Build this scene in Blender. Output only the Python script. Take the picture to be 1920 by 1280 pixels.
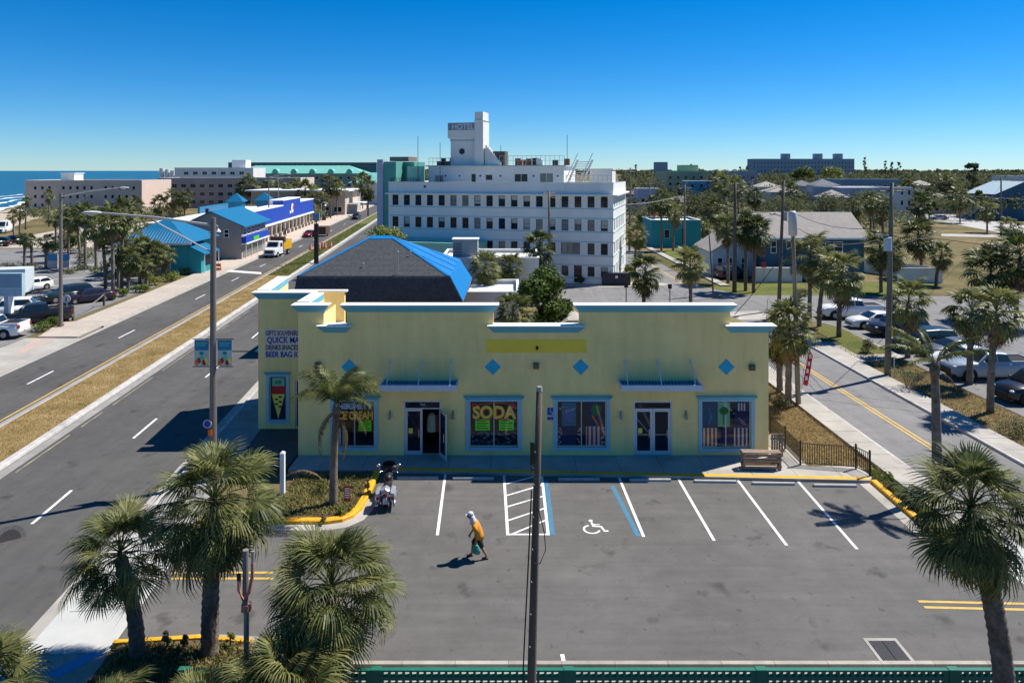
import bpy, math, random
import numpy as np
from mathutils import Vector, Matrix, Euler

for o in list(bpy.data.objects):
    bpy.data.objects.remove(o)
SC = bpy.context.scene
COL = SC.collection

# ------------------------------------------------------------------ camera, sky, sun, exposure
F, H0, CH = 1300.0, 320.0, 14.0          # focal length in photo pixels, horizon row, camera height (m)
cam_d = bpy.data.cameras.new('camera')
cam = bpy.data.objects.new('camera', cam_d)
COL.objects.link(cam)
cam.location = (0, 0, CH)
cam.rotation_euler = (math.radians(90), 0, 0)
cam_d.sensor_width = 36.0
cam_d.lens = 36.0 * F / 1920.0
cam_d.shift_y = (H0 - 640.0) / 1920.0
cam_d.clip_start = 0.1
cam_d.clip_end = 60000.0
SC.camera = cam

SUN_EL = math.radians(54)
SUN_AZ = math.atan2(0.89, 0.455)          # from +Y towards +X
sun_dir = Vector((math.sin(SUN_AZ) * math.cos(SUN_EL), math.cos(SUN_AZ) * math.cos(SUN_EL), math.sin(SUN_EL)))
world = bpy.data.worlds.new('World')
SC.world = world
world.use_nodes = True
wn = world.node_tree.nodes
wl = world.node_tree.links
wn.clear()
sky = wn.new('ShaderNodeTexSky')
sky.sky_type = 'NISHITA'
sky.sun_disc = False
sky.sun_elevation = SUN_EL
sky.sun_rotation = SUN_AZ
sky.altitude = 0
sky.air_density = 0.85
sky.dust_density = 0.0
sky.ozone_density = 10.0
tint = wn.new('ShaderNodeMix'); tint.data_type = 'RGBA'; tint.blend_type = 'MULTIPLY'; tint.inputs[0].default_value = 1.0
tint.inputs[7].default_value = (0.8, 0.92, 0.98, 1.0)      # clear-air tint, the same in every direction
hsv = wn.new('ShaderNodeHueSaturation')
hsv.inputs['Saturation'].default_value = 1.22
bg = wn.new('ShaderNodeBackground')
bg.inputs['Strength'].default_value = 0.078
wo = wn.new('ShaderNodeOutputWorld')
wl.new(sky.outputs[0], tint.inputs[6])
wl.new(tint.outputs[2], hsv.inputs['Color'])
wl.new(hsv.outputs[0], bg.inputs['Color'])
wl.new(bg.outputs[0], wo.inputs['Surface'])

sun_l = bpy.data.lights.new('sun', 'SUN')
sun_l.energy = 4.4
sun_l.angle = math.radians(0.53)
sun_l.color = (1.0, 0.95, 0.87)
sun_o = bpy.data.objects.new('sun', sun_l)
COL.objects.link(sun_o)
sun_o.location = (60, 40, 80)
sun_o.rotation_euler = (-sun_dir).to_track_quat('-Z', 'Y').to_euler()

vs = SC.view_settings
vs.view_transform = 'Standard'
vs.look = 'None'
vs.exposure = 0.7
vs.gamma = 1.0
vs.use_curve_mapping = False
SC.cycles.max_bounces = 6
SC.cycles.diffuse_bounces = 3
SC.cycles.glossy_bounces = 3
SC.cycles.transparent_max_bounces = 6

# ------------------------------------------------------------------ helpers
RNG = random.Random(7)
PI = math.pi
def V(*a): return Vector(a)
def W(px, py, z=0.0):
    """pixel of the photograph -> point of the horizontal plane at height z"""
    y = F * (CH - z) / (py - H0)
    return Vector(((px - 960.0) * y / F, y, z))
def P(px, py, y):
    """pixel -> point at distance y"""
    return Vector(((px - 960.0) * y / F, y, CH - (py - H0) * y / F))
KL, KR = -0.0885, -0.0246
def LR(u, y, z=0.0): return Vector((u + KL * y, y, z))    # along the left avenue
def RR(u, y, z=0.0): return Vector((u + KR * y, y, z))    # along the right street

class MB:
    def __init__(s):
        s.v, s.f, s.m = [], [], []
        s.mi = 0
        s.M = None
    def av(s, pts):
        n = len(s.v)
        if s.M is not None:
            pts = [s.M @ Vector(p) for p in pts]
        s.v += [tuple(p) for p in pts]
        return n
    def face(s, pts):
        n = s.av(pts)
        s.f.append(tuple(range(n, n + len(pts))))
        s.m.append(s.mi)
    def box(s, x0, x1, y0, y1, z0, z1):
        n = s.av([(x0,y0,z0),(x1,y0,z0),(x1,y1,z0),(x0,y1,z0),(x0,y0,z1),(x1,y0,z1),(x1,y1,z1),(x0,y1,z1)])
        for q in ((0,3,2,1),(4,5,6,7),(0,1,5,4),(1,2,6,5),(2,3,7,6),(3,0,4,7)):
            s.f.append(tuple(n + i for i in q)); s.m.append(s.mi)
        return s
    def cbox(s, c, sx, sy, sz):
        return s.box(c[0]-sx/2, c[0]+sx/2, c[1]-sy/2, c[1]+sy/2, c[2]-sz/2, c[2]+sz/2)
    def frustum(s, a, b):
        """a, b = (x0,x1,y0,y1,z)"""
        n = s.av([(a[0],a[2],a[4]),(a[1],a[2],a[4]),(a[1],a[3],a[4]),(a[0],a[3],a[4]),
                  (b[0],b[2],b[4]),(b[1],b[2],b[4]),(b[1],b[3],b[4]),(b[0],b[3],b[4])])
        for q in ((0,3,2,1),(4,5,6,7),(0,1,5,4),(1,2,6,5),(2,3,7,6),(3,0,4,7)):
            s.f.append(tuple(n + i for i in q)); s.m.append(s.mi)
        return s
    def prism(s, poly, z0, z1):
        k = len(poly)
        n = s.av([(p[0],p[1],z0) for p in poly] + [(p[0],p[1],z1) for p in poly])
        s.f.append(tuple(n + k + i for i in range(k))); s.m.append(s.mi)
        s.f.append(tuple(n + i for i in range(k - 1, -1, -1))); s.m.append(s.mi)
        for i in range(k):
            j = (i + 1) % k
            s.f.append((n+i, n+j, n+k+j, n+k+i)); s.m.append(s.mi)
        return s
    def rings(s, rings, cap=True, close=True):
        k = len(rings[0])
        n = s.av([p for r in rings for p in r])
        for a in range(len(rings) - 1):
            for i in range(k if close else k - 1):
                j = (i + 1) % k
                s.f.append((n+a*k+i, n+a*k+j, n+(a+1)*k+j, n+(a+1)*k+i)); s.m.append(s.mi)
        if cap:
            s.f.append(tuple(n + i for i in range(k - 1, -1, -1))); s.m.append(s.mi)
            e = n + (len(rings) - 1) * k
            s.f.append(tuple(e + i for i in range(k))); s.m.append(s.mi)
        return s
    def tube(s, path, rad, n=8, cap=True):
        path = [Vector(p) for p in path]
        if not hasattr(rad, '__len__'): rad = [rad] * len(path)
        rings = []
        for i, p in enumerate(path):
            t = (path[min(i+1, len(path)-1)] - path[max(i-1, 0)]).normalized()
            ref = Vector((0,0,1)) if abs(t.z) < 0.9 else Vector((0,1,0))
            a = t.cross(ref).normalized(); b = t.cross(a).normalized()
            rings.append([p + (a * math.cos(2*PI*k/n) + b * math.sin(2*PI*k/n)) * rad[i] for k in range(n)])
        return s.rings(rings, cap)
    def cyl(s, p0, p1, r0, r1=None, n=12):
        return s.tube([p0, p1], [r0, r0 if r1 is None else r1], n)
    def ball(s, c, rx, ry=None, rz=None, nu=10, nv=6):
        ry = rx if ry is None else ry; rz = rx if rz is None else rz
        rings = []
        for j in range(nv + 1):
            ph = -PI/2 + PI * min(max(j / nv, 0.02), 0.98)
            rings.append([(c[0]+rx*math.cos(ph)*math.cos(2*PI*i/nu), c[1]+ry*math.cos(ph)*math.sin(2*PI*i/nu), c[2]+rz*math.sin(ph)) for i in range(nu)])
        return s.rings(rings)
    def mesh(s, name, mat, smooth=False):
        me = bpy.data.meshes.new(name)
        me.from_pydata(s.v, [], s.f)
        for m in (mat if isinstance(mat, (list, tuple)) else [mat]):
            if m is not None: me.materials.append(m)
        if any(s.m): me.polygons.foreach_set('material_index', s.m)
        if smooth: me.polygons.foreach_set('use_smooth', [True] * len(me.polygons))
        me.update()
        return me
    def build(s, name, mat, parent=None, smooth=False):
        return link(name, s.mesh(name, mat, smooth), parent)

def link(name, data, parent=None, loc=None, rot=None, scale=None):
    o = bpy.data.objects.new(name, data)
    COL.objects.link(o)
    if parent is not None: o.parent = parent
    if loc is not None: o.location = loc
    if rot is not None: o.rotation_euler = rot
    if scale is not None: o.scale = scale if hasattr(scale, '__len__') else (scale,) * 3
    return o
def thing(name, label, cat, loc=(0,0,0), rz=0.0, group=None):
    o = link(name, None, None, loc, (0, 0, rz))
    o.empty_display_size = 0.2
    return tag(o, label, cat, group)
def tag(o, label=None, cat=None, group=None, kind=None):
    if label: o['label'] = label
    if cat: o['category'] = cat
    if group: o['group'] = group
    if kind: o['kind'] = kind
    return o
def struct(o): o['kind'] = 'structure'; return o
def copy_tree(src, loc=None, rz=None, label=None, parent=None):
    c = src.copy(); COL.objects.link(c)
    if parent is not None: c.parent = parent
    for ch in KIDS.get(src.name, None) or [x for x in src.children]:
        copy_tree(ch, parent=c)
    if loc is not None: c.location = loc
    if rz is not None: c.rotation_euler = (0, 0, rz)
    if label: c['label'] = label
    return c
KIDS = {}

def np_mesh(name, verts, faces, mats, midx=None, smooth=False):
    """verts (n,3) array, faces (m,k) array"""
    me = bpy.data.meshes.new(name)
    n, (m, k) = len(verts), faces.shape
    me.vertices.add(n); me.vertices.foreach_set('co', np.asarray(verts, dtype=np.float32).ravel())
    me.loops.add(m * k); me.loops.foreach_set('vertex_index', faces.astype(np.int32).ravel())
    me.polygons.add(m)
    me.polygons.foreach_set('loop_start', np.arange(0, m * k, k, dtype=np.int32))
    me.polygons.foreach_set('loop_total', np.full(m, k, dtype=np.int32))
    for mt in (mats if isinstance(mats, (list, tuple)) else [mats]): me.materials.append(mt)
    if midx is not None: me.polygons.foreach_set('material_index', midx.astype(np.int32))
    me.update(calc_edges=True)
    me.validate()
    return me

# ------------------------------------------------------------------ materials
def nodes_of(m):
    m.use_nodes = True
    return m.node_tree.nodes, m.node_tree.links, m.node_tree.nodes['Principled BSDF']
def lin(r, g, b):
    return tuple((c/255/12.92 if c/255 <= 0.04045 else ((c/255+0.055)/1.055)**2.4) for c in (r, g, b)) + (1.0,)
MATS = {}
def mat(name, col, rough=0.8, var=0.12, scale=2.0, bump=0.0, bscale=40.0, metal=0.0, spec=0.4, col2=None, thr=0.5, streak=False, orand=0.0):
    """procedural paint/stone/metal: base colour + two noise octaves, optional second colour in blotches, fine bump"""
    if name in MATS: return MATS[name]
    m = bpy.data.materials.new(name)
    N, L, B = nodes_of(m)
    B.inputs['Roughness'].default_value = rough
    B.inputs['Metallic'].default_value = metal
    B.inputs['Specular IOR Level'].default_value = spec
    geo = N.new('ShaderNodeNewGeometry')
    c4 = tuple(col[:3]) + (1,)
    mp = N.new('ShaderNodeMapping')
    if streak: mp.inputs['Scale'].default_value = (1, 1, 0.12)
    L.new(geo.outputs['Position'], mp.inputs['Vector'])
    n1 = N.new('ShaderNodeTexNoise'); n1.inputs['Scale'].default_value = scale; n1.inputs['Detail'].default_value = 6; n1.inputs['Roughness'].default_value = 0.65
    L.new(mp.outputs[0], n1.inputs['Vector'])
    mr = N.new('ShaderNodeMapRange'); mr.inputs['From Min'].default_value = 0.3; mr.inputs['From Max'].default_value = 0.7
    mr.inputs['To Min'].default_value = 1 - var; mr.inputs['To Max'].default_value = 1 + var
    L.new(n1.outputs[0], mr.inputs['Value'])
    base = None
    if col2 is not None:
        n2 = N.new('ShaderNodeTexNoise'); n2.inputs['Scale'].default_value = scale * 0.37; n2.inputs['Detail'].default_value = 8; n2.inputs['Roughness'].default_value = 0.7
        L.new(geo.outputs['Position'], n2.inputs['Vector'])
        rp = N.new('ShaderNodeValToRGB')
        rp.color_ramp.elements[0].position = thr - 0.12; rp.color_ramp.elements[0].color = c4
        rp.color_ramp.elements[1].position = thr + 0.12; rp.color_ramp.elements[1].color = tuple(col2[:3]) + (1,)
        L.new(n2.outputs[0], rp.inputs[0]); base = rp.outputs[0]
    mx = N.new('ShaderNodeMix'); mx.data_type = 'RGBA'; mx.blend_type = 'MULTIPLY'; mx.inputs[0].default_value = 1
    if base is not None: L.new(base, mx.inputs[6])
    else: mx.inputs[6].default_value = c4
    L.new(mr.outputs[0], mx.inputs[7])
    out = mx.outputs[2]
    if orand > 0:
        oi = N.new('ShaderNodeObjectInfo')
        r2 = N.new('ShaderNodeMapRange'); r2.inputs['To Min'].default_value = 1 - orand; r2.inputs['To Max'].default_value = 1 + orand
        L.new(oi.outputs['Random'], r2.inputs['Value'])
        m2 = N.new('ShaderNodeMix'); m2.data_type = 'RGBA'; m2.blend_type = 'MULTIPLY'; m2.inputs[0].default_value = 1
        L.new(out, m2.inputs[6]); L.new(r2.outputs[0], m2.inputs[7]); out = m2.outputs[2]
    L.new(out, B.inputs['Base Color'])
    if bump > 0:
        nb = N.new('ShaderNodeTexNoise'); nb.inputs['Scale'].default_value = bscale; nb.inputs['Detail'].default_value = 4
        L.new(geo.outputs['Position'], nb.inputs['Vector'])
        bp = N.new('ShaderNodeBump'); bp.inputs['Strength'].default_value = bump; bp.inputs['Distance'].default_value = 0.02
        L.new(nb.outputs[0], bp.inputs['Height']); L.new(bp.outputs[0], B.inputs['Normal'])
    MATS[name] = m
    return m

def leaf_mat(name, col, col2, rough=0.45, trans=0.25, scale=3.0):
    if name in MATS: return MATS[name]
    m = bpy.data.materials.new(name)
    N, L, B = nodes_of(m)
    out = N['Material Output']
    geo = N.new('ShaderNodeNewGeometry')
    oi = N.new('ShaderNodeObjectInfo')
    n1 = N.new('ShaderNodeTexNoise'); n1.inputs['Scale'].default_value = scale; n1.inputs['Detail'].default_value = 3
    L.new(geo.outputs['Position'], n1.inputs['Vector'])
    ad = N.new('ShaderNodeMath'); ad.operation = 'ADD'
    mu = N.new('ShaderNodeMath'); mu.operation = 'MULTIPLY_ADD'; mu.inputs[1].default_value = 0.5; mu.inputs[2].default_value = -0.25
    L.new(oi.outputs['Random'], mu.inputs[0]); L.new(n1.outputs[0], ad.inputs[0]); L.new(mu.outputs[0], ad.inputs[1])
    ri = N.new('ShaderNodeMath'); ri.operation = 'MULTIPLY_ADD'; ri.inputs[1].default_value = 0.5; ri.inputs[2].default_value = -0.25
    L.new(geo.outputs['Random Per Island'], ri.inputs[0])
    a2 = N.new('ShaderNodeMath'); a2.operation = 'ADD'; L.new(ad.outputs[0], a2.inputs[0]); L.new(ri.outputs[0], a2.inputs[1])
    rp = N.new('ShaderNodeValToRGB')
    rp.color_ramp.elements[0].position = 0.25; rp.color_ramp.elements[0].color = tuple(col) + (1,)
    rp.color_ramp.elements[1].position = 0.8; rp.color_ramp.elements[1].color = tuple(col2) + (1,)
    L.new(a2.outputs[0], rp.inputs[0]); L.new(rp.outputs[0], B.inputs['Base Color'])
    B.inputs['Roughness'].default_value = rough
    B.inputs['Specular IOR Level'].default_value = 0.22
    tr = N.new('ShaderNodeBsdfTranslucent'); L.new(rp.outputs[0], tr.inputs['Color'])
    ms = N.new('ShaderNodeMixShader'); ms.inputs[0].default_value = trans
    L.new(B.outputs[0], ms.inputs[1]); L.new(tr.outputs[0], ms.inputs[2]); L.new(ms.outputs[0], out.inputs['Surface'])
    MATS[name] = m
    return m

def asphalt_mat(name, col, wear, patch=0.5, axis=None, period=1.6):
    m = bpy.data.materials.new(name); N, L, B = nodes_of(m); MATS[name] = m
    geo = N.new('ShaderNodeNewGeometry')
    def noise(s, d=6, r=0.6, vec=None):
        n = N.new('ShaderNodeTexNoise'); n.inputs['Scale'].default_value = s; n.inputs['Detail'].default_value = d; n.inputs['Roughness'].default_value = r
        L.new(vec or geo.outputs['Position'], n.inputs['Vector']); return n.outputs[0]
    def rng(x, a, b, c, d):
        r = N.new('ShaderNodeMapRange'); r.inputs[1].default_value = a; r.inputs[2].default_value = b; r.inputs[3].default_value = c; r.inputs[4].default_value = d
        L.new(x, r.inputs[0]); return r.outputs[0]
    def mul(a, b):
        x = N.new('ShaderNodeMix'); x.data_type = 'RGBA'; x.blend_type = 'MULTIPLY'; x.inputs[0].default_value = 1
        L.new(a, x.inputs[6]) if not isinstance(a, tuple) else setattr(x.inputs[6], 'default_value', a)
        L.new(b, x.inputs[7]); return x.outputs[2]
    big = noise(0.12, 5, 0.6)
    rp = N.new('ShaderNodeValToRGB')
    rp.color_ramp.elements[0].position = 0.35; rp.color_ramp.elements[0].color = col
    rp.color_ramp.elements[1].position = 0.7; rp.color_ramp.elements[1].color = wear
    L.new(big, rp.inputs[0])
    c = mul(rp.outputs[0], rng(noise(1.1, 8, 0.7), 0.25, 0.75, 0.84, 1.14))
    c = mul(c, rng(noise(60, 2, 0.5), 0.3, 0.7, 0.84, 1.16))
    c = mul(c, rng(noise(9, 5, 0.65), 0.28, 0.42, 0.86, 1.0))
    # stretched drag and tyre marks
    mp = N.new('ShaderNodeMapping'); mp.inputs['Scale'].default_value = (0.25, 2.2, 1) if axis != 'y' else (1.7, 0.06, 1)
    if axis == 'y': mp.inputs['Rotation'].default_value = (0, 0, -0.088)
    L.new(geo.outputs['Position'], mp.inputs['Vector'])
    c = mul(c, rng(noise(1.0, 5, 0.6, mp.outputs[0]), 0.3, 0.7, 0.9, 1.09))
    # oil drips
    st = rng(noise(0.8, 3, 0.5), 0.62, 0.72, 1.0, 0.6)
    c = mul(c, rng(noise(3.1, 2, 0.4), 0.68, 0.74, 1.0, 0.72))
    c = mul(c, st)
    # hairline cracks
    vo = N.new('ShaderNodeTexVoronoi'); vo.feature = 'DISTANCE_TO_EDGE'; vo.inputs['Scale'].default_value = 0.16
    nz = N.new('ShaderNodeTexNoise'); nz.inputs['Scale'].default_value = 0.9; nz.inputs['Detail'].default_value = 5
    L.new(geo.outputs['Position'], nz.inputs['Vector'])
    av = N.new('ShaderNodeVectorMath'); av.operation = 'MULTIPLY_ADD'; av.inputs[1].default_value = (1.6, 1.6, 0)
    L.new(nz.outputs['Color'], av.inputs[0]); L.new(geo.outputs['Position'], av.inputs[2]); L.new(av.outputs[0], vo.inputs['Vector'])
    c = mul(c, rng(vo.outputs['Distance'], 0.0, 0.003, 0.86, 1.0))
    L.new(c, B.inputs['Base Color'])
    B.inputs['Roughness'].default_value = 0.9
    B.inputs['Specular IOR Level'].default_value = 0.25
    bp = N.new('ShaderNodeBump'); bp.inputs['Strength'].default_value = 0.35; bp.inputs['Distance'].default_value = 0.01
    L.new(noise(90, 2), bp.inputs['Height']); L.new(bp.outputs[0], B.inputs['Normal'])
    return m

def ground_mat(name, cols, scale=0.25):
    """soil / turf: three colours mixed by noise at several sizes"""
    m = bpy.data.materials.new(name); N, L, B = nodes_of(m); MATS[name] = m
    geo = N.new('ShaderNodeNewGeometry')
    def noise(s, d=8, r=0.68):
        n = N.new('ShaderNodeTexNoise'); n.inputs['Scale'].default_value = s; n.inputs['Detail'].default_value = d; n.inputs['Roughness'].default_value = r
        L.new(geo.outputs['Position'], n.inputs['Vector']); return n.outputs[0]
    rp = N.new('ShaderNodeValToRGB'); e = rp.color_ramp.elements
    e[0].position = 0.32; e[0].color = tuple(cols[0]) + (1,)
    e[1].position = 0.68; e[1].color = tuple(cols[2]) + (1,)
    x = e.new(0.5); x.color = tuple(cols[1]) + (1,)
    L.new(noise(scale), rp.inputs[0])
    r = N.new('ShaderNodeMapRange'); r.inputs[1].default_value = 0.25; r.inputs[2].default_value = 0.75; r.inputs[3].default_value = 0.6; r.inputs[4].default_value = 1.35
    L.new(noise(14, 6, 0.75), r.inputs[0])
    mx = N.new('ShaderNodeMix'); mx.data_type = 'RGBA'; mx.blend_type = 'MULTIPLY'; mx.inputs[0].default_value = 1
    L.new(rp.outputs[0], mx.inputs[6]); L.new(r.outputs[0], mx.inputs[7]); L.new(mx.outputs[2], B.inputs['Base Color'])
    B.inputs['Roughness'].default_value = 0.95; B.inputs['Specular IOR Level'].default_value = 0.1
    bp = N.new('ShaderNodeBump'); bp.inputs['Strength'].default_value = 0.6; bp.inputs['Distance'].default_value = 0.05
    L.new(noise(30, 3), bp.inputs['Height']); L.new(bp.outputs[0], B.inputs['Normal'])
    return m

M_LOT = asphalt_mat("lot asphalt", (0.104, 0.100, 0.094, 1), (0.138, 0.132, 0.124, 1))
M_ROAD = asphalt_mat('road asphalt', (0.077, 0.074, 0.070, 1), (0.108, 0.104, 0.098, 1), axis='y')
M_STREET = asphalt_mat('side street asphalt', (0.17, 0.167, 0.165, 1), (0.22, 0.215, 0.21, 1), axis='y')
M_GROUND = ground_mat('dry ground', [(0.085, 0.085, 0.03), (0.16, 0.13, 0.06), (0.23, 0.175, 0.095)], 0.07)
M_DRY = ground_mat('dry median turf', [(0.17, 0.125, 0.045), (0.27, 0.19, 0.078), (0.36, 0.255, 0.125)], 0.5)
M_LAWN = ground_mat('green turf', [(0.07, 0.10, 0.022), (0.12, 0.135, 0.035), (0.19, 0.16, 0.06)], 0.3)
M_MULCH = ground_mat('planting bed soil', [(0.06, 0.04, 0.022), (0.13, 0.09, 0.05), (0.21, 0.155, 0.09)], 1.1)
M_SAND = mat('beach sand', (0.42, 0.35, 0.26), 0.95, 0.15, 0.5)
M_CONC = mat('pale concrete', (0.40, 0.375, 0.33), 0.9, 0.14, 0.8, 0.15, 60, col2=(0.32, 0.30, 0.265))
M_CONCD = mat('grey concrete', (0.30, 0.29, 0.275), 0.9, 0.16, 1.2, 0.15, 60, col2=(0.22, 0.215, 0.2))
M_KERB = mat('kerb concrete', (0.47, 0.455, 0.43), 0.9, 0.2, 1.4, 0.15, 60, col2=(0.33, 0.32, 0.3), thr=0.58)
M_PINK = mat('pinkish pavers', (0.46, 0.345, 0.28), 0.9, 0.15, 2.5, col2=(0.40, 0.32, 0.27))
M_YPAINT = mat('yellow kerb paint', (0.76, 0.37, 0.012), 0.6, 0.15, 3.0, col2=(0.5, 0.25, 0.02), thr=0.62)
M_WLINE = mat('white road paint', (0.76, 0.76, 0.74), 0.7, 0.14, 6.0, col2=(0.36, 0.36, 0.35), thr=0.63)
M_YLINE = mat('yellow road paint', (0.62, 0.38, 0.06), 0.7, 0.15, 4.0, col2=(0.4, 0.28, 0.1), thr=0.6)
M_BLINE = mat('blue road paint', (0.05, 0.17, 0.27), 0.7, 0.12, 5.0)
M_STUCCO = mat('pale yellow stucco', (0.98, 0.735, 0.30), 0.9, 0.11, 0.9, 0.25, 70, streak=True, col2=(0.86, 0.64, 0.255), thr=0.56)
M_STUCCO2 = mat('mustard repaint', (0.93, 0.66, 0.07), 0.9, 0.05, 1.0, 0.25, 70)
M_TRIM = mat('sky blue trim', (0.13, 0.42, 0.56), 0.65, 0.06, 1.5)
M_TRIML = mat('light blue trim', (0.32, 0.53, 0.62), 0.65, 0.06, 1.5)
M_DIAM = mat('bright blue tile', (0.008, 0.40, 0.62), 0.5, 0.05, 3)
M_WHITE = mat('white paint', (0.80, 0.80, 0.78), 0.6, 0.06, 1.0)
M_OFFW = mat('off white paint', (0.66, 0.65, 0.62), 0.75, 0.08, 0.7, streak=True)
M_ALU = mat('door aluminium', (0.58, 0.62, 0.68), 0.4, 0.05, 3, metal=0.3)
M_GLASS = mat('dark window glass', (0.010, 0.017, 0.026), 0.06, 0.3, 0.7, spec=0.28)
M_GLASSB = mat('glass with blinds', (0.16, 0.17, 0.16), 0.15, 0.35, 1.1, spec=0.5)
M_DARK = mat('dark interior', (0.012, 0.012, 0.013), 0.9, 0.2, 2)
M_BLACK = mat('black metal', (0.018, 0.016, 0.015), 0.45, 0.15, 4)
M_GALV = mat('galvanised steel', (0.36, 0.34, 0.32), 0.5, 0.12, 2.0, metal=0.35, streak=True)
M_WOODP = mat('weathered pole timber', (0.12, 0.097, 0.075), 0.9, 0.3, 3.0, 0.5, 25, streak=True)
M_WOODG = mat('grey pole timber', (0.20, 0.17, 0.135), 0.9, 0.25, 3.0, 0.4, 25, streak=True)
M_PLANK = mat('weathered planks', (0.27, 0.20, 0.14), 0.85, 0.25, 4.0, 0.3, 30, orand=0.2)
M_SHING = mat('charcoal shingles', (0.075, 0.082, 0.09), 0.9, 0.35, 9.0, 0.6, 30, col2=(0.05, 0.055, 0.062))
M_TARP = mat('bright blue tarp', (0.001, 0.175, 0.47), 0.45, 0.08, 0.8, 0.3, 3)
M_BRICK = mat('brown brick', (0.17, 0.075, 0.035), 0.9, 0.25, 6)
M_RUBBER = mat('black rubber', (0.014, 0.014, 0.015), 0.8, 0.2, 6)
M_CHROME = mat('chrome', (0.7, 0.7, 0.72), 0.18, 0.05, 5, metal=1.0)
M_RED = mat('red plastic', (0.42, 0.012, 0.012), 0.35, 0.1, 5)
M_BARK = mat('palm bark', (0.105, 0.078, 0.055), 0.95, 0.4, 7.0, 0.9, 22, col2=(0.19, 0.155, 0.12))
M_BARKG = mat('grey palm trunk', (0.22, 0.185, 0.15), 0.95, 0.3, 5.0, 0.6, 22, col2=(0.13, 0.105, 0.085))
M_PALM = leaf_mat('sabal leaf', (0.046, 0.066, 0.017), (0.235, 0.235, 0.08), 0.48, 0.28, 2.0)
M_PALMD = leaf_mat('dry palm leaf', (0.13, 0.085, 0.045), (0.27, 0.20, 0.115), 0.7, 0.15, 2.5)
M_PALMY = leaf_mat('yellowing palm leaf', (0.085, 0.10, 0.02), (0.24, 0.21, 0.07), 0.5, 0.2, 2.5)
M_QUEEN = leaf_mat('queen palm leaf', (0.06, 0.08, 0.018), (0.23, 0.23, 0.07), 0.42, 0.25, 2.0)
M_LEAF = leaf_mat('broad leaf', (0.025, 0.055, 0.01), (0.13, 0.19, 0.03), 0.5, 0.3, 1.2)
M_LEAFD = leaf_mat('dull leaf', (0.08, 0.094, 0.042), (0.22, 0.225, 0.108), 0.85, 0.4, 0.05)
M_LEAFY = leaf_mat('yellow green leaf', (0.08, 0.125, 0.018), (0.24, 0.26, 0.06), 0.55, 0.3, 1.0)
M_GRASSB = leaf_mat('dry grass blade', (0.28, 0.20, 0.085), (0.50, 0.38, 0.19), 0.8, 0.35, 1.0)
M_GRASSG = leaf_mat('green grass blade', (0.09, 0.13, 0.03), (0.26, 0.25, 0.08), 0.7, 0.35, 1.0)

# ================================================================== THE SETTING
def sheet(name, pts, z, m, parent=None, kind='structure'):
    b = MB(); b.face([(p[0], p[1], z) for p in pts])
    o = b.build(name, m, parent)
    # make sure it faces up
    if o.data.polygons[0].normal.z < 0: o.data.flip_normals()
    if parent is None and kind: o['kind'] = kind
    return o
def strip(fr, u0, u1, y0, y1): return [fr(u0, y0), fr(u1, y0), fr(u1, y1), fr(u0, y1)]

coast = [(-120, -300), (-133, 0), (-160, 180), (-178, 240), (-225, 330), (-330, 700), (-900, 3500), (-5200, 26000), (-5600, 45000)]
sheet('ground', coast[::-1] + [(-120, -300), (30000, -300), (30000, 45000)], -0.03, M_GROUND)
sea_m = bpy.data.materials.new('sea water'); N, L, B = nodes_of(sea_m)
B.inputs['Roughness'].default_value = 0.28; B.inputs['IOR'].default_value = 1.33
geo = N.new('ShaderNodeNewGeometry')
mp = N.new('ShaderNodeMapping'); mp.inputs['Scale'].default_value = (0.02, 0.006, 1); L.new(geo.outputs['Position'], mp.inputs['Vector'])
ns = N.new('ShaderNodeTexNoise'); ns.inputs['Scale'].default_value = 1.0; ns.inputs['Detail'].default_value = 6; L.new(mp.outputs[0], ns.inputs['Vector'])
rp = N.new('ShaderNodeValToRGB'); rp.color_ramp.elements[0].position = 0.3; rp.color_ramp.elements[0].color = (0.004, 0.055, 0.10, 1)
rp.color_ramp.elements[1].position = 0.75; rp.color_ramp.elements[1].color = (0.012, 0.12, 0.17, 1)
L.new(ns.outputs[0], rp.inputs[0]); L.new(rp.outputs[0], B.inputs['Base Color'])
n2 = N.new('ShaderNodeTexNoise'); n2.inputs['Scale'].default_value = 0.35; n2.inputs['Detail'].default_value = 8; L.new(geo.outputs['Position'], n2.inputs['Vector'])
bp = N.new('ShaderNodeBump'); bp.inputs['Strength'].default_value = 0.6; bp.inputs['Distance'].default_value = 0.6
L.new(n2.outputs[0], bp.inputs['Height']); L.new(bp.outputs[0], B.inputs['Normal'])
sheet('sea', coast + [(-40000, 45000), (-40000, -300)], -0.05, sea_m)
# beach sand band and breaking surf
sheet('beach', [(-104, 100), (-118, 160), (-138, 200), (-150, 240), (-190, 330), (-300, 700), (-320, 700), (-224, 330), (-176, 240), (-157, 180), (-140, 100)], -0.02, M_SAND)
M_FOAM = mat('surf foam', (0.75, 0.80, 0.82), 0.7, 0.3, 0.4, col2=(0.25, 0.42, 0.48), thr=0.55)
r = random.Random(3)
for k, (off, wd) in enumerate(((2, 5), (11, 4), (22, 5), (36, 4))):
    pts_a, pts_b = [], []
    for i in range(41):
        t = i / 40; y = 150 + 260 * t
        x = np.interp(y, [100, 180, 240, 330, 420], [-140, -157, -176, -224, -255]) - off + r.uniform(-1.5, 1.5)
        pts_a.append((x, y)); pts_b.append((x - wd * r.uniform(0.35, 1.2), y + 1))
    b = MB()
    for i in range(40):
        b.face([pts_b[i] + (0.04,), pts_a[i] + (0.04,), pts_a[i+1] + (0.04,), pts_b[i+1] + (0.04,)])
    o = b.build('surf', M_FOAM); o['kind'] = 'structure'

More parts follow.
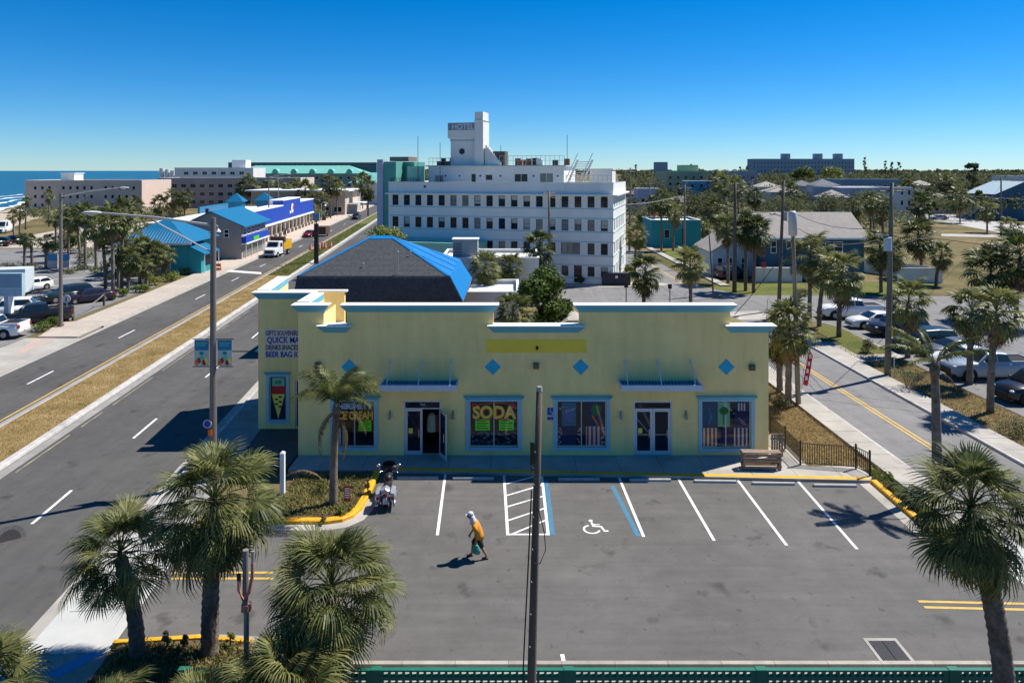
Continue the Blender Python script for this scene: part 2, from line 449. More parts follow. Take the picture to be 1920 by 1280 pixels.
# ---- left avenue: two carriageways, median, kerbs, pavements
sheet('avenue_far_carriageway', strip(LR, -31.0, -24.5, 15, 420), 0.0, M_ROAD)
sheet('avenue_near_carriageway', strip(LR, -21.2, -12.4, 10, 420), 0.0, M_ROAD)
b = MB(); b.prism(strip(LR, -24.4, -21.35, 18, 92), -0.02, 0.12); struct(b.build('median_turf', M_DRY))
b = MB(); b.prism(strip(LR, -24.4, -21.35, 92, 300), -0.02, 0.12); struct(b.build('median_lawn', M_LAWN))
def kerb(name, path, w, z1, m, parent=None, z0=-0.02):
    """swept kerb with a sloping road face along a plan polyline; w > 0 lies to the left of the path"""
    b = MB(); pts = [Vector((p[0], p[1], 0)) for p in path]; rings = []
    for i, p in enumerate(pts):
        d0 = (pts[i] - pts[i-1]).normalized() if i else (pts[1] - pts[0]).normalized()
        d1 = (pts[i+1] - pts[i]).normalized() if i < len(pts) - 1 else d0
        d = (d0 + d1).normalized(); n = Vector((-d.y, d.x, 0)) / max(0.5, d.dot(d1))
        c = 0.22 * abs(w) * (1 if w > 0 else -1)
        rings.append([p + Vector((0,0,z0)), p + n*(c*0.35) + Vector((0,0,z1*0.8)), p + n*c + Vector((0,0,z1)), p + n*w + Vector((0,0,z1)), p + n*w + Vector((0,0,z0))])
    b.rings(rings)
    o = b.build(name, m, parent)
    if parent is None: struct(o)
    return o
kerb('median_kerb', [LR(-21.0, y) for y in (18, 60, 100, 180, 300)], 0.38, 0.16, M_KERB)
kerb('median_kerb', [LR(-24.55, y) for y in (18, 60, 100, 180, 300)], -0.2, 0.15, M_CONC)
sheet('gutter', strip(LR, -20.95, -20.45, 18, 300), 0.004, M_CONCD)
sheet('gutter', strip(LR, -25.0, -24.55, 18, 300), 0.004, M_CONCD)
sheet('gutter', strip(LR, -31.0, -30.6, 30, 300), 0.004, M_CONC)
kerb('avenue_kerb', [LR(-31.0, y) for y in (30, 43)], 0.2, 0.13, M_CONC)
kerb('avenue_kerb', [LR(-31.0, y) for y in (62, 100, 300)], 0.2, 0.13, M_CONC)
kerb('avenue_kerb', [LR(-12.4, y) for y in (27.0, 60, 150, 300)], -0.2, 0.13, M_KERB)
sheet('gutter', strip(LR, -12.85, -12.4, 10, 150), 0.004, M_CONC)
def slab_walk(name, fr, u0, u1, y0, y1, step, m, z=0.12, dslab=None):
    """pavement bed with separate slabs, open joints between them"""
    b = MB(); b.prism(strip(fr, u0, u1, y0, y1), -0.02, z - 0.012)
    base = struct(b.build(name, M_CONCD))
    k = KL if fr is LR else KR
    n = max(1, int((y1 - y0) / step)); st = (y1 - y0) / n; g = 0.012
    me = None
    b = MB(); b.prism([(0, g), (u1 - u0, g), (u1 - u0 + k*(st), st - g), (k*st, st - g)], 0, 0.02); me = b.mesh('slab', m)
    for i in range(n):
        y = y0 + i * st; o = link('slab', me, base, fr(u0, y, z - 0.0125 + RNG.uniform(0, 0.004)))
    return base
slab_walk('pavement', LR, -34.6, -31.2, 58, 100, 3.0, mat('warm concrete slab', (0.42, 0.365, 0.305), 0.9, 0.12, 1.5, 0.1, 50, orand=0.07))
slab_walk('pavement', LR, -36.0, -31.2, 100, 190, 5.0, mat('plaza slab', (0.50, 0.41, 0.34), 0.9, 0.12, 1.5, orand=0.06))
slab_walk('pavement', LR, -36.0, -31.2, 190, 300, 10.0, MATS['plaza slab'])
sheet('driveway_apron', [LR(-35.6, 40), LR(-31.0, 40), LR(-31.0, 58), LR(-35.6, 58)], 0.012, M_CONC)
sheet('brick_corner', [W(38, 655), W(112, 604), W(150, 602), W(162, 610), W(95, 640), W(30, 668)], 0.02, M_PINK)
slab_walk('pavement', LR, -12.2, -10.2, 27.0, 37.2, 1.7, M_CONCD, dslab=1)
slab_walk('pavement', LR, -12.2, -9.9, 37.2, 75, 2.5, M_CONCD)
# dark mat area beside the wing
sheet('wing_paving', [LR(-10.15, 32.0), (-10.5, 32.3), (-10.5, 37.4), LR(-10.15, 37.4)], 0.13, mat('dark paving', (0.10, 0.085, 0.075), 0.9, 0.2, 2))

# ---- road paint
def paint(name, pts, m, z=0.006): return sheet(name, pts, z, m)
for y0 in (27.5, 36.3, 47.0, 58, 70, 83, 97, 112, 128):
    paint('lane_dash', strip(LR, -16.68, -16.55, y0, y0 + 2.9), M_WLINE)
for y0 in (33, 45.5, 58, 75.5, 88, 101, 114, 127, 140, 160, 180):
    paint('lane_dash', strip(LR, -27.85, -27.72, y0, y0 + 3.0), M_WLINE)
y = 18.0
while y < 70:
    ln = RNG.uniform(2.0, 7.5); paint('edge_line', strip(LR, -20.24, -20.15, y, y + ln), mat('faded yellow paint', (0.34, 0.28, 0.16), 0.8, 0.2, 4.0, col2=(0.17, 0.16, 0.14), thr=0.5)); y += ln + RNG.uniform(0.2, 1.6)
paint('edge_line', strip(LR, -25.28, -25.16, 18, 200), M_YLINE)
paint('stop_line', [W(415, 508.5), W(490, 514), W(490, 510.5), W(418, 505.5)], M_WLINE)
# manhole
b = MB(); b.cyl(W(18, 1012, 0.003), W(18, 1012, 0.014), 0.52, n=24); struct(b.build('manhole_rim', mat('manhole collar', (0.12, 0.115, 0.11), 0.9, 0.2, 5)))
b = MB(); b.cyl(W(18, 1012, 0.004), W(18, 1012, 0.02), 0.36, n=24); struct(b.build('manhole_cover', mat('cast iron', (0.05, 0.045, 0.042), 0.6, 0.3, 12, 0.5, 40)))

# ---- the shop's car park
lot = [LR(-9.93, 20.6), LR(-9.93, 20.3), (-9.2, 19.62), (14.2, 19.62), (20.5, 19.7), (20.4, 26.4), (16.0, 26.6), (16.0, 31.3), (-6.0, 32.2), (-6.0, 29.5), (-6.4, 27.7), (-7.2, 27.1), (-9.9, 27.0), LR(-9.93, 27.0)]
sheet('car_park', lot, 0.002, M_LOT)
sheet('driveway_apron', [LR(-12.4, 20.0), LR(-9.95, 20.2), LR(-9.95, 27.0), LR(-12.4, 27.0)], 0.010, mat('bright concrete', (0.45, 0.45, 0.43), 0.9, 0.07, 1.5, 0.1, 60))
sheet('apron_joint', [LR(-12.1, 22.0), LR(-10.1, 22.2), LR(-10.1, 22.23), LR(-12.1, 22.03)], 0.016, M_CONCD)
sheet('driveway_apron', [RR(17.9, 20.5), RR(19.6, 20.5), RR(19.6, 26.3), RR(17.9, 26.3)], 0.010, MATS['bright concrete'])
# shop pavement with the yellow kerb
fk = [(-6.05, 32.15), (0, 31.85), (8, 31.5), (13, 31.25), (16.05, 31.1)]
pv = [(-10.4, 33.9), (-10.4, 32.2)] + fk + [(16.3, 31.4), (16.3, 32.6), (13.9, 32.6), (13.9, 36.6), (12.5, 36.6), (12.5, 33.9)]
b = MB(); b.prism(pv, -0.02, 0.125); pave = struct(b.build('shop_pavement', M_CONC))
for i in range(13):
    x = -9.0 + i * 2.0
    b = MB(); b.face([(x, 32.25 if x < -6 else np.interp(x, [p[0] for p in fk], [p[1] for p in fk]) + 0.32, 0.1285), (x + 0.014, 32.25 if x < -6 else np.interp(x, [p[0] for p in fk], [p[1] for p in fk]) + 0.32, 0.1285), (x + 0.014, 33.75, 0.1285), (x, 33.75, 0.1285)])
    b.build('joint', M_DARK, pave)
kerb('yellow_kerb', fk, 0.3, 0.14, M_YPAINT)
kerb('yellow_kerb', [(16.06, 31.1), (16.06, 26.6), (16.15, 26.2)], 0.28, 0.15, M_YPAINT)
sheet('gutter', [(15.55, 31.0), (16.05, 31.1), (16.05, 26.4), (15.55, 26.4)], 0.008, M_CONC)
# left planted island
isl = [(-9.9, 27.45), (-7.3, 27.45), (-6.75, 27.62), (-6.38, 28.0), (-6.2, 28.6), (-6.12, 29.5), (-6.1, 32.1)]
kerb('yellow_kerb', isl, 0.28, 0.15, M_YPAINT)
kp = [(-9.9, 27.0), (-7.2, 27.0), (-6.45, 27.25), (-5.95, 27.8), (-5.75, 28.6), (-5.75, 29.6), (-5.95, 30.2)]
b = MB(); b.face([(p[0], p[1], 0.008) for p in kp] + [(p[0], p[1], 0.008) for p in isl[::-1] if p[1] < 30]); o = struct(b.build('gutter', M_CONC))
b = MB(); b.prism([(-10.1, 27.6)] + [(p[0] - 0.2, p[1] + 0.12) for p in isl[1:-1]] + [(-6.3, 32.1), (-10.1, 32.1)], -0.02, 0.10); struct(b.build('island_bed', M_MULCH))
# front bed with the fence, kerb along the car park's near edge
b = MB(); b.prism([LR(-9.9, 20.35), (-9.2, 19.6), (-9.2, 12), LR(-9.9, 12)], -0.02, 0.02)
bed = [(-11.55, 20.55), (-9.3, 20.7), (-7.9, 20.5), (-7.3, 19.6), (-7.3, 14), (-11.6, 14)]
b = MB(); b.prism(bed, -0.02, 0.10); struct(b.build('front_bed', M_MULCH))
kerb('yellow_kerb', [(-11.75, 20.55), (-9.3, 20.78), (-7.7, 20.6)], -0.2, 0.15, M_YPAINT)
sheet('gutter', [(-11.5, 20.72), (-9.3, 20.98), (-7.6, 20.85), (-7.6, 20.6), (-9.3, 20.75), (-11.5, 20.5)], 0.008, M_CONC)
me_k = None
b = MB(); b.box(0.006, 1.494, -0.14, 0.0, -0.02, 0.15); me_k = b.mesh('kerb_stone', mat('kerb stone', (0.34, 0.315, 0.27), 0.9, 0.2, 2.0, 0.2, 50, orand=0.14))
kb = struct(link('lot_kerb', None))
x = -7.6
while x < 15:
    link('kerb_stone', me_k, kb, (x, 19.62, 0.0)); x += 1.5
sheet('front_verge', [(-7.3, 18.2), (20, 18.2), (20, 10), (-7.3, 10)], 0.0, M_MULCH)
sheet('kerb_walk', [(-7.3, 19.47), (20, 19.47), (20, 18.2), (-7.3, 18.2)], 0.0, M_CONC)
sheet('front_walk', [LR(-13, 8), LR(-12.4, 20.0), LR(-9.95, 20.2), (-11.6, 19.5), (-11.6, 8)], 0.004, M_PINK)
sheet('blue_band', [W(85, 1262), W(180, 1217), W(196, 1224), W(110, 1270)], 0.009, mat('blue paving band', (0.10, 0.30, 0.50), 0.8, 0.1, 3))

# stall lines
def pxline(a, b_, w, m, name='stall_line', z=0.007):
    A, C = W(*a), W(*b_); d = (C - A).normalized(); n = Vector((-d.y, d.x, 0)) * (w / 2)
    return paint(name, [A + n, C + n, C - n, A - n], m, z)
for a, c in (((835, 889), (820, 1003)), ((1160, 893), (1207, 1006)), ((1270, 894), (1339, 1013)), ((1382, 898), (1475, 1022)), ((1497, 903), (1607, 1029)), ((1054, 1226), (1059, 1250))):
    pxline(a, c, 0.115, M_WLINE)
pxline((945, 891), (952, 1003), 0.115, M_WLINE); pxline((1016, 892), (1028, 1003), 0.115, M_WLINE)
pxline((950, 1001.5), (1029, 1001.5), 0.10, M_WLINE, z=0.0074)
for a, c in (((949, 907), (1003, 893)), ((949, 929), (1016, 909)), ((950, 950), (1018, 930)), ((951, 976), (1020, 953)), ((960, 1001), (1025, 974))):
    pxline(a, c, 0.09, M_WLINE, 'hatch_line', 0.0072)
pxline((1024, 900), (1036, 1003), 0.2, M_BLINE, 'accessible_line', 0.0066)
pxline((1148, 910), (1197, 1005), 0.2, M_BLINE, 'accessible_line', 0.0066)
for dy in (0, 11):
    pxline((322, 1073 + dy), (512, 1073 + dy), 0.11, M_YLINE, 'exit_line')
    pxline((1722 + dy, 1127 + dy), (1990, 1133 + dy), 0.11, M_YLINE, 'exit_line')
# wheelchair emblem on the asphalt
b = MB()
def flat_seg(pts, w):
    for p, q in zip(pts, pts[1:]):
        p = Vector(p); q = Vector(q); d = (q - p).normalized(); n = Vector((-d.y, d.x)) * w / 2; e = d * w * 0.3
        b.face([(p.x-e.x+n.x, p.y-e.y+n.y, b.zz), (p.x-e.x-n.x, p.y-e.y-n.y, b.zz), (q.x+e.x-n.x, q.y+e.y-n.y, b.zz), (q.x+e.x+n.x, q.y+e.y+n.y, b.zz)]); b.zz += 0.0002
b.zz = 0.0
c0 = W(1116, 992)
flat_seg([(-0.1, 0.62), (-0.05, 0.28), (0.3, 0.24), (0.42, -0.16), (0.56, -0.14)], 0.1)
flat_seg([(-0.08, 0.42), (0.24, 0.42)], 0.08)
flat_seg([(-0.16 + 0.36*math.cos(a), 0.0 + 0.36*math.sin(a)) for a in [math.radians(110 + 23*i) for i in range(11)]], 0.09)
b.face([(-0.12 + 0.1*math.cos(2*PI*i/12), 0.78 + 0.1*math.sin(2*PI*i/12), b.zz) for i in range(12)])
o = struct(b.build('wheelchair_marking', M_WLINE)); o.location = (c0.x, c0.y, 0.007); o.scale = (0.85, 0.85, 1)

# ---- right side street
sheet('side_street', strip(RR, 19.5, 25.0, 8, 150), 0.0, M_STREET)
sheet('side_street', strip(RR, 20.5, 27.3, 150, 330), 0.0, M_STREET)
sheet('crossing_street', [(2, 72), (20.5, 70), (20.5, 82), (10, 84), (2, 82)], 0.001, M_STREET)
sheet('crossing_street', [RR(25.0, 66), (28, 64), (30, 68.5), (95, 64), (95, 76), RR(28.2, 78), RR(25.0, 84)], 0.001, M_STREET)
for du in (-0.13, 0.13):
    paint('centre_line', strip(RR, 22.1 + du - 0.055, 22.1 + du + 0.055, 30, 66), M_YLINE)
    paint('centre_line', strip(RR, 23.3 + du - 0.05, 23.3 + du + 0.05, 86, 140), M_YLINE)
slab_walk('pavement', RR, 18.0, 19.35, 26.4, 52, 1.5, M_CONC)
slab_walk('pavement', RR, 25.15, 26.6, 24, 60, 1.5, M_CONC)
slab_walk('pavement', RR, 27.3, 28.4, 84, 130, 3, M_CONC)
kerb('street_kerb', [RR(19.5, y) for y in (26.4, 40, 52)], 0.15, 0.13, M_KERB)
kerb('street_kerb', [RR(25.0, y) for y in (24, 45, 60)], -0.15, 0.13, M_KERB)
sheet('driveway_walk', [RR(26.6, 50.5), (29.5, 52), (29.5, 58), RR(26.6, 56.5)], 0.006, M_CONC)
sheet('east_car_park', [(29.3, 34), (29.0, 44), (29.3, 62), (28.2, 64.2), (34, 68.2), (80, 65), (80, 34)], 0.003, M_STREET)
sheet('hotel_walk', [(3, 84.0), (12, 83.2), (18.5, 84.5), (20, 86), (16, 87), (3, 88)], 0.02, M_CONC)
sheet('street_walk', [W(1190, 590), W(1420, 583), W(1450, 592), W(1440, 600), W(1190, 600)], 0.02, M_CONC)
sheet('far_street', [W(1690, 402), W(1770, 398), W(1930, 424), W(1930, 446)], 0.0, mat('bleached street', (0.40, 0.385, 0.36), 0.9, 0.08, 0.3))
sheet('far_walk', [W(1765, 438), W(1930, 441), W(1930, 446.5), W(1765, 443)], 0.004, M_CONC)
sheet('lawn', [W(1220, 470), W(1300, 466), W(1310, 482), W(1260, 492)], -0.015, M_LAWN)
sheet('lawn', [W(1320, 535), W(1500, 528), W(1760, 528), W(1700, 560), W(1480, 572), W(1370, 556)], -0.014, M_LAWN)
sheet('lawn', [(26.5, 60.0), (28.0, 63.5), (29.2, 62), (29.2, 53), (26.3, 53)], 0.03, M_LAWN)

# ---- left car park and beach side
sheet('west_car_park', [LR(-35.7, 36), LR(-35.7, 84), (-48, 91), (-56, 124), (-120, 124), (-110, 36)], 0.002, M_STREET)
sheet('beach_ramp', [(-62, 126), (-100, 126), (-112, 190), (-80, 190)], -0.012, mat('beach ramp paving', (0.42, 0.36, 0.30), 0.9, 0.1, 0.4))
for i in range(7):
    p = W(95 + i * 2, 548 - i * 12); q = p + Vector((4.6, 2.6, 0)); n = Vector((-0.05, 0.09, 0))
    paint('stall_line', [p + n, q + n, q - n, p - n], M_WLINE, 0.01)

# ================================================================== BUILDINGS
def wall(b, O, ux, n, length, z0, z1, ops=(), depth=0.18):
    """wall face with real openings and reveals. O start point, ux along, n outward normal"""
    O = Vector(O); ux = Vector(ux); n = Vector(n)
    xs = sorted({0.0, length} | {v for o in ops for v in o[:2]}); zs = sorted({z0, z1} | {v for o in ops for v in o[2:4]})
    def pt(s, z, d=0.0): return O + ux * s + Vector((0, 0, z)) - n * d
    flip = ux.cross(Vector((0, 0, 1))).dot(n) < 0
    def q(p):
        b.face(p[::-1] if flip else p)
    for i in range(len(xs) - 1):
        for j in range(len(zs) - 1):
            cx, cz = (xs[i] + xs[i+1]) / 2, (zs[j] + zs[j+1]) / 2
            if any(o[0] < cx < o[1] and o[2] < cz < o[3] for o in ops): continue
            q([pt(xs[i], zs[j]), pt(xs[i+1], zs[j]), pt(xs[i+1], zs[j+1]), pt(xs[i], zs[j+1])])
    for s0, s1, a, c in [o[:4] for o in ops]:
        q([pt(s0, a), pt(s0, c), pt(s0, c, depth), pt(s0, a, depth)]); q([pt(s1, c), pt(s1, a), pt(s1, a, depth), pt(s1, c, depth)])
        q([pt(s0, c), pt(s1, c), pt(s1, c, depth), pt(s0, c, depth)]); q([pt(s1, a), pt(s0, a), pt(s0, a, depth), pt(s1, a, depth)])
def obar(b, O, ux, n, s0, s1, z0, z1, d0, d1):
    """bar on a wall: from s0..s1, z0..z1, proud of the wall by d0..d1 (negative = recessed)"""
    O = Vector(O); ux = Vector(ux); n = Vector(n)
    p = [O + ux*s + n*d + Vector((0,0,z)) for d in (d0, d1) for z in (z0, z1) for s in (s0, s1)]
    k = b.av(p)
    for qd in ((0,1,3,2), (4,6,7,5), (0,4,5,1), (2,3,7,6), (0,2,6,4), (1,5,7,3)):
        b.f.append(tuple(k + i for i in qd)); b.m.append(b.mi)
def window(parent, O, ux, n, s0, s1, z0, z1, fm, gm, depth=0.12, fw=0.06, nv=0, nh=0, name='window', sill=None):
    b = MB(); d0, d1 = -depth, -depth + 0.05
    obar(b, O, ux, n, s0, s0+fw, z0, z1, d0, d1); obar(b, O, ux, n, s1-fw, s1, z0, z1, d0, d1)
    obar(b, O, ux, n, s0+fw, s1-fw, z0, z0+fw, d0, d1); obar(b, O, ux, n, s0+fw, s1-fw, z1-fw, z1, d0, d1)
    for i in range(nv):
        c = s0 + (s1 - s0) * (i + 1) / (nv + 1); obar(b, O, ux, n, c-fw/2, c+fw/2, z0+fw, z1-fw, d0, d1 - 0.004)
    for i in range(nh):
        c = z0 + (z1 - z0) * (i + 1) / (nh + 1); obar(b, O, ux, n, s0+fw, s1-fw, c-fw/2, c+fw/2, d0, d1 - 0.008)
    w = b.build(name, fm, parent)
    b = MB(); obar(b, O, ux, n, s0+fw*0.4, s1-fw*0.4, z0+fw*0.4, z1-fw*0.4, d0 - 0.02, d0 + 0.012); b.build('pane', gm, w)
    if sill is not None:
        b = MB(); obar(b, O, ux, n, s0-0.08, s1+0.08, z0-0.09, z0-0.005, -0.02, 0.1); b.build('sill', sill, w)
    return w
X_, Y_, Z_ = Vector((1,0,0)), Vector((0,1,0)), Vector((0,0,1))
def text_obj(name, s, size, m, parent, loc, rot=(PI/2, 0, 0), bold=0.0, sx=1.0, extrude=0.004, align='LEFT'):
    cu = bpy.data.curves.new(name, 'FONT'); cu.body = s; cu.size = size; cu.extrude = extrude; cu.offset = bold; cu.align_x = align
    cu.resolution_u = 3
    to = bpy.data.objects.new('tmp', cu)
    me = bpy.data.meshes.new_from_object(to)
    bpy.data.objects.remove(to); bpy.data.curves.remove(cu)
    me.materials.clear(); me.materials.append(m)
    return link(name, me, parent, loc, rot, (sx, 1, 1))

# ------------------------------------------------------------------ the yellow corner shop
SY = 33.85
def sx(px): return (px - 960) * SY / F
def sz(py): return CH - (py - H0) * SY / F
shop = thing('corner_shop', 'pale yellow stucco corner shop with stepped blue-trimmed parapet facing the car park', 'shop', (0, SY, 0))
XL, XR = sx(559), sx(1441)
ZH, ZL_, DECK = 7.10, 6.10, 4.75
wins = [(sx(626), sx(702), sz(838), sz(752)), (sx(880), sx(972), sz(838), sz(752)), (sx(1044), sx(1137), sz(838), sz(752)), (sx(1316), sx(1408), sz(840), sz(752))]
doors = [(sx(757), sx(827), 0.12, sz(751)), (sx(1188), sx(1260), 0.12, sz(752))]
b = MB()
ops = [(o[0]-XL, o[1]-XL, o[2], o[3]) for o in wins + doors]
wall(b, (XL, 0, 0), X_, -Y_, XR - XL, 0.0, ZL_, ops, 0.25)
# raised parapet pieces
highs = [(XL, sx(607)), (sx(650), sx(925)), (sx(1086), sx(1369))]
for a, c in highs:
    b.box(a, c, 0.0, 0.35, ZL_, ZH)
b.face([(XL, 0.35, DECK), (XR, 0.35, DECK), (XR, 0.35, ZL_), (XL, 0.35, ZL_)])
for a, c in ((sx(607), sx(650)), (sx(925), sx(1086)), (sx(1369), XR)):
    b.face([(a, 0, ZL_), (c, 0, ZL_), (c, 0.35, ZL_), (a, 0.35, ZL_)])
# side and rear walls, roof deck
b.face([(XR, 0, 0), (XR, 7.2, 0), (XR, 7.2, 5.6), (XR, 0, ZL_)]); b.face([(XL, 7.2, 0), (XL, 0, 0), (XL, 0, ZL_), (XL, 7.2, ZL_)])
b.face([(XR, 7.2, 0), (XL, 7.2, 0), (XL, 7.2, 4.85), (XR, 7.2, 4.85)])
b.box(XL, XL + 0.3, 0.35, 3.6, ZL_ - 0.4, ZH)
b.build('wall', M_STUCCO, shop)
b = MB(); b.box(XL + 0.02, XR - 0.02, 0.36, 7.15, DECK - 0.1, DECK); b.build('roof', mat('roof membrane', (0.55, 0.54, 0.52), 0.9, 0.15, 0.6), shop)
def cornice(x0, x1, y0, y1, zb, parent, flare=0.26, h=0.345, l=True, r_=True, back=False):
    b = MB(); fl = flare if l else 0.0; fr = flare if r_ else 0.0; fb = flare if back else 0
    b.frustum((x0, x1, y0 - 0.02, y1, zb), (x0 - fl, x1 + fr, y0 - flare, y1 + fb, zb + h))
    c = b.build('cornice', M_TRIM, parent)
    b = MB(); b.box(x0 - fl - 0.02, x1 + fr + 0.02, y0 - flare - 0.02, y1 + fb + 0.02, zb + h + 0.002, zb + h + 0.05); b.build('coping', M_WHITE, c)
for a, c in highs: cornice(a, c, 0.0, 0.37, ZH, shop, l=(a > XL + 0.1) or True)
for a, c in ((sx(608), sx(649)), (sx(926), sx(1085)), (sx(1370), XR)): cornice(a, c, 0.0, 0.37, ZL_, shop, flare=0.30)
# side return of the left parapet
b = MB(); b.frustum((XL - 0.02, XL + 0.32, 0.66, 3.45, ZH), (XL - 0.26, XL + 0.34, 0.66, 3.3, ZH + 0.3)); c = b.build('cornice', M_TRIM, shop)
b = MB(); b.box(XL - 0.28, XL + 0.36, 0.66, 3.28, ZH + 0.302, ZH + 0.385); b.build('coping', M_WHITE, c)
# the wing on the avenue side
WX0, WX1, WY = -13.65, -10.45, 3.45
wing_ops = [((505 - 960) * 37.3 / F - WX0, (537 - 960) * 37.3 / F - WX0, 0.55, 2.95), ((553 - 960) * 37.3 / F - WX0, 3.15, 0.15, 2.75)]
b = MB(); wall(b, (WX0, WY, 0), X_, -Y_, WX1 - WX0 + 0.2, 0.0, ZH, wing_ops, 0.2)
xl2 = WX0 + KL * 5.6
b.face([(xl2, WY + 5.6, 0), (WX0, WY, 0), (WX0, WY, ZH), (xl2, WY + 5.6, ZH)])
b.face([(WX0 + 0.3, WY + 0.3, DECK), (xl2 + 0.3, WY + 5.6, DECK), (xl2 + 0.3, WY + 5.6, ZH), (WX0 + 0.3, WY + 0.3, ZH)])
b.box(xl2, -10.3, WY + 5.3, WY + 5.6, 0, 6.55)
b.face([(WX0 + 0.3, WY + 0.3, DECK), (WX1 + 0.2, WY + 0.3, DECK), (WX1 + 0.2, WY + 0.3, ZH), (WX0 + 0.3, WY + 0.3, ZH)])
b.build('wing_wall', M_STUCCO, shop)
b = MB(); b.box(WX0, WX1 + 0.2, WY + 0.3, WY + 5.4, DECK - 0.12, DECK - 0.02); b.build('wing_roof', MATS['roof membrane'], shop)
cornice(WX0, WX1 - 0.1, WY, WY + 0.32, ZH, shop, r_=False)
b = MB(); n = b.av([(WX0 - 0.01, WY + 0.62, ZH), (WX0 + 0.34, WY + 0.62, ZH), (xl2 + 0.34, WY + 5.55, ZH), (xl2 - 0.01, WY + 5.55, ZH),
      (WX0 - 0.3, WY + 0.62, ZH + 0.3), (WX0 + 0.34, WY + 0.62, ZH + 0.3), (xl2 + 0.34, WY + 5.55, ZH + 0.3), (xl2 - 0.3, WY + 5.55, ZH + 0.3)])
for q in ((4,5,6,7),(0,1,5,4),(1,2,6,5),(2,3,7,6),(3,0,4,7)): b.f.append(tuple(n+i for i in q)); b.m.append(0)
c = b.build('cornice', M_TRIM, shop)
b = MB(); b.prism([(WX0 - 0.32, WY + 0.62), (WX0 + 0.36, WY + 0.62), (xl2 + 0.36, WY + 5.5), (xl2 - 0.32, WY + 5.5)], ZH + 0.302, ZH + 0.385); b.build('coping', M_WHITE, c)
b = MB(); b.box(xl2 + 0.4, -10.15, WY + 5.25, WY + 5.65, 6.552, 6.65); b.build('coping', M_WHITE, shop)
b = MB(); b.tube([(-11.0, WY + 1.6, DECK), (-11.0, WY + 1.6, 5.5), (-10.95, WY + 1.6, 5.62), (-10.8, WY + 1.6, 5.6), (-10.78, WY + 1.6, 5.45)], 0.05, 8); b.build('vent_pipe', M_GALV, shop)
# street awning on the wing's side
b = MB(); b.face([(WX0 - 0.05, WY + 2.0, 4.3), (WX0 - 0.95, WY + 2.0, 3.75), (WX0 - 1.2, WY + 4.6, 3.75), (WX0 - 0.3, WY + 4.6, 4.3)]); b.face([(WX0 - 0.05, WY + 2.0, 4.3), (WX0 - 0.05, WY + 2.0, 3.72), (WX0 - 0.95, WY + 2.0, 3.75)]); b.build('street_awning', M_TRIM, shop)
b = MB(); b.tube([(WX0 - 0.9, WY + 2.1, 3.74), (WX0 - 3.1, WY + 2.3, 3.68)], 0.03, 6); b.build('awning_arm', M_BLACK, shop)

# windows with their trims
M_CLEAR = bpy.data.materials.new('clear glazing'); N, L, B = nodes_of(M_CLEAR)
tb_ = N.new('ShaderNodeBsdfTransparent'); gb_ = N.new('ShaderNodeBsdfGlossy'); gb_.inputs['Roughness'].default_value = 0.03; mx_ = N.new('ShaderNodeMixShader'); fr_ = N.new('ShaderNodeFresnel'); fr_.inputs['IOR'].default_value = 1.3
L.new(fr_.outputs[0], mx_.inputs[0]); L.new(tb_.outputs[0], mx_.inputs[1]); L.new(gb_.outputs[0], mx_.inputs[2]); L.new(mx_.outputs[0], N['Material Output'].inputs['Surface'])
def poster(name, x0, x1, z0, z1, m, parent, y=0.105): 
    b = MB(); b.box(x0, x1, y - 0.006, y, z0, z1); return b.build(name, m, parent)
def flatmat(name, rgb, rough=0.6): return mat(name, lin(*rgb), rough, 0.1, 6)
M_NEON = flatmat('neon green card', (128, 255, 45)); M_INK = flatmat('black ink', (10, 25, 12)); M_SIGNBG = flatmat('sign black', (14, 14, 22))
M_YEL = flatmat('sign yellow', (255, 222, 95)); M_ORG = flatmat('sign orange', (245, 110, 30)); M_SRED = flatmat('sign red', (200, 30, 40)); M_SBLU = flatmat('sign blue', (25, 60, 160))
M_CREAM = flatmat('sign cream', (235, 225, 190)); M_TEALT = flatmat('towel teal', (30, 120, 150)); M_NAVY = flatmat('towel navy', (20, 35, 90)); M_SEAF = flatmat('towel seafoam', (120, 190, 150))
M_FLAGR = flatmat('flag red', (170, 40, 50)); M_FLAGW = flatmat('flag white', (215, 210, 205)); M_PALMG = flatmat('print green', (20, 110, 50)); M_PURP = flatmat('sign purple', (62, 48, 140)); M_PAPER = flatmat('paper white', (228, 228, 222))
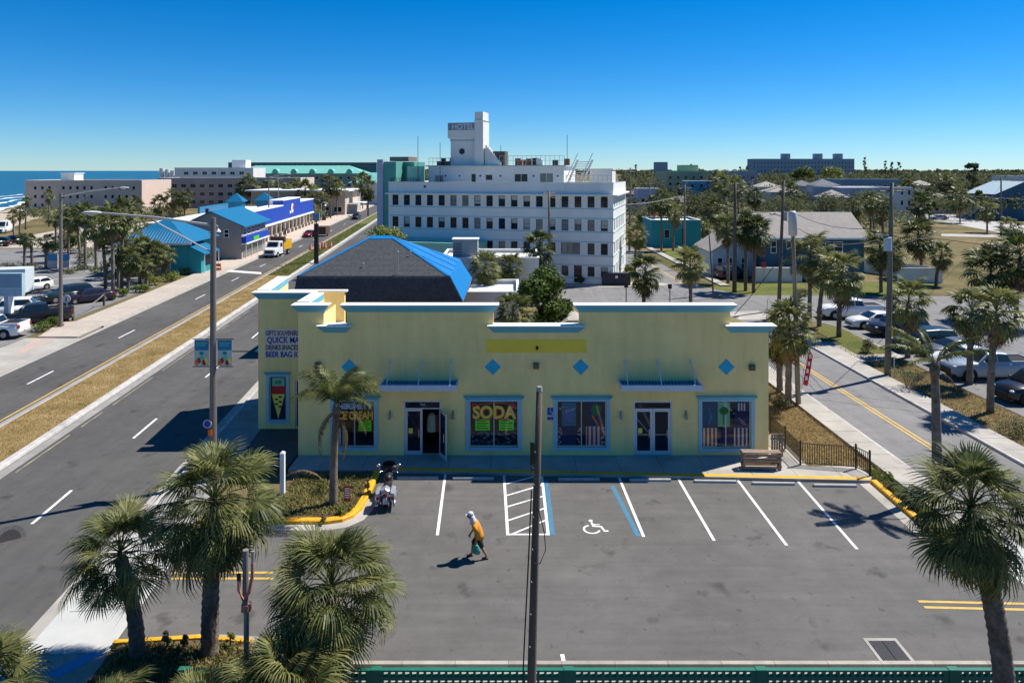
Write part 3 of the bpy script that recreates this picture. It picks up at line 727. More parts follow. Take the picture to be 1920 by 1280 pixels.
for k, (a, c, z0, z1) in enumerate(wins):
    w = window(shop, (0, 0, 0), X_, -Y_, a, c, z0, z1, M_ALU, M_GLASS, 0.14, 0.05, 1)
    b = MB(); t = 0.17
    b.box(a - t, a, -0.06, 0.02, z0 - 0.15, z1 + 0.1); b.box(c, c + t, -0.06, 0.02, z0 - 0.15, z1 + 0.1)
    b.box(a, c, -0.06, 0.02, z0 - 0.15, z0); b.box(a, c, -0.06, 0.02, z1, z1 + 0.1)
    b.build('trim', M_TRIML, w)
    b = MB(); b.frustum((a - t - 0.02, c + t + 0.02, -0.07, 0.02, z1 + 0.102), (a - t - 0.12, c + t + 0.12, -0.17, 0.02, z1 + 0.26)); b.build('head_moulding', M_TRIM, w)
    m_ = (a + c) / 2
    b = MB(); b.box(a + 0.05, m_ - 0.026, 0.058, 0.062, z0 + 0.05, z1 - 0.05); b.box(m_ + 0.026, c - 0.05, 0.058, 0.062, z0 + 0.05, z1 - 0.05); b.build('glazing', M_CLEAR, w)
    if k == 0:
        text_obj('window_lettering', "HERSHEY'S", 0.36, flatmat('pale blue letter', (200, 222, 245)), w, (m_, 0.085, z1 - 0.40), bold=0.022, sx=0.95, align='CENTER')
        text_obj('window_lettering', 'ICE CREAM', 0.54, M_SRED, w, (m_ + 0.03, 0.088, z1 - 0.92), bold=0.045, sx=0.68, align='CENTER')
        text_obj('window_lettering', 'ICE CREAM', 0.54, M_YEL, w, (m_, 0.08, z1 - 0.90), bold=0.025, sx=0.68, align='CENTER')
        p = poster('price_card', m_ + 0.2, m_ + 0.82, z0 + 0.75, z0 + 1.3, M_NEON, w)
        b = MB(); [b.box(m_ + 0.27, m_ + 0.74 - 0.1 * (i % 2), 0.090, 0.096, z0 + 0.85 + i * 0.12, z0 + 0.89 + i * 0.12) for i in range(4)]; b.build('scribble', mat('card ink', lin(20, 110, 10), 0.7), p)
        b = MB(); [b.box(a + 0.2 + i * 0.2, a + 0.32 + i * 0.2, 0.09, 0.1, z0 + 0.1, z0 + 0.9 + 0.1 * (i % 2)) for i in range(2)]; b.build('hanging_shirt', M_FLAGW, w)
    if k == 1:
        p = poster('sign_panel', a + 0.06, c - 0.06, z1 - 0.98, z1 - 0.06, M_SIGNBG, w, 0.118)
        text_obj('window_lettering', 'SODA', 0.84, M_SRED, p, (m_ + 0.03, 0.098, z1 - 0.89), bold=0.06, sx=0.92, align='CENTER')
        text_obj('window_lettering', 'SODA', 0.84, M_YEL, p, (m_, 0.088, z1 - 0.85), bold=0.034, sx=0.92, align='CENTER')
        for xx in (a + 0.25, c - 0.3):
            b = MB(); b.ball((xx, 0.09, z1 - 0.22), 0.16, 0.01, 0.11); b.build('cherry_print', M_SRED, p)
        b = MB(); b.tube([(a + 0.4, 0.09, z1 - 0.2), (m_ - 0.3, 0.09, z1 - 0.14), (m_ + 0.3, 0.09, z1 - 0.1), (c - 0.4, 0.09, z1 - 0.18)], 0.02, 6); b.build('swirl_print', M_ORG, p)
        for xx in (a + 0.28, m_ + 0.25):
            p = poster('price_card', xx, xx + 0.72, z0 + 0.78, z0 + 1.32, M_NEON, w)
            b = MB(); [b.box(xx + 0.07, xx + 0.64 - 0.12 * (i % 2), 0.090, 0.096, z0 + 0.87 + i * 0.12, z0 + 0.91 + i * 0.12) for i in range(4)]; b.build('scribble', MATS['card ink'], p)
        r = random.Random(5); b = MB(); b2 = MB()
        for i in range(60):
            xx = r.uniform(a + 0.1, c - 0.2); zz = r.uniform(z0 + 0.08, z0 + 0.7); bb = b if i % 2 else b2; bb.mi = 0
            bb.box(xx, xx + r.uniform(0.04, 0.16), 0.10 + i * 0.0003, 0.104 + i * 0.0003, zz, zz + r.uniform(0.02, 0.08))
        b.build('souvenirs', M_TEALT, w)['kind'] = 'stuff'; b2.build('souvenirs', flatmat('shell grey', (110, 135, 160)), w)['kind'] = 'stuff'
    if k == 2:
        poster('beach_towel', a + 0.25, a + 0.95, z0 + 1.0, z1 - 0.1, M_TEALT, w); poster('towel_print', a + 0.4, a + 0.78, z0 + 1.2, z1 - 0.4, flatmat('towel print', (90, 110, 170)), w, 0.097)
        p = poster('beach_towel', m_ + 0.28, c - 0.2, z0 + 1.0, z1 - 0.12, M_NAVY, w)
        b = MB(); b.ball((m_ + 0.72, 0.09, z1 - 0.45), 0.26, 0.01, 0.3); b.build('towel_print', M_PALMG, p)
        b = MB(); b.tube([(m_ + 0.5, 0.085, z1 - 0.7), (m_ + 0.85, 0.085, z0 + 1.0)], 0.05, 6); b.build('board_print', M_ORG, p)
        poster('beach_towel', a + 0.22, m_ - 0.25, z0 + 0.08, z0 + 0.98, M_NAVY, w)
        p = poster('flag_towel', m_ + 0.22, c - 0.28, z0 + 0.06, z0 + 0.98, M_FLAGW, w)
        for i in range(4): b = MB(); b.box(m_ + 0.26 + i * 0.21, m_ + 0.36 + i * 0.21, 0.092, 0.098, z0 + 0.07, z0 + 0.97); b.build('stripe', M_FLAGR, p)
        r = random.Random(9); b = MB()
        for i in range(40):
            xx = r.choice((r.uniform(a + 0.05, a + 0.2), r.uniform(m_ - 0.22, m_ - 0.05), r.uniform(c - 0.26, c - 0.1))); zz = r.uniform(z0 + 0.1, z0 + 0.9); b.box(xx, xx + 0.07, 0.09, 0.1 + i * 0.0002, zz, zz + 0.05)
        b.build('souvenirs', M_FLAGW, w)['kind'] = 'stuff'
    if k == 3:
        p = poster('beach_towel', a + 0.08, a + 0.76, z0 + 1.0, z1 - 0.08, flatmat('towel deep teal', (15, 80, 115)), w)
        b = MB(); b.tube([(a + 0.35, 0.095, z0 + 1.15), (a + 0.45, 0.095, z0 + 1.5), (a + 0.38, 0.095, z1 - 0.35)], [0.05, 0.09, 0.03], 6); b.build('towel_print', M_TEALT, p)
        p = poster('beach_towel', a + 0.8, a + 1.4, z0 + 1.02, z1 - 0.08, M_SEAF, w)
        b = MB(); b.ball((a + 1.1, 0.09, z1 - 0.5), 0.22, 0.012, 0.2); b.build('towel_print', M_PALMG, p)
        b = MB(); b.box(a + 1.07, a + 1.13, 0.088, 0.094, z0 + 1.1, z1 - 0.6); b.build('trunk_print', M_PALMG, p)
        p = poster('flag_towel', c - 0.75, c - 0.1, z0 + 1.0, z1 - 0.1, M_NAVY, w)
        for i in range(3): b = MB(); b.box(c - 0.6 + i * 0.14, c - 0.53 + i * 0.14, 0.092, 0.098, z1 - 0.5, z1 - 0.12); b.build('stripe', M_FLAGW, p)
        for x0_, col in ((a + 0.1, M_CREAM), (c - 0.8, M_FLAGW)):
            p = poster('flag_towel', x0_, x0_ + 0.66, z0 + 0.06, z0 + 0.96, col, w)
            for i in range(3): b = MB(); b.box(x0_ + 0.08 + i * 0.2, x0_ + 0.18 + i * 0.2, 0.092, 0.098, z0 + 0.07, z0 + 0.95); b.build('stripe', M_FLAGR if x0_ < m_ else M_NAVY, p)
        poster('beach_towel', a + 0.85, c - 0.85, z0 + 0.06, z0 + 0.9, M_NAVY, w)
# doors
def leaf_door(parent, w, h, hinge, ang, name='door'):
    d = link(name, None, parent, hinge, (0, 0, ang)); b = MB(); f = 0.11
    b.box(0, f, -0.025, 0.025, 0, h); b.box(w - f, w, -0.025, 0.025, 0, h); b.box(f, w - f, -0.025, 0.025, 0, 0.2); b.box(f, w - f, -0.025, 0.025, h - f, h)
    me = b.mesh(name, M_ALU); d2 = link(name, me, parent, hinge, (0, 0, ang)); bpy.data.objects.remove(d)
    b = MB(); b.box(f - 0.01, w - f + 0.01, -0.008, 0.008, 0.19, h - f + 0.01); b.build('pane', M_GLASS, d2)
    b = MB(); b.tube([(w - 0.17, -0.07, 0.85), (w - 0.17, -0.07, 1.25)], 0.018, 6); b.build('handle', M_CHROME, d2)
    return d2
for k, (a, c, z0, z1) in enumerate(doors):
    b = MB(); t = 0.07; zt = z1 - 0.36
    b.box(a, a + t, 0.02, 0.14, z0, z1); b.box(c - t, c, 0.02, 0.14, z0, z1); b.box(a + t, c - t, 0.02, 0.14, z1 - t, z1); b.box(a + t, c - t, 0.02, 0.14, zt - 0.05, zt)
    fr = b.build('door_frame', M_ALU, shop)
    b = MB(); b.box(a + t, c - t, 0.07, 0.09, zt + 0.001, z1 - t - 0.001); b.build('transom', M_GLASS, fr)
    h = zt - 0.05 - z0 - 0.01; mid = (a + c) / 2; lw = mid - a - t - 0.005
    d1 = leaf_door(shop, lw, h, (a + t, 0.08, z0), 0)
    b = MB(); b.box(0.16, 0.36, -0.035, -0.03, 1.05, 1.3); b.build('notice', M_YEL, d1)
    if k == 0:
        d2 = leaf_door(shop, lw, h, (c - t, 0.02, z0), math.radians(-62)); d2.scale = (1, 1, 1)
        text_obj('street_number', '709', 0.16, M_FLAGW, fr, (mid, 0.06, zt + 0.09), align='CENTER')
        # shop interior seen through the open leaf
        b = MB(); x0, x1 = a - 2, c + 1.5
        b.face([(x0, 4, 0), (x1, 4, 0), (x1, 4, 3.2), (x0, 4, 3.2)]); b.face([(x0, 0.26, 3.2), (x1, 0.26, 3.2), (x1, 4, 3.2), (x0, 4, 3.2)]); b.face([(x0, 0.26, 0.11), (x1, 0.26, 0.11), (x1, 4, 0.11), (x0, 4, 0.11)])
        b.face([(x0, 0.26, 0), (x0, 4, 0), (x0, 4, 3.2), (x0, 0.26, 3.2)]); b.face([(x1, 0.26, 0), (x1, 4, 0), (x1, 4, 3.2), (x1, 0.26, 3.2)])
        b.build('interior', mat('shop interior', (0.10, 0.07, 0.06), 0.9, 0.3, 3), shop)
        for xx, mm in ((mid + 0.35, M_CREAM), (mid + 0.8, M_FLAGR), (mid - 0.4, M_FLAGW)):
            b = MB(); b.tube([(xx, 1.0, 0.95), (xx, 1.0, 1.5), (xx, 1.0, 1.75), (xx, 1.0, 1.85)], [0.28, 0.26, 0.2, 0.08], 8); b.build('hanging_shirt', mm, shop)
    else:
        d2 = leaf_door(shop, lw, h, (mid + 0.005, 0.08, z0), 0)
        b = MB(); b.tube([(0.12, -0.03, 1.75), (lw - 0.12, -0.03, 1.0)], 0.025, 6); b.build('push_bar', M_GALV, d1)
        for dd in (d1, d2):
            b = MB(); b.box(0.1, lw - 0.1, -0.05, -0.03, 0.98, 1.02); b.build('push_bar', M_GALV, dd)
# canopies
for px0, px1 in ((718, 860), (1158, 1308)):
    a, c = sx(px0), sx(px1); y0 = -1.1
    b = MB(); zc = 3.72
    b.box(a, c, y0, y0 + 0.08, zc - 0.12, zc + 0.14); b.box(a, a + 0.07, y0 + 0.08, -0.001, zc - 0.08, zc + 0.1); b.box(c - 0.07, c, y0 + 0.08, -0.001, zc - 0.08, zc + 0.1)
    cn = b.build('canopy', mat('canopy edge', (0.56, 0.62, 0.72), 0.5, 0.06, 3), shop)
    nsl = 12; me = None
    b = MB(); b.box(a + 0.071, c - 0.071, y0 + 0.081, -0.002, zc - 0.06, zc - 0.035); b.build('deck_sheet', mat('canopy blue', (0.05, 0.19, 0.36), 0.45, 0.1, 3), cn)
    b = MB(); b.box(-0.045, 0.045, y0 + 0.085, -0.01, -0.03, 0.03); me = b.mesh('slat', mat('canopy blue', (0.05, 0.19, 0.36), 0.45, 0.1, 3))
    for i in range(nsl * 2): link('slat', me, cn, (a + 0.13 + (c - a - 0.26) * i / (nsl * 2 - 1), 0, zc))
    for xx in (a + 0.35, (a + c) / 2, c - 0.35):
        b = MB(); b.tube([(xx, y0 + 0.12, zc + 0.12), (xx, -0.02, zc + 1.0)], 0.03, 6); b.box(xx - 0.04, xx + 0.04, -0.03, 0, zc + 0.9, zc + 1.1); b.build('tie_rod', mat('pale rod', (0.55, 0.62, 0.68), 0.5), cn)
# diamonds, painted band, wall lights, accessible sign
for px in (655, 924, 1089, 1362):
    b = MB(); x, z, q = sx(px), sz(688), 0.40
    n = b.av([(x-q, 0, z), (x, 0, z-q), (x+q, 0, z), (x, 0, z+q), (x-q*0.86, -0.05, z), (x, -0.05, z-q*0.86), (x+q*0.86, -0.05, z), (x, -0.05, z+q*0.86)])
    for q4 in ((4,5,6,7), (0,1,5,4), (1,2,6,5), (2,3,7,6), (3,0,4,7)): b.f.append(tuple(n+i for i in q4)); b.m.append(0)
    b.build('diamond_tile', M_DIAM, shop)
b = MB(); b.box(sx(911), sx(1100), -0.004, 0.0, sz(661), sz(636)); b.build('painted_band', M_STUCCO2, shop)
b = MB(); b.ball((sx(1007), -0.03, sz(652)), 0.07, 0.03, 0.11); b.build('bracket', M_BLACK, shop)
for px, py in ((1005, 684), (1409, 687), (597, 683)):
    b = MB(); x, z = sx(px), sz(py); b.box(x - 0.14, x + 0.14, -0.16, 0, z - 0.16, z + 0.12); b.box(x - 0.1, x + 0.1, -0.2, -0.16, z - 0.1, z + 0.08); b.build('flood_light', mat('bronze fitting', (0.14, 0.11, 0.08), 0.5, 0.2, 4), shop)
for px in (731, 850, 1164, 1286):
    b = MB(); x, z = sx(px), sz(776); b.box(x - 0.05, x + 0.05, -0.03, 0, z - 0.18, z + 0.18); b.tube([(x, -0.03, z + 0.1), (x, -0.12, z + 0.12), (x, -0.14, z)], 0.03, 6); b.cyl((x, -0.14, z + 0.02), (x, -0.14, z - 0.2), 0.04, 0.09); b.build('wall_lamp', M_GALV, shop)
sg = poster('accessible_sign', sx(1026), sx(1040), sz(778), sz(764), mat('sign plate blue', lin(20, 70, 170), 0.4), shop, -0.004)
b = MB(); b.tube([(sx(1033) - 0.04, -0.014, sz(767)), (sx(1033) - 0.03, -0.014, sz(771)), (sx(1033) + 0.05, -0.014, sz(772)), (sx(1033) + 0.08, -0.014, sz(776))], 0.018, 5); b.build('symbol', M_PAPER, sg)
poster('accessible_sign', sx(1026), sx(1040), sz(787), sz(781), MATS['sign plate blue'], shop, -0.004)
# wing sign and cone window
wxp = lambda px: (px - 960) * 37.3 / F
wzp = lambda py: CH - (py - H0) * 37.3 / F
b = MB(); b.box(wxp(496), -10.5, WY - 0.012, WY - 0.002, wzp(671), wzp(616)); sgn = b.build('sign_board', mat('faded sign board', (0.80, 0.68, 0.50), 0.8, 0.06, 2), shop)
for i, (s, py, size, mm) in enumerate((('GIFTS SOUVENIRS', 628.5, 0.36, flatmat('sign lilac', (110, 90, 140))), ('QUICK MART', 642.5, 0.46, M_SBLU), ('DRINKS SNACKS', 655.5, 0.38, flatmat('sign violet', (95, 75, 125))), ('BEER BAG ICE', 669, 0.42, M_SBLU))):
    text_obj('sign_lettering', s, size, mm, sgn, (wxp(498 + (2.5 if i == 1 else 0)), WY - 0.02, wzp(py)), bold=0.012, sx=0.62 if i in (0, 2) else 0.78)
o = wing_ops[0]; a, c, z0, z1 = o[0] + WX0, o[1] + WX0, o[2], o[3]
w = window(shop, (0, WY, 0), X_, -Y_, a, c, z0, z1, M_TRIML, M_GLASS, 0.1, 0.05)
b = MB(); t = 0.16; b.box(a - t, a, WY - 0.05, WY + 0.02, z0 - 0.14, z1 + 0.08); b.box(c, c + t, WY - 0.05, WY + 0.02, z0 - 0.14, z1 + 0.08); b.box(a, c, WY - 0.05, WY + 0.02, z0 - 0.14, z0); b.box(a, c, WY - 0.05, WY + 0.02, z1, z1 + 0.08); b.build('trim', M_TRIML, w)
b = MB(); b.frustum((a - t, c + t, WY - 0.06, WY + 0.02, z1 + 0.082), (a - t - 0.1, c + t + 0.1, WY - 0.14, WY + 0.02, z1 + 0.22)); b.build('head_moulding', M_TRIM, w)
m_ = (a + c) / 2; yy = WY + 0.075
p = poster('cone_panel', a + 0.06, c - 0.06, z0 + 0.06, z1 - 0.06, mat('panel deep blue', lin(12, 30, 60), 0.4), w, yy + 0.015)
b = MB(); b.face([(m_ - 0.36, yy - 0.004, z0 + 1.45), (m_, yy - 0.004, z0 + 0.1), (m_ + 0.36, yy - 0.004, z0 + 1.45)]); b.build('cone_print', M_YEL, p)
b = MB(); b.box(m_ - 0.36, m_ + 0.36, yy - 0.006, yy - 0.002, z0 + 1.42, z0 + 1.85); b.build('band_print', M_SRED, p)
b = MB(); b.box(m_ - 0.34, m_ + 0.34, yy - 0.006, yy - 0.002, z0 + 1.85, z1 - 0.1); b.build('scoop_print', M_SEAF, p)
text_obj('cone_lettering', 'ICE', 0.22, M_PALMG, p, (m_, yy - 0.012, z1 - 0.42), bold=0.01, align='CENTER')
b = MB(); [b.ball((m_ + 0.1 * (-1) ** i, yy - 0.006, z0 + 0.75 + 0.13 * i), 0.1, 0.006, 0.05) for i in range(5)]; b.build('cone_lettering', M_SIGNBG, p)['kind'] = 'stuff'
o = wing_ops[1]; window(shop, (0, WY, 0), X_, -Y_, o[0] + WX0, o[1] + WX0, o[2], o[3], M_ALU, M_GLASS, 0.1, 0.08, name='wing_door')

# ------------------------------------------------------------------ mansard building with the blue tarp
hb = thing('mansard_building', 'brown brick building under a charcoal mansard roof half covered with blue tarp', 'building', (-10.4, 53, 0))
ex0, ex1, ey0, ey1, ez = -6.4, 6.65, 0.0, 11.7, 4.0
bx0, bx1, by0, by1, bz = -6.2, 5.6, 0.55, 10.7, 5.86
rx0, rx1, ry, rz_ = -1.4, 0.2, 5.7, 8.45
b = MB(); b.box(ex0 + 0.7, ex1 - 0.7, 0.75, ey1 - 0.7, 0, 3.85); b.build('wall', M_BRICK, hb)
b = MB(); b.box(ex0, ex1, ey0, ey1, ez - 0.18, ez - 0.005); b.build('eave', M_SHING, hb)
def rows_slope(p00, p10, p01, p11, rows, m, name, parent, lift=0.03):
    """a roof slope laid in overlapping courses, each a thin stepped strip"""
    p00, p10, p01, p11 = map(Vector, (p00, p10, p01, p11)); b = MB()
    n = (p10 - p00).cross(p01 - p00).normalized()
    if n.z < 0: n = -n
    for i in range(rows):
        t0, t1 = i / rows, (i + 1) / rows
        a, c, d, e = p00.lerp(p01, t0), p10.lerp(p11, t0), p10.lerp(p11, t1), p00.lerp(p01, t1)
        b.face([a + n*lift, c + n*lift, d + n*0.004, e + n*0.004]); b.face([a, c, c + n*lift, a + n*lift])
    return b.build(name, m, parent)
rows_slope((ex0, ey0, ez), (ex1, ey0, ez), (bx0, by0, bz), (bx1, by0, bz), 14, M_SHING, 'lower_roof_slope', hb)
rows_slope((bx0, by0, bz), (bx1, by0, bz), (rx0, ry, rz_), (rx1, ry, rz_), 34, M_SHING, 'upper_roof_slope', hb, 0.02)
b = MB()
b.face([(bx1 + 0.02, by0, bz + 0.02), (bx1 + 0.02, by1, bz + 0.02), (rx1, ry, rz_ + 0.03)]); b.face([(ex1 + 0.02, ey0, ez), (ex1 + 0.02, ey1, ez), (bx1 + 0.02, by1, bz + 0.02), (bx1 + 0.02, by0, bz + 0.02)])
b.face([(bx0, by1, bz), (bx0, by0, bz + 0.02), (rx0, ry, rz_ + 0.03)]); b.face([(bx1, by1, bz), (bx0, by1, bz), (rx0, ry, rz_), (rx1, ry, rz_)])
b.face([(ex0, ey1, ez), (ex0, ey0, ez), (bx0, by0, bz), (bx0, by1, bz)]); b.face([(ex1, ey1, ez), (ex0, ey1, ez), (bx0, by1, bz), (bx1, by1, bz)])
b.build('blue_tarp', M_TARP, hb)
# tarp folded over the ridge and hips, with battens
b = MB(); b.face([(rx0 - 0.25, ry - 0.45, rz_ - 0.17), (rx1 + 0.25, ry - 0.45, rz_ - 0.17), (rx1 + 0.1, ry, rz_ + 0.06), (rx0 - 0.1, ry, rz_ + 0.06)])
for xa, xb in ((bx0, rx0), (bx1, rx1)):
    s = 1 if xa < 0 else -1
    b.face([(xa, by0 - 0.02, bz + 0.05), (xa + s*0.22, by0 - 0.02, bz + 0.05), (xb + s*0.06, ry - 0.2, rz_ - 0.03), (xb - s*0.1, ry, rz_ + 0.05)])
b.build('tarp_fold', M_TARP, hb)
for t in (0.25, 0.5, 0.75):
    b = MB(); y = by0 + (by1 - by0) * t; tt = min(t, 1 - t) * 2
    b.tube([(bx1 + 0.03, y, bz + 0.05), (bx1 + (rx1 - bx1) * tt * 0.95, y, bz + (rz_ - bz) * tt * 0.95 + 0.05)], 0.035, 5); b.build('batten', M_TARP, hb)
for x, y, h in ((1.55, 0.75, 1.75), (2.2, 3.0, 0.35), (-1.3, 1.6, 0.3)):
    z0 = bz + (y - by0) / (ry - by0) * (rz_ - bz); b = MB()
    b.tube([(x, y, z0 - 0.1), (x, y, z0 + h)], 0.035, 6); b.ball((x, y, z0 + h), 0.07); b.build('roof_vent', M_GALV, hb)

# ------------------------------------------------------------------ art deco hotel
HA = math.atan2(-7.6, 28.9)
hotel = thing('deco_hotel', 'long four-storey pale blue deco hotel with rows of dark windows and rooftop HOTEL sign', 'hotel', (-16.5, 92.6, 0), HA)
M_HOT = mat('pale hotel stucco', (0.72, 0.72, 0.68), 0.85, 0.07, 0.4, 0.1, 40, streak=True)
M_HOTB = mat('hotel teal band', (0.36, 0.52, 0.55), 0.85, 0.08, 0.5)
M_TEALW = mat('teal tower paint', (0.10, 0.33, 0.28), 0.8, 0.08, 0.5)
M_MINT = mat('mint paint', (0.30, 0.58, 0.45), 0.8, 0.06, 0.5)
M_LAV = mat('lavender grey paint', (0.40, 0.42, 0.52), 0.8, 0.06, 0.5)
HL, HD, HZ = 29.9, 15.8, 12.45
rows = [(9.42, 10.80), (6.54, 7.92), (3.62, 5.02), (0.9, 2.15)]
ss = [1.0 + 1.635 * i for i in range(18)]
ops, wl_ = [], []
for ri, (z0, z1) in enumerate(rows):
    for i, s in enumerate(ss):
        if ri == 2 and i in (14, 15): continue
        if ri >= 2 and i < 7: continue
        if ri == 3 and i in (15,): ops.append((s - 0.5, s + 0.5, 0.1, 2.3)); wl_.append((s - 0.5, s + 0.5, 0.1, 2.3, ri, i)); continue
        ops.append((s - 0.43, s + 0.43, z0, z1)); wl_.append((s - 0.43, s + 0.43, z0, z1, ri, i))
t0 = ss[14] - 0.5; ops.append((t0, t0 + 2.4, 3.62, 5.05)); wl_.append((t0, t0 + 2.4, 3.62, 5.05, 2, 14))
side_ops = []
for z0, z1 in rows:
    for s in (1.6, 4.2, 6.8, 9.4, 12.0): side_ops.append((s - 0.45, s + 0.45, z0, z1))
b = MB(); wall(b, (0, 0, 0), X_, -Y_, HL, 0, HZ, ops, 0.22); wall(b, (HL, 0, 0), Y_, X_, HD, 0, HZ, side_ops, 0.22)
b.face([(0, HD, 0), (0, 0, 0), (0, 0, HZ), (0, HD, HZ)]); b.face([(HL, HD, 0), (0, HD, 0), (0, HD, HZ), (HL, HD, HZ)])
b.face([(0, 0.25, HZ), (HL, 0.25, HZ), (HL, 0, HZ), (0, 0, HZ)])
b.build('wall', M_HOT, hotel)
b = MB(); b.box(0.2, HL - 0.2, 0.2, HD - 0.2, 11.6, 11.7); b.build('roof', M_OFFW, hotel)
r = random.Random(11)
for s0, s1, z0, z1, ri, i in wl_:
    gm = M_GLASSB if (r.random() < (0.12 if ri == 0 else 0.4 if (ri == 1 and i > 9) else 0.15)) else M_GLASS
    hw_ = window(hotel, (0, 0, 0), X_, -Y_, s0, s1, z0, z1, mat('bronze window frame', (0.05, 0.05, 0.055), 0.5, 0.1, 4), gm, 0.16, 0.05, 2 if s1 - s0 > 2 else 0, 1 if s1 - s0 < 1.2 else 0, 'window' if z1 - z0 < 2.1 else 'door')
    if r.random() < (0.55 if ri == 1 and i > 6 else 0.2):
        b = MB(); q = r.uniform(0.25, 0.75); obar(b, (0, 0, 0), X_, -Y_, s0 + 0.06, s1 - 0.06, z1 - 0.06 - (z1 - z0) * q, z1 - 0.06, -0.145, -0.139); b.build('reflection_blind', mat('window blind', (0.42, 0.42, 0.38), 0.8, 0.2, 3), hw_)  # pale blinds stand in for reflections that differ from pane to pane
for s0, s1, z0, z1 in side_ops:
    window(hotel, (HL, 0, 0), Y_, X_, s0, s1, z0, z1, MATS['bronze window frame'], M_GLASS, 0.16, 0.05, 0, 1)
# eyebrow, string courses
b = MB(); b.box(-0.25, HL + 0.55, -0.55, HD, 10.88, 11.05); b.build('eyebrow', M_HOT, hotel)
for z0, z1 in rows:
    for zz in (z0 - 0.22, z1 + 0.10):
        if zz > 10.8: continue
        b = MB(); b.box(-0.06, HL + 0.06, -0.06, -0.001, zz, zz + 0.11); b.box(HL + 0.001, HL + 0.06, -0.06, HD, zz, zz + 0.11); b.build('string_course', M_HOTB, hotel)
b = MB(); b.box(-0.05, HL + 0.05, -0.05, HD, HZ + 0.001, HZ + 0.1); 
b = MB(); b.box(-0.06, HL + 0.06, -0.06, 0.28, HZ + 0.002, HZ + 0.09); b.build('coping', M_OFFW, hotel)
# low curved canopy in front, left
b = MB(); b.prism([(-0.5, -4.0), (12.6, -4.0), (13.6, -3.5), (13.8, -2.6), (13.8, -0.06), (-0.5, -0.06)], 3.9, 5.0); b.build('porch_roof', M_MINT, hotel)
b = MB(); b.box(0, 13.4, -3.6, -0.06, 0, 3.89); b.build('porch_wall', M_HOTB, hotel)
# penthouse with windows
px0, px1, py0 = 4.5, 23.2, 3.0
pops = [(10.6 - px0, 11.3 - px0, 12.2, 13.6), (12.6 - px0, 13.6 - px0, 12.7, 13.5), (16.6 - px0, 18.4 - px0, 12.5, 13.6), (20.0 - px0, 21.8 - px0, 12.4, 13.7), (5.4 - px0, 6.7 - px0, 12.3, 13.4)]
b = MB(); wall(b, (px0, py0, 0), X_, -Y_, px1 - px0, 11.7, 14.55, pops, 0.15); b.face([(px1, py0, 11.7), (px1, 12, 11.7), (px1, 12, 14.55), (px1, py0, 14.55)]); b.face([(px0, 12, 11.7), (px0, py0, 11.7), (px0, py0, 14.55), (px0, 12, 14.55)]); b.face([(px0, py0, 14.55), (px1, py0, 14.55), (px1, 12, 14.55), (px0, 12, 14.55)])
b.build('penthouse_wall', M_HOT, hotel)
b = MB(); b.box(px0 - 0.3, px1 + 0.3, py0 - 0.3, 12.2, 14.552, 14.7); b.build('penthouse_cornice', M_HOTB, hotel)
for o in pops: window(hotel, (px0, py0, 0), X_, -Y_, o[0], o[1], o[2], o[3], M_OFFW, M_GLASSB if o[0] < 2 or o[0] > 15 else M_GLASS, 0.1, 0.06, 1 if o[1] - o[0] > 1.2 else 0)
for s in (9.0, 11.9, 14.7, 19.2, 22.4, 7.0):
    b = MB(); b.ball((s, py0 - 0.05, 13.3), 0.13, 0.06, 0.13); b.build('wall_ornament', M_SBLU if s != 14.7 else M_BLACK, hotel)
# railings and roof deck clutter
def railing(parent, p, q, h, n, m, name='railing', r_=0.025):
    p = Vector(p); q = Vector(q); b = MB(); b.tube([p + Z_*h, q + Z_*h], r_, 5); b.tube([p + Z_*h*0.5, q + Z_*h*0.5], r_*0.7, 5); rl = b.build(name, m, parent)
    for i in range(n + 1):
        a = p.lerp(q, i / n); b = MB(); b.tube([a, a + Z_*h], r_, 5); b.build('post', m, rl)
railing(hotel, (14.5, 3.2, 14.7), (23.2, 3.2, 14.7), 1.25, 14, M_GALV); railing(hotel, (4.5, 3.2, 14.7), (8.0, 3.2, 14.7), 1.0, 6, M_GALV); railing(hotel, (0.3, 0.2, 12.5), (4.3, 0.2, 12.5), 0.5, 10, M_BLACK)
railing(hotel, (24, 0.3, 12.5), (HL - 0.2, 0.3, 12.5), 0.9, 10, M_GALV)
rng = random.Random(21)
for i in range(14):
    x = rng.uniform(15.4, 22.6); y = rng.uniform(4.2, 10.5); b = MB(); hh = rng.uniform(0.5, 1.0)
    b.box(x - 0.35, x + 0.35, y - 0.3, y + 0.3, 14.7, 14.7 + hh); b.build('deck_furniture', [mat('deck red', (0.25, 0.09, 0.06), 0.7), M_OFFW, M_BLACK][i % 3], hotel)
b = MB(); b.box(13.2, 14.9, 4.4, 6, 14.7, 16.6); b.build('plant_box', mat('deck brown', (0.10, 0.08, 0.07), 0.8), hotel)
for i in range(5):
    b = MB(); b.box(5.0 + i*0.62, 5.5 + i*0.62, 5, 5.6, 14.7, 15.3 + 0.4*(i % 2)); b.build('deck_furniture', [mat('deck red'  , (0.25, 0.09, 0.06)), M_BLACK][i % 2], hotel)
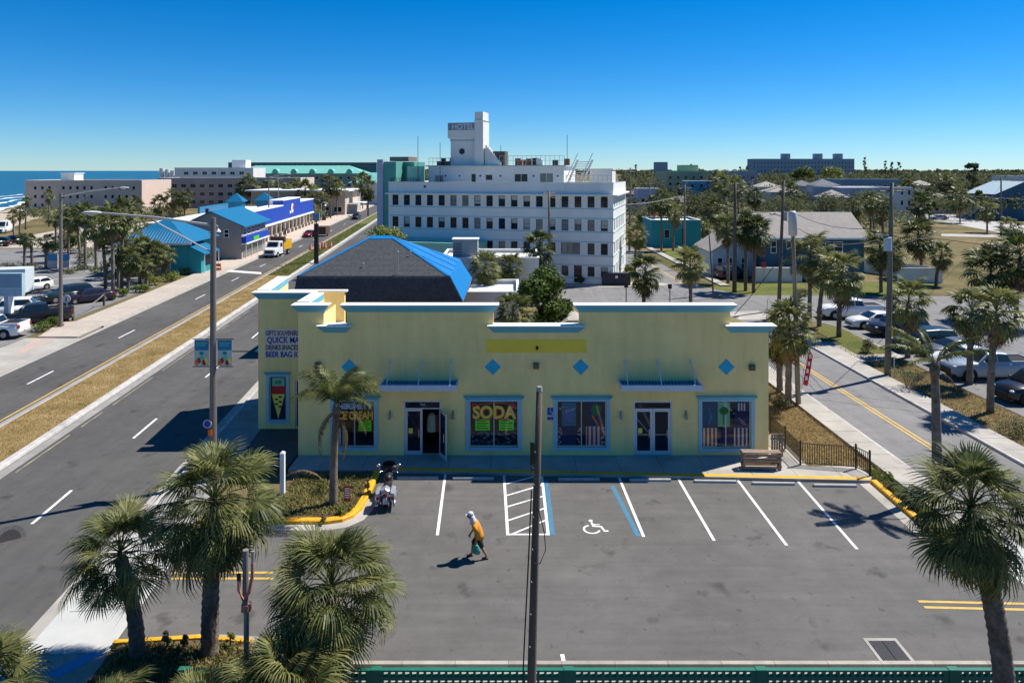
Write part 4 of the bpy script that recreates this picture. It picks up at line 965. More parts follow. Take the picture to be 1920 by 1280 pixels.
# sign tower with pylon
b = MB(); b.box(7.35, 11.2, 4.0, 7.5, 14.7, 18.2); b.frustum((7.35, 11.2, 4.0, 7.5, 18.2), (7.0, 11.2, 3.8, 7.5, 18.5)); b.box(7.0, 11.2, 3.8, 7.5, 18.5, 20.5); b.build('sign_tower', M_HOT, hotel)
b = MB(); b.box(10.9, 12.1, 3.6, 6.4, 14.7, 20.6); b.frustum((10.9, 12.1, 3.6, 6.4, 20.6), (10.8, 12.2, 3.5, 6.5, 20.75)); b.box(10.92, 12.08, 3.62, 6.2, 20.752, 21.9); b.build('pylon', M_HOT, hotel)
b = MB(); b.box(7.1, 11.0, 3.72, 3.8, 19.5, 20.45); sb = b.build('sign_board', mat('faded sign grey', (0.20, 0.28, 0.34), 0.8, 0.1, 1), hotel)
text_obj('sign_lettering', 'HOTEL', 1.0, M_OFFW, sb, (9.2, 3.70, 19.62), bold=0.02, sx=1.0, align='CENTER')
b = MB(); b.box(7.3, 10.9, 3.93, 3.999, 18.0, 18.18); b.build('string_course', M_HOTB, hotel)
b = MB(); b.cyl((9.0, 3.99, 16.6), (9.0, 3.93, 16.6), 0.42, n=20); b.build('porthole', M_BLACK, hotel)
b = MB(); b.tube([(9.0 + 0.44*math.cos(2*PI*i/20), 3.95, 16.6 + 0.44*math.sin(2*PI*i/20)) for i in range(21)], 0.05, 5); b.build('porthole_rim', M_HOT, hotel)
b = MB()
for i in range(9): b.box(12.3 + i*0.24, 12.3 + i*0.24 + 0.26, 4.0, 5.0, 14.7, 17.4 - i*0.28)
b.build('roof_stair', M_OFFW, hotel)
# roof stairs on the right, bulkhead box
for k in range(2):
    b = MB(); x = 23.6 + 1.9 * k; b.tube([(x, 2.6, 12.0), (x + 1.5, 2.6, 15.4)], 0.13, 6); b.tube([(x, 2.6, 13.0), (x + 1.5, 2.6, 16.2)], 0.06, 5); b.build('stair_rail', M_WHITE, hotel)
b = MB()
for i in range(12): b.box(23.6 + i*0.125, 25.5 + i*0.125, 2.6 + i*0.01, 3.2, 12.0 + i*0.28, 12.08 + i*0.28)
b.build('roof_stair', M_OFFW, hotel)['kind'] = 'stuff'
b = MB(); b.box(26.4, 29.3, 4, 8, 11.7, 14.1); b.build('bulkhead', M_HOT, hotel); b = MB(); b.box(26.3, 29.4, 3.9, 8.1, 14.102, 14.25); b.build('bulkhead_cap', M_OFFW, hotel)
# teal stair tower and fin at the left end
b = MB(); b.box(-1.75, -0.9, 0.2, 1.4, 0, 15.5); b.build('tower_fin', M_LAV, hotel)
b = MB(); b.box(-0.89, 0.9, 0.4, 5, 0, 15.2); b.box(0.9, 2.4, 3.1, 7, 11.7, 15.2); b.build('stair_tower', M_TEALW, hotel)
b = MB(); b.box(2.0, 3.9, 1.6, 3.0, 11.7, 14.6); b.build('mint_block', M_MINT, hotel)
b = MB(); b.box(-1.2, 1.6, 3, 6, 15.3, 15.9); b.build('roof_plant', mat('rust plant', (0.22, 0.15, 0.13), 0.8), hotel)
for s, y, z0, z1, k in ((3.6, 1.5, 12.4, 18.6, 0), (6.2, 3.0, 12.4, 17.8, 0), (7.4, 5, 14.7, 18.9, 0), (23.6, 3.2, 14.7, 18.6, 0), (13.9, 6, 14.7, 17.5, 0)):
    b = MB(); b.tube([(s, y, z0), (s, y, z1)], 0.035, 5); b.build('aerial', M_BLACK, hotel)
b = MB(); b.box(HL - 7.4, HL - 7.2, -0.07, -0.002, 0.9, 1.5); b.build('wall_plate', M_BLACK, hotel)
for s, z in ((5.2, 11.9), (23.6, 11.9)): b = MB(); b.cyl((s, -0.001, z), (s, -0.08, z), 0.16); b.build('wall_light', M_BLACK if s < 9 else M_WHITE, hotel)

# low white flat-roofed buildings between hotel and shop
def flat_block(name, label, cat, x0, x1, y0, y1, h, wm, rm, ops=(), par=0.35, side=(), group=None, fm=None, gm=None, rz=0.0):
    t = thing(name, label, cat, (x0, y0, 0), rz, group); w, d = x1 - x0, y1 - y0
    b = MB(); wall(b, (0, 0, 0), X_, -Y_, w, 0, h, ops, 0.15); wall(b, (w, 0, 0), Y_, X_, d, 0, h, side, 0.15)
    b.face([(0, d, 0), (0, 0, 0), (0, 0, h), (0, d, h)]); b.face([(w, d, 0), (0, d, 0), (0, d, h), (w, d, h)]); b.build('wall', wm, t)
    b = MB(); b.box(0.15, w - 0.15, 0.15, d - 0.15, h - par - 0.1, h - par); b.build('roof', rm, t)
    b = MB(); b.box(-0.06, w + 0.06, -0.06, 0.2, h + 0.002, h + 0.1); b.box(-0.06, w + 0.06, d - 0.2, d + 0.06, h + 0.002, h + 0.1); b.box(-0.06, 0.2, 0.2, d - 0.2, h + 0.002, h + 0.1); b.box(w - 0.2, w + 0.06, 0.2, d - 0.2, h + 0.002, h + 0.1); b.build('coping', rm, t)
    for o in ops: window(t, (0, 0, 0), X_, -Y_, o[0], o[1], o[2], o[3], fm or M_OFFW, gm or M_GLASS, 0.1, 0.06, 1 if o[1] - o[0] > 1.4 else 0)
    for o in side: window(t, (w, 0, 0), Y_, X_, o[0], o[1], o[2], o[3], fm or M_OFFW, gm or M_GLASS, 0.1, 0.06)
    return t
fb = flat_block('flat_roofed_annex', 'low white flat-roofed annex in front of the deco hotel', 'building', -7.4, 2.8, 72, 80, 4.9, M_OFFW, M_WHITE, [(7.2, 8.6, 1.0, 2.4)])
fb2 = flat_block('flat_roofed_store', 'small white-roofed store tucked behind the blue tarp roof', 'building', -4.2, 0.6, 62, 69, 3.1, M_OFFW, M_WHITE, [(1.2, 2.4, 1, 2.2)])
ac = thing('rooftop_air_unit', 'boxy grey air conditioning unit on the white annex roof', 'air conditioner', (-5.0, 73.4, 4.45))
b = MB(); b.box(-1.2, 1.4, -0.9, 0.9, 0.15, 2.3); b.build('casing', mat('weathered zinc', (0.42, 0.40, 0.37), 0.6, 0.15, 1.5, streak=True), ac)
b = MB(); b.box(-1.3, 1.5, -1.0, 1.0, 2.302, 2.4); b.build('lid', M_OFFW, ac)
for i in range(6): b = MB(); b.box(-1.1, -0.3, -0.95, -0.905, 0.4 + i*0.28, 0.55 + i*0.28); b.build('louvre', mat('louvre grey', (0.2, 0.2, 0.2), 0.6), ac)
b = MB(); b.box(-1.1, 1.3, -0.8, 0.8, 0, 0.148); b.build('base_frame', M_GALV, ac)
ut = thing('utility_hut', 'small gabled stone-grey utility hut behind the shop parapet gap', 'hut', (3.6, 47, 0))
b = MB(); b.box(-1.0, 1.9, 0, 3.0, 0, 3.1); b.build('wall', M_CONCD, ut)
b = MB(); b.prism([(-1.2, 3.1), (2.1, 3.1), (0.9, 3.9), (0.2, 3.9)], 0, 3.4); b.M = None
b.v = [(v[0], v[2] - 0.2, v[1]) for v in b.v]; b.build('roof', M_CONC, ut)

# ================================================================== PALMS, TREES, SHRUBS
ORD = 'first second third fourth fifth sixth seventh eighth ninth tenth eleventh twelfth thirteenth fourteenth fifteenth sixteenth seventeenth eighteenth nineteenth twentieth twenty-first twenty-second'.split()
def fan_leaf(r, R=0.95, Lp=0.9, nseg=26, arch=0.25, spread=125, fold=0.22, quad=False):
    """one costapalmate (fan) palm leaf growing along +X: petiole and split, drooping segments"""
    b = MB()
    hub = Vector((Lp, 0, Lp * 0.10 - arch * 0.25))
    b.rings([[(0, -0.025, 0), (0, 0.025, 0), (0, 0, 0.035)], [(Lp*0.5, -0.018, Lp*0.09), (Lp*0.5, 0.018, Lp*0.09), (Lp*0.5, 0, Lp*0.09 + 0.025)],
             [(hub.x, -0.012, hub.z), (hub.x, 0.012, hub.z), (hub.x, 0, hub.z + 0.015)]], cap=False)
    da = math.radians(spread * 2 / nseg)
    for i in range(nseg):
        a = math.radians(-spread) + da * (i + 0.5) + r.uniform(-0.02, 0.02)
        k = abs(a) / math.radians(spread)
        Rs = R * (1.0 - 0.30 * k * k) * r.uniform(0.9, 1.06)
        dr = arch * (1.1 - 0.4 * math.cos(a)) * r.uniform(0.7, 1.35)
        ca, sa = math.cos(a), math.sin(a)
        tw = r.uniform(-0.5, 0.5)
        prev = None
        for f_, wf in ((0.08, 0.9), (0.42, 0.95), (0.72, 0.55), (1.0, 0.0)):
            rr = Rs * f_
            z = hub.z + fold * rr * abs(sa) * (1 - f_ * 0.6) - dr * Rs * f_ ** 2.2 - arch * 0.55 * rr * max(ca, 0) * f_
            bend = 1.0 - 0.22 * f_ ** 3
            c = Vector((hub.x + rr * ca * bend, rr * sa * bend, z))
            w = (Rs * 0.42 * da if f_ > 0.3 else rr * da) * (0.5 if nseg > 20 else 0.62) * wf
            n = Vector((-sa, ca, tw * 0.8)) * w
            cur = (c - n, c + n) if wf > 0 else (c,)
            if prev:
                if len(cur) == 2: b.face([prev[0], prev[1], cur[1], cur[0]])
                else: b.face([prev[0], prev[1], cur[0]])
            prev = cur
    return b

def feather_leaf(r, Ln=2.4, arch=1.0, pairs=34, leaf=0.55, droop=0.6, plume=0.35):
    """pinnate (queen palm) frond along +X, arching down"""
    b = MB(); pts = []
    for i in range(13):
        t = i / 12; pts.append(Vector((Ln * (t - 0.12 * t**3 * arch), 0.0, Ln * (0.36 * t - 0.62 * arch * t * t))))
    b.tube(pts, [0.035 * (1 - 0.85 * i / 12) for i in range(13)], 4)
    for i in range(pairs):
        t = 0.16 + 0.83 * (i + 0.5) / pairs; q = t * 12; k = min(int(q), 11)
        p = pts[k].lerp(pts[k+1], q - k); d = (pts[k+1] - pts[k]).normalized()
        up = Vector((-d.z, 0, d.x))
        for s in (-1, 1):
            ll = leaf * (0.45 + 0.55 * math.sin(PI * min(1, t * 1.02)) ** 0.6) * r.uniform(0.8, 1.1)
            out = (Vector((0, s, 0)) + d * 0.75 + up * r.uniform(-plume, plume)).normalized()
            e1 = p + out * ll * 0.55; e2 = p + out * ll - Z_ * ll * droop * r.uniform(0.6, 1.2)
            w = d * 0.022
            b.face([p - w*0.5, p + w*0.5, e1 + w, e1 - w]); b.face([e1 - w, e1 + w, e2])
    return b

def trunk_mesh(name, h, r0, r1, lean=(0, 0), rings=14, bulge=0.05, n=10, m=None, seed=0):
    r = random.Random(seed); b = MB(); path, rad = [], []
    k = max(4, int(rings))
    for i in range(k * 2 + 1):
        t = i / (k * 2)
        path.append((lean[0] * t * t, lean[1] * t * t, -0.05 + (h + 0.05) * t))
        rad.append((r0 + (r1 - r0) * t) * (1 + (bulge if i % 2 else -bulge) * r.uniform(0.3, 1.2)))
    b.tube(path, rad, n)
    return b.mesh(name, m or M_BARK, True)

LEAFV = []
for k in range(7):
    r = random.Random(100 + k)
    LEAFV.append(fan_leaf(r, r.uniform(0.85, 1.02), r.uniform(0.75, 1.0), 40, r.uniform(0.22, 0.5), r.uniform(112, 135), r.uniform(0.1, 0.3)))
LEAF_G = [b.mesh('frond', M_PALM) for b in LEAFV]
LEAF_Y = [b.mesh('frond', M_PALMY) for b in LEAFV[:3]]
DEADV = [fan_leaf(random.Random(200 + k), 0.85, 0.7, 26, 0.75, 70, 0.5) for k in range(3)]
LEAF_D = [b.mesh('frond', M_PALMD) for b in DEADV]

def fg_palm(label, base, height, crown_r, n=46, lean=(0, 0), r0=0.2, seed=0, dead=6, low=-48, group='cabbage palms around the car park', name='cabbage_palm', yel=0.12):
    """near palm: every frond is an object"""
    r = random.Random(seed)
    t = thing(name, label, 'palm tree', base, 0, group)
    link('trunk', trunk_mesh('trunk', height, r0 * 1.1, r0 * 0.88, lean, max(5, height * 5), 0.06, 12, M_BARK, seed), t)
    # old leaf bases below the crown
    top = Vector((lean[0], lean[1], height)); s = crown_r / 1.75
    for i in range(n):
        f_ = i / (n - 1); az = i * 2.39996 + r.uniform(-0.3, 0.3)
        el = math.radians(82 + (low - 82) * f_ ** 0.85 + r.uniform(-9, 9))
        me = r.choice(LEAF_Y) if r.random() < yel and f_ > 0.4 else r.choice(LEAF_G)
        o = link('frond', me, t, top + Vector((0, 0, 0.28 * (1 - f_) * s)), None, s * r.uniform(0.86, 1.1) * (0.8 + 0.2 * min(1, f_ * 3)))
        o.rotation_euler = (Matrix.Rotation(az, 3, 'Z') @ Matrix.Rotation(-el, 3, 'Y') @ Matrix.Rotation(r.uniform(-0.5, 0.5), 3, 'X')).to_euler()
    for i in range(dead):
        o = link('dead_frond', r.choice(LEAF_D), t, top - Z_ * 0.1, None, s * r.uniform(0.75, 1.0))
        o.rotation_euler = (Matrix.Rotation(r.uniform(0, 6.28), 3, 'Z') @ Matrix.Rotation(math.radians(r.uniform(58, 82)), 3, 'Y') @ Matrix.Rotation(r.uniform(-0.6, 0.6), 3, 'X')).to_euler()
    return t

def crown_mesh(seed, n=34, nseg=15, low=-55, dead=5):
    """distant palm crown in one mesh (too small to pick its leaves apart)"""
    r = random.Random(seed); B = MB()
    for i in range(n + dead):
        dd = i >= n
        lb = fan_leaf(r, r.uniform(0.8, 1.05), r.uniform(0.7, 1.0), nseg, r.uniform(0.25, 0.55) if not dd else 0.8, 115 if not dd else 70, 0.2)
        f_ = min(i / (n - 1), 1); az = i * 2.39996 + r.uniform(-0.3, 0.3)
        el = math.radians(82 + (low - 82) * f_ ** 0.85 + r.uniform(-10, 10)) if not dd else math.radians(r.uniform(-85, -60))
        R3 = Matrix.Rotation(az, 4, 'Z') @ Matrix.Rotation(-el, 4, 'Y') @ Matrix.Rotation(r.uniform(-0.5, 0.5), 4, 'X')
        R3 = Matrix.Translation((0, 0, 0.25 * (1 - f_))) @ R3 @ Matrix.Scale(r.uniform(0.85, 1.1), 4)
        k = len(B.v); B.v += [tuple(R3 @ Vector(v)) for v in lb.v]; B.f += [tuple(i_ + k for i_ in f) for f in lb.f]; B.m += [1 if dd else 0] * len(lb.f)
    return B.mesh('crown', [M_PALM, M_PALMD])
CROWNS = [crown_mesh(300 + k, 34, 15, -50 - 8 * (k % 3), 4 + 3 * (k % 2)) for k in range(4)]
CROWNS_S = [crown_mesh(320 + k, 24, 9, -55, 4) for k in range(3)]
PALM_TRUNKS = {}
def palm(label, base, h, cr=1.75, lean=(0, 0), seed=None, small=False, group=None, r0=0.19, sq=1.0):
    r = random.Random(seed if seed is not None else int(base[0] * 31 + base[1] * 17))
    t = thing('cabbage_palm', label, 'palm tree', base, r.uniform(0, 6.28), group)
    ca, sa = math.cos(-t.rotation_euler.z), math.sin(-t.rotation_euler.z)
    ln = (lean[0] * ca - lean[1] * sa, lean[0] * sa + lean[1] * ca)
    link('trunk', trunk_mesh('trunk', h, r0 * 1.1, r0 * 0.85, ln, 6, 0.05, 7, M_BARKG if r.random() < 0.6 else M_BARK, r.random()), t)
    o = link('crown', r.choice(CROWNS_S if small else CROWNS), t, (ln[0], ln[1], h)); s = cr / 1.75; o.scale = (s, s, s * sq); o['kind'] = 'stuff'
    return t
def palm_px(label, bx, by, cx, cy, rpx, **k):
    """trunk foot at pixel (bx, by), crown centre at (cx, cy), crown radius in pixels"""
    p = W(bx, by); c = P(cx, cy, p.y)
    return palm(label, p, c.z, rpx * p.y / F * (1.3 if k.get('group') == 'cabbage palms along the right street' else 1.2), lean=(c.x - p.x, 0), **k)

# ---- near palms round the car park
fg_palm('cabbage palm with a slim bare trunk in the front bed, nearest the avenue', (-10.75, 19.9, 0.08), 2.75, 1.75, 42, (-0.55, 0.1), 0.2, 1, 5, -50)
fg_palm('tall full-crowned cabbage palm right of the slim one, beside the metal pole', (-8.72, 20.0, 0.08), 4.15, 2.15, 54, (0.12, 0.1), 0.23, 2, 9, -72)
fg_palm('broad trunkless-looking cabbage palm in the foreground just left of the timber pole', (-5.15, 18.95, 0), 2.35, 2.1, 54, (0.2, 0.1), 0.24, 3, 5, -62)
fg_palm('low cabbage palm half out of the bottom edge below the broad one', (-5.6, 17.2, 0), 0.9, 1.95, 50, (0, 0), 0.24, 4, 3, -45, yel=0.3)
fg_palm('cabbage palm at the right edge leaning over the car park exit', (11.75, 16.4, 0), 5.75, 1.85, 54, (-0.75, 0.2), 0.225, 5, 10, -68, yel=0.05)
fg_palm('cabbage palm fronds poking in at the bottom left corner', (-13.0, 16.9, 0), 1.1, 1.75, 40, (0, 0), 0.22, 6, 2, -40)
fg_palm('very low cabbage palm at the bottom edge below the slim one', (-9.9, 16.8, 0), 0.45, 1.35, 34, (0, 0), 0.2, 7, 1, -30)

fg_palm('low yellowish cabbage palm beside the green fence end at the bottom edge', (-7.6, 17.0, 0), 0.35, 1.5, 34, (0, 0), 0.2, 8, 1, -25, yel=0.4)
# ---- queen palms (feather leaves)
FEATH = [feather_leaf(random.Random(50 + k), 2.5, 0.8 + 0.15 * k, 58, 0.62, 0.75, 0.55) for k in range(4)]
FE_G = [b.mesh('frond', M_QUEEN) for b in FEATH]; FE_D = [feather_leaf(random.Random(90 + k), 2.5, 0.9 + 0.1 * k, 26, 0.26, 1.0, 0.3).mesh('dead_frond', M_PALMD) for k in range(4)]
FE_T = [feather_leaf(random.Random(70 + k), 2.9, 0.5 + 0.15 * k, 74, 0.42, 0.7, 0.45).mesh('frond', M_QUEEN) for k in range(3)]
def queen(label, base, h, s, fr, dead, r0=0.17, lean=(0, 0), seed=0, thin=False):
    r = random.Random(seed); t = thing('queen_palm', label, 'palm tree', base, 0, 'feather-leaved palms')
    link('trunk', trunk_mesh('trunk', h, r0 * 1.15, r0 * 0.8, lean, 12, 0.03, 10, M_BARKG, seed), t)
    b = MB(); b.tube([(lean[0], lean[1], h - 0.5), (lean[0], lean[1], h - 0.1), (lean[0], lean[1], h + 0.35)], [r0 * 0.8, r0 * 1.15, r0 * 0.4], 8); b.build('crownshaft', M_BARK, t, True)
    for lst, mm, nm in ((fr, FE_T if thin else FE_G, 'frond'), (dead, FE_D, 'dead_frond')):
        for az, el, sc in lst:
            o = link(nm, r.choice(mm), t, (lean[0], lean[1], h + 0.2 - (0.35 if nm[0] == 'd' else 0)), None, s * sc)
            o.rotation_euler = (Matrix.Rotation(math.radians(az), 3, 'Z') @ Matrix.Rotation(-math.radians(el), 3, 'Y') @ Matrix.Rotation(r.uniform(-0.3, 0.3), 3, 'X')).to_euler()
    return t
queen('feather-leaved palm with hanging dead fronds in the kerbed island before the shop', W(625, 945, 0.1), 4.0, 0.84,
      [(185, 58, 1.0), (200, 40, .9), (165, 68, 0.9), (20, 55, 1.0), (-10, 38, 1.0), (5, 70, 0.9), (60, 55, .9), (-60, 50, .9), (120, 55, .9), (-120, 52, .9), (-30, 25, .95), (175, 26, .85), (0, 46, .95)],
      [(170, -45, .95), (200, -52, 1.0), (-35, -58, 1.0), (15, -15, .8), (-75, -62, .9), (100, -60, .8), (140, -35, .9)], 0.16, (0.12, 0), 4)
queen('feather-leaved palm with a smooth grey trunk beside the right street', W(1757, 930), 5.55, 0.78,
      [(165, 22, 1.05), (140, 40, 1.0), (115, 35, .95), (85, 45, .9), (185, 35, 1.0), (-35, 20, 1.0), (-20, 35, .95), (10, 40, .7), (-60, 30, .8), (205, 12, .8)],
      [(195, -15, .9), (-30, -25, .6)], 0.19, (-0.1, 0), 5, True)

# ---- palms in the middle distance
GM = 'cabbage palms behind the shop'
palm_px('cabbage palm with dark crown standing just behind the blue tarp roof', 915, 585, 910, 508, 33, group=GM)
palm_px('tall cabbage palm in front of the hotel beside its utility pole', 1008, 562, 1012, 470, 36, group=GM)
palm_px('ragged leaning cabbage palm between the two others before the hotel', 968, 575, 955, 505, 30, group=GM)
palm_px('low cabbage palm showing in the gap of the shop parapet', 962, 720, 962, 592, 42, group=GM, seed=3)
palm_px('single cabbage palm at the right corner of the hotel', 1190, 514, 1194, 446, 24, group=GM)
palm_px('cabbage palm left of the crossing at the hotel forecourt', 1207, 574, 1210, 516, 38, group=GM)
palm_px('cabbage palm right of the crossing near the leaning thin pole', 1295, 576, 1294, 502, 36, group=GM)
palm_px('big cabbage palm right against the shop\'s right-hand corner', 1478, 757, 1480, 618, 52, group=GM, sq=1.1)
palm_px('second smaller cabbage palm half hidden by the shop\'s right corner', 1462, 735, 1458, 640, 40, group=GM)
GR = 'cabbage palms along the right street'
for lab, a in (('tall cabbage palm in front of the navy house, left of a pair', (1398, 545, 1398, 432, 30)), ('tall cabbage palm in front of the navy house, right of a pair', (1413, 548, 1420, 440, 30)),
               ('cabbage palm left of the teal-side navy house door', (1365, 530, 1362, 430, 28)),
               ('stout cabbage palm right of the antenna pole', (1518, 600, 1520, 485, 42)), ('cabbage palm with a pale crown behind the white pickup', (1573, 632, 1578, 520, 45)),
               ('dark cabbage palm close beside the stout one', (1536, 612, 1548, 505, 34)),
               ('cabbage palm at the verge right of the tall grey pole', (1702, 670, 1704, 570, 40)),
               ('cabbage palm before the white garden wall, left one', (1652, 548, 1650, 470, 34)), ('cabbage palm before the white garden wall, middle one', (1668, 552, 1676, 482, 26)),
               ('cabbage palm over the right end of the white garden wall', (1728, 520, 1722, 448, 34)), ('short cabbage palm beyond the white garden wall', (1755, 535, 1765, 480, 22)),
               ('large cabbage palm crown above the right car park, left trunk', (1818, 720, 1822, 588, 44)), ('large cabbage palm crown above the right car park, right trunk', (1857, 772, 1868, 592, 50)),
               ('dark cabbage palm at the right edge beyond the cars', (1850, 600, 1858, 515, 48)), ('dark cabbage palm cut by the right edge of the picture', (1905, 610, 1912, 490, 52))):
    palm_px(lab, *a, group=GR)
GF = 'palms far off on the right'
for k, a in enumerate(sorted(((1345, 470, 1345, 395), (1240, 470, 1240, 380), (1262, 470, 1266, 400), (1228, 455, 1225, 385), (1320, 455, 1318, 428), (1418, 440, 1415, 372), (1385, 440, 1382, 352), (1358, 430, 1358, 346),
                       (1345, 400, 1342, 340), (1800, 418, 1800, 375), (1742, 412, 1740, 372), (1728, 415, 1726, 385), (1851, 436, 1850, 395), (1895, 450, 1895, 428), (1600, 450, 1600, 392), (1640, 455, 1632, 380), (1655, 440, 1650, 405),
                       (1440, 420, 1442, 398), (1480, 400, 1482, 365), (1700, 395, 1702, 362), (1775, 395, 1775, 340), (1770, 380, 1768, 345)))):
    palm_px(ORD[k] + ' from the left of the small distant cabbage palms on the right', *a, 17 + (k * 7) % 9, small=True, group=GF)
GL = 'cabbage palms in the clump beside the teal hut'
for k, a in enumerate(sorted(((212, 550, 210, 415, 32), (228, 545, 232, 405, 30), (198, 540, 190, 432, 30), (245, 520, 250, 450, 26), (262, 530, 266, 470, 24), (240, 545, 244, 488, 24), (285, 530, 290, 478, 24), (305, 525, 308, 480, 22),
                       (180, 505, 178, 420, 26), (160, 500, 158, 405, 24), (150, 490, 142, 412, 22), (275, 540, 270, 500, 20), (128, 478, 130, 412, 22), (222, 540, 222, 470, 28)))):
    palm_px(ORD[k] + ' cabbage palm from the left in the dense clump beside the teal hut', *a, group=GL, small=k % 2 == 1)
GW = 'cabbage palms in the west car park'
for lab, a in (('left of three cabbage palms on the west car park island', (46, 500, 46, 450, 14)), ('middle of three cabbage palms on the west car park island', (60, 502, 58, 452, 13)), ('right of three cabbage palms on the west car park island', (86, 503, 88, 455, 16)),
               ('cabbage palm beside the white van, left one', (26, 447, 24, 405, 12)), ('cabbage palm beside the white van, right one', (37, 446, 38, 398, 13)), ('slender cabbage palm at the end of the beige motel', (92, 425, 92, 368, 12)),
               ('cabbage palm in front of the motel seaward end', (48, 430, 50, 378, 10)), ('cabbage palm above the dark hedge of the west car park', (105, 470, 104, 410, 16)), ('cabbage palm behind the dark hedge of the west car park', (120, 448, 122, 400, 16)),
               ('cabbage palm at the landward end of the beige motel, left one', (255, 450, 256, 388, 18)), ('cabbage palm at the landward end of the beige motel, right one', (300, 440, 300, 385, 18)), ('cabbage palm behind the motel sunlit end wall', (325, 430, 325, 375, 20)), ('cabbage palm over the teal hut roof, left one', (262, 470, 262, 425, 16)),
               ('cabbage palm beside the blue gabled house front', (385, 470, 378, 420, 12)), ('cabbage palm between the motel and the blue gabled house', (345, 430, 348, 372, 17))):
    palm_px(lab, *a, group=GW, small=True)
GA = 'palms along the far end of the avenue'
for k, a in enumerate(sorted(((455, 398, 452, 352), (470, 398, 468, 348), (555, 392, 552, 352), (540, 400, 540, 365), (620, 410, 618, 348), (632, 405, 632, 352), (575, 405, 572, 360), (590, 402, 588, 365), (505, 395, 500, 358), (680, 392, 678, 345), (690, 400, 688, 352), (608, 412, 605, 375), (525, 395, 520, 358)))):
    palm_px(ORD[k] + ' far-off palm from the left beside the far end of the avenue', *a, 15 + (k * 5) % 8, small=True, group=GA)

# ---- broadleaf trees and shrubs: leaf faces scattered through clumps
def leaf_cloud(name, seed, n, clumps, size, mats=M_LEAF, parent=None, extra=None):
    """clumps: (cx, cy, cz, rx, ry, rz); returns an object with n leaf quads on and in the clumps"""
    g = np.random.default_rng(seed); C = np.array(clumps, dtype=float)
    wgt = C[:, 3] * C[:, 4] * C[:, 5]; wgt = wgt ** 0.7; wgt /= wgt.sum()
    idx = g.choice(len(C), n, p=wgt); d = g.normal(size=(n, 3)); d /= np.linalg.norm(d, axis=1, keepdims=True)
    rad = g.uniform(0.45, 1.0, n) ** 0.5 * (1 + 0.18 * g.normal(size=n))
    c = C[idx, :3] + d * C[idx, 3:] * rad[:, None]
    nrm = d * 0.8 + g.normal(size=(n, 3)) * 0.7 + np.array([0, 0, 0.5]); nrm /= np.linalg.norm(nrm, axis=1, keepdims=True)
    t = np.cross(nrm, g.normal(size=(n, 3))); t /= np.linalg.norm(t, axis=1, keepdims=True) + 1e-9; bi = np.cross(nrm, t)
    s = size * g.uniform(0.6, 1.4, n)[:, None]
    v = np.stack([c - t * s, c - bi * s * 0.5, c + t * s, c + bi * s * 0.5], axis=1).reshape(-1, 3)
    me = np_mesh(name, v, np.arange(n * 4).reshape(n, 4), mats)
    o = link(name, me, parent); o['kind'] = 'stuff' if parent is not None else o.get('kind', 'stuff')
    return o
def clumps_in(seed, n, rx, ry, rz, cz, cr):
    r = random.Random(seed); out = []
    for i in range(n):
        a = r.uniform(0, 6.28); q = r.uniform(0.1, 1) ** 0.5; ph = r.uniform(-0.7, 1.0)
        k = math.sqrt(max(0.05, 1 - ph * ph * 0.8)); c = cr * r.uniform(0.6, 1.25)
        out.append((rx * q * k * math.cos(a), ry * q * k * math.sin(a), cz + rz * ph * 0.8, c, c, c * 0.75))
    return out
def tree(label, base, h, rx, rz, n=2500, leaf=0.13, m=None, name='broadleaf_tree', seed=1, trunk_r=0.16, group=None, cat='tree', ry=None):
    t = thing(name, label, cat, base, 0, group); r = random.Random(seed); cz = h - rz
    b = MB(); b.tube([(0, 0, -0.05), (0.06, 0, cz * 0.5), (0, 0.05, cz)], [trunk_r, trunk_r * 0.8, trunk_r * 0.6], 8)
    for i in range(6):
        a = r.uniform(0, 6.28); q = r.uniform(0.4, 0.8)
        b.tube([(0, 0.03, cz * 0.75), (rx*0.35*math.cos(a), rx*0.35*math.sin(a), cz), (rx*q*math.cos(a), rx*q*math.sin(a), cz + rz*r.uniform(0, 0.6))], [trunk_r*0.5, trunk_r*0.35, trunk_r*0.12], 6)
    b.build('trunk', M_BARK, t, True)
    leaf_cloud('crown', seed, n, clumps_in(seed, 16, rx * 0.8, (ry or rx) * 0.8, rz, cz, rx * 0.38), leaf, m or M_LEAF, t)
    return t
def shrub(label, base, rx, rz, n=700, leaf=0.07, m=None, seed=1, group=None, ry=None):
    t = thing('shrub', label, 'shrub', base, 0, group); b = MB(); r = random.Random(seed)
    for i in range(4): b.tube([(0, 0, -0.03), (r.uniform(-.3, .3)*rx, r.uniform(-.3, .3)*rx, rz*0.9)], [0.025, 0.01], 5)
    b.build('stem', M_BARK, t)
    leaf_cloud('foliage', seed, n, clumps_in(seed, 7, rx * 0.7, (ry or rx) * 0.7, rz * 0.5, rz * 0.6, rx * 0.45), leaf, m or M_LEAF, t)
    return t
tree('leafy bright green tree rising behind the gap in the shop parapet', (2.25, 48.5, 0), 7.0, 2.1, 2.2, 6500, 0.15, M_LEAF, seed=5)
tree('rounded tree with yellowing leaves behind the peak of the blue tarp roof', P(722, 505, 66) * 1.0 - Vector((0, 0, P(722, 505, 66).z)), 8.6, 1.9, 1.1, 3000, 0.13, M_LEAFY, seed=6)

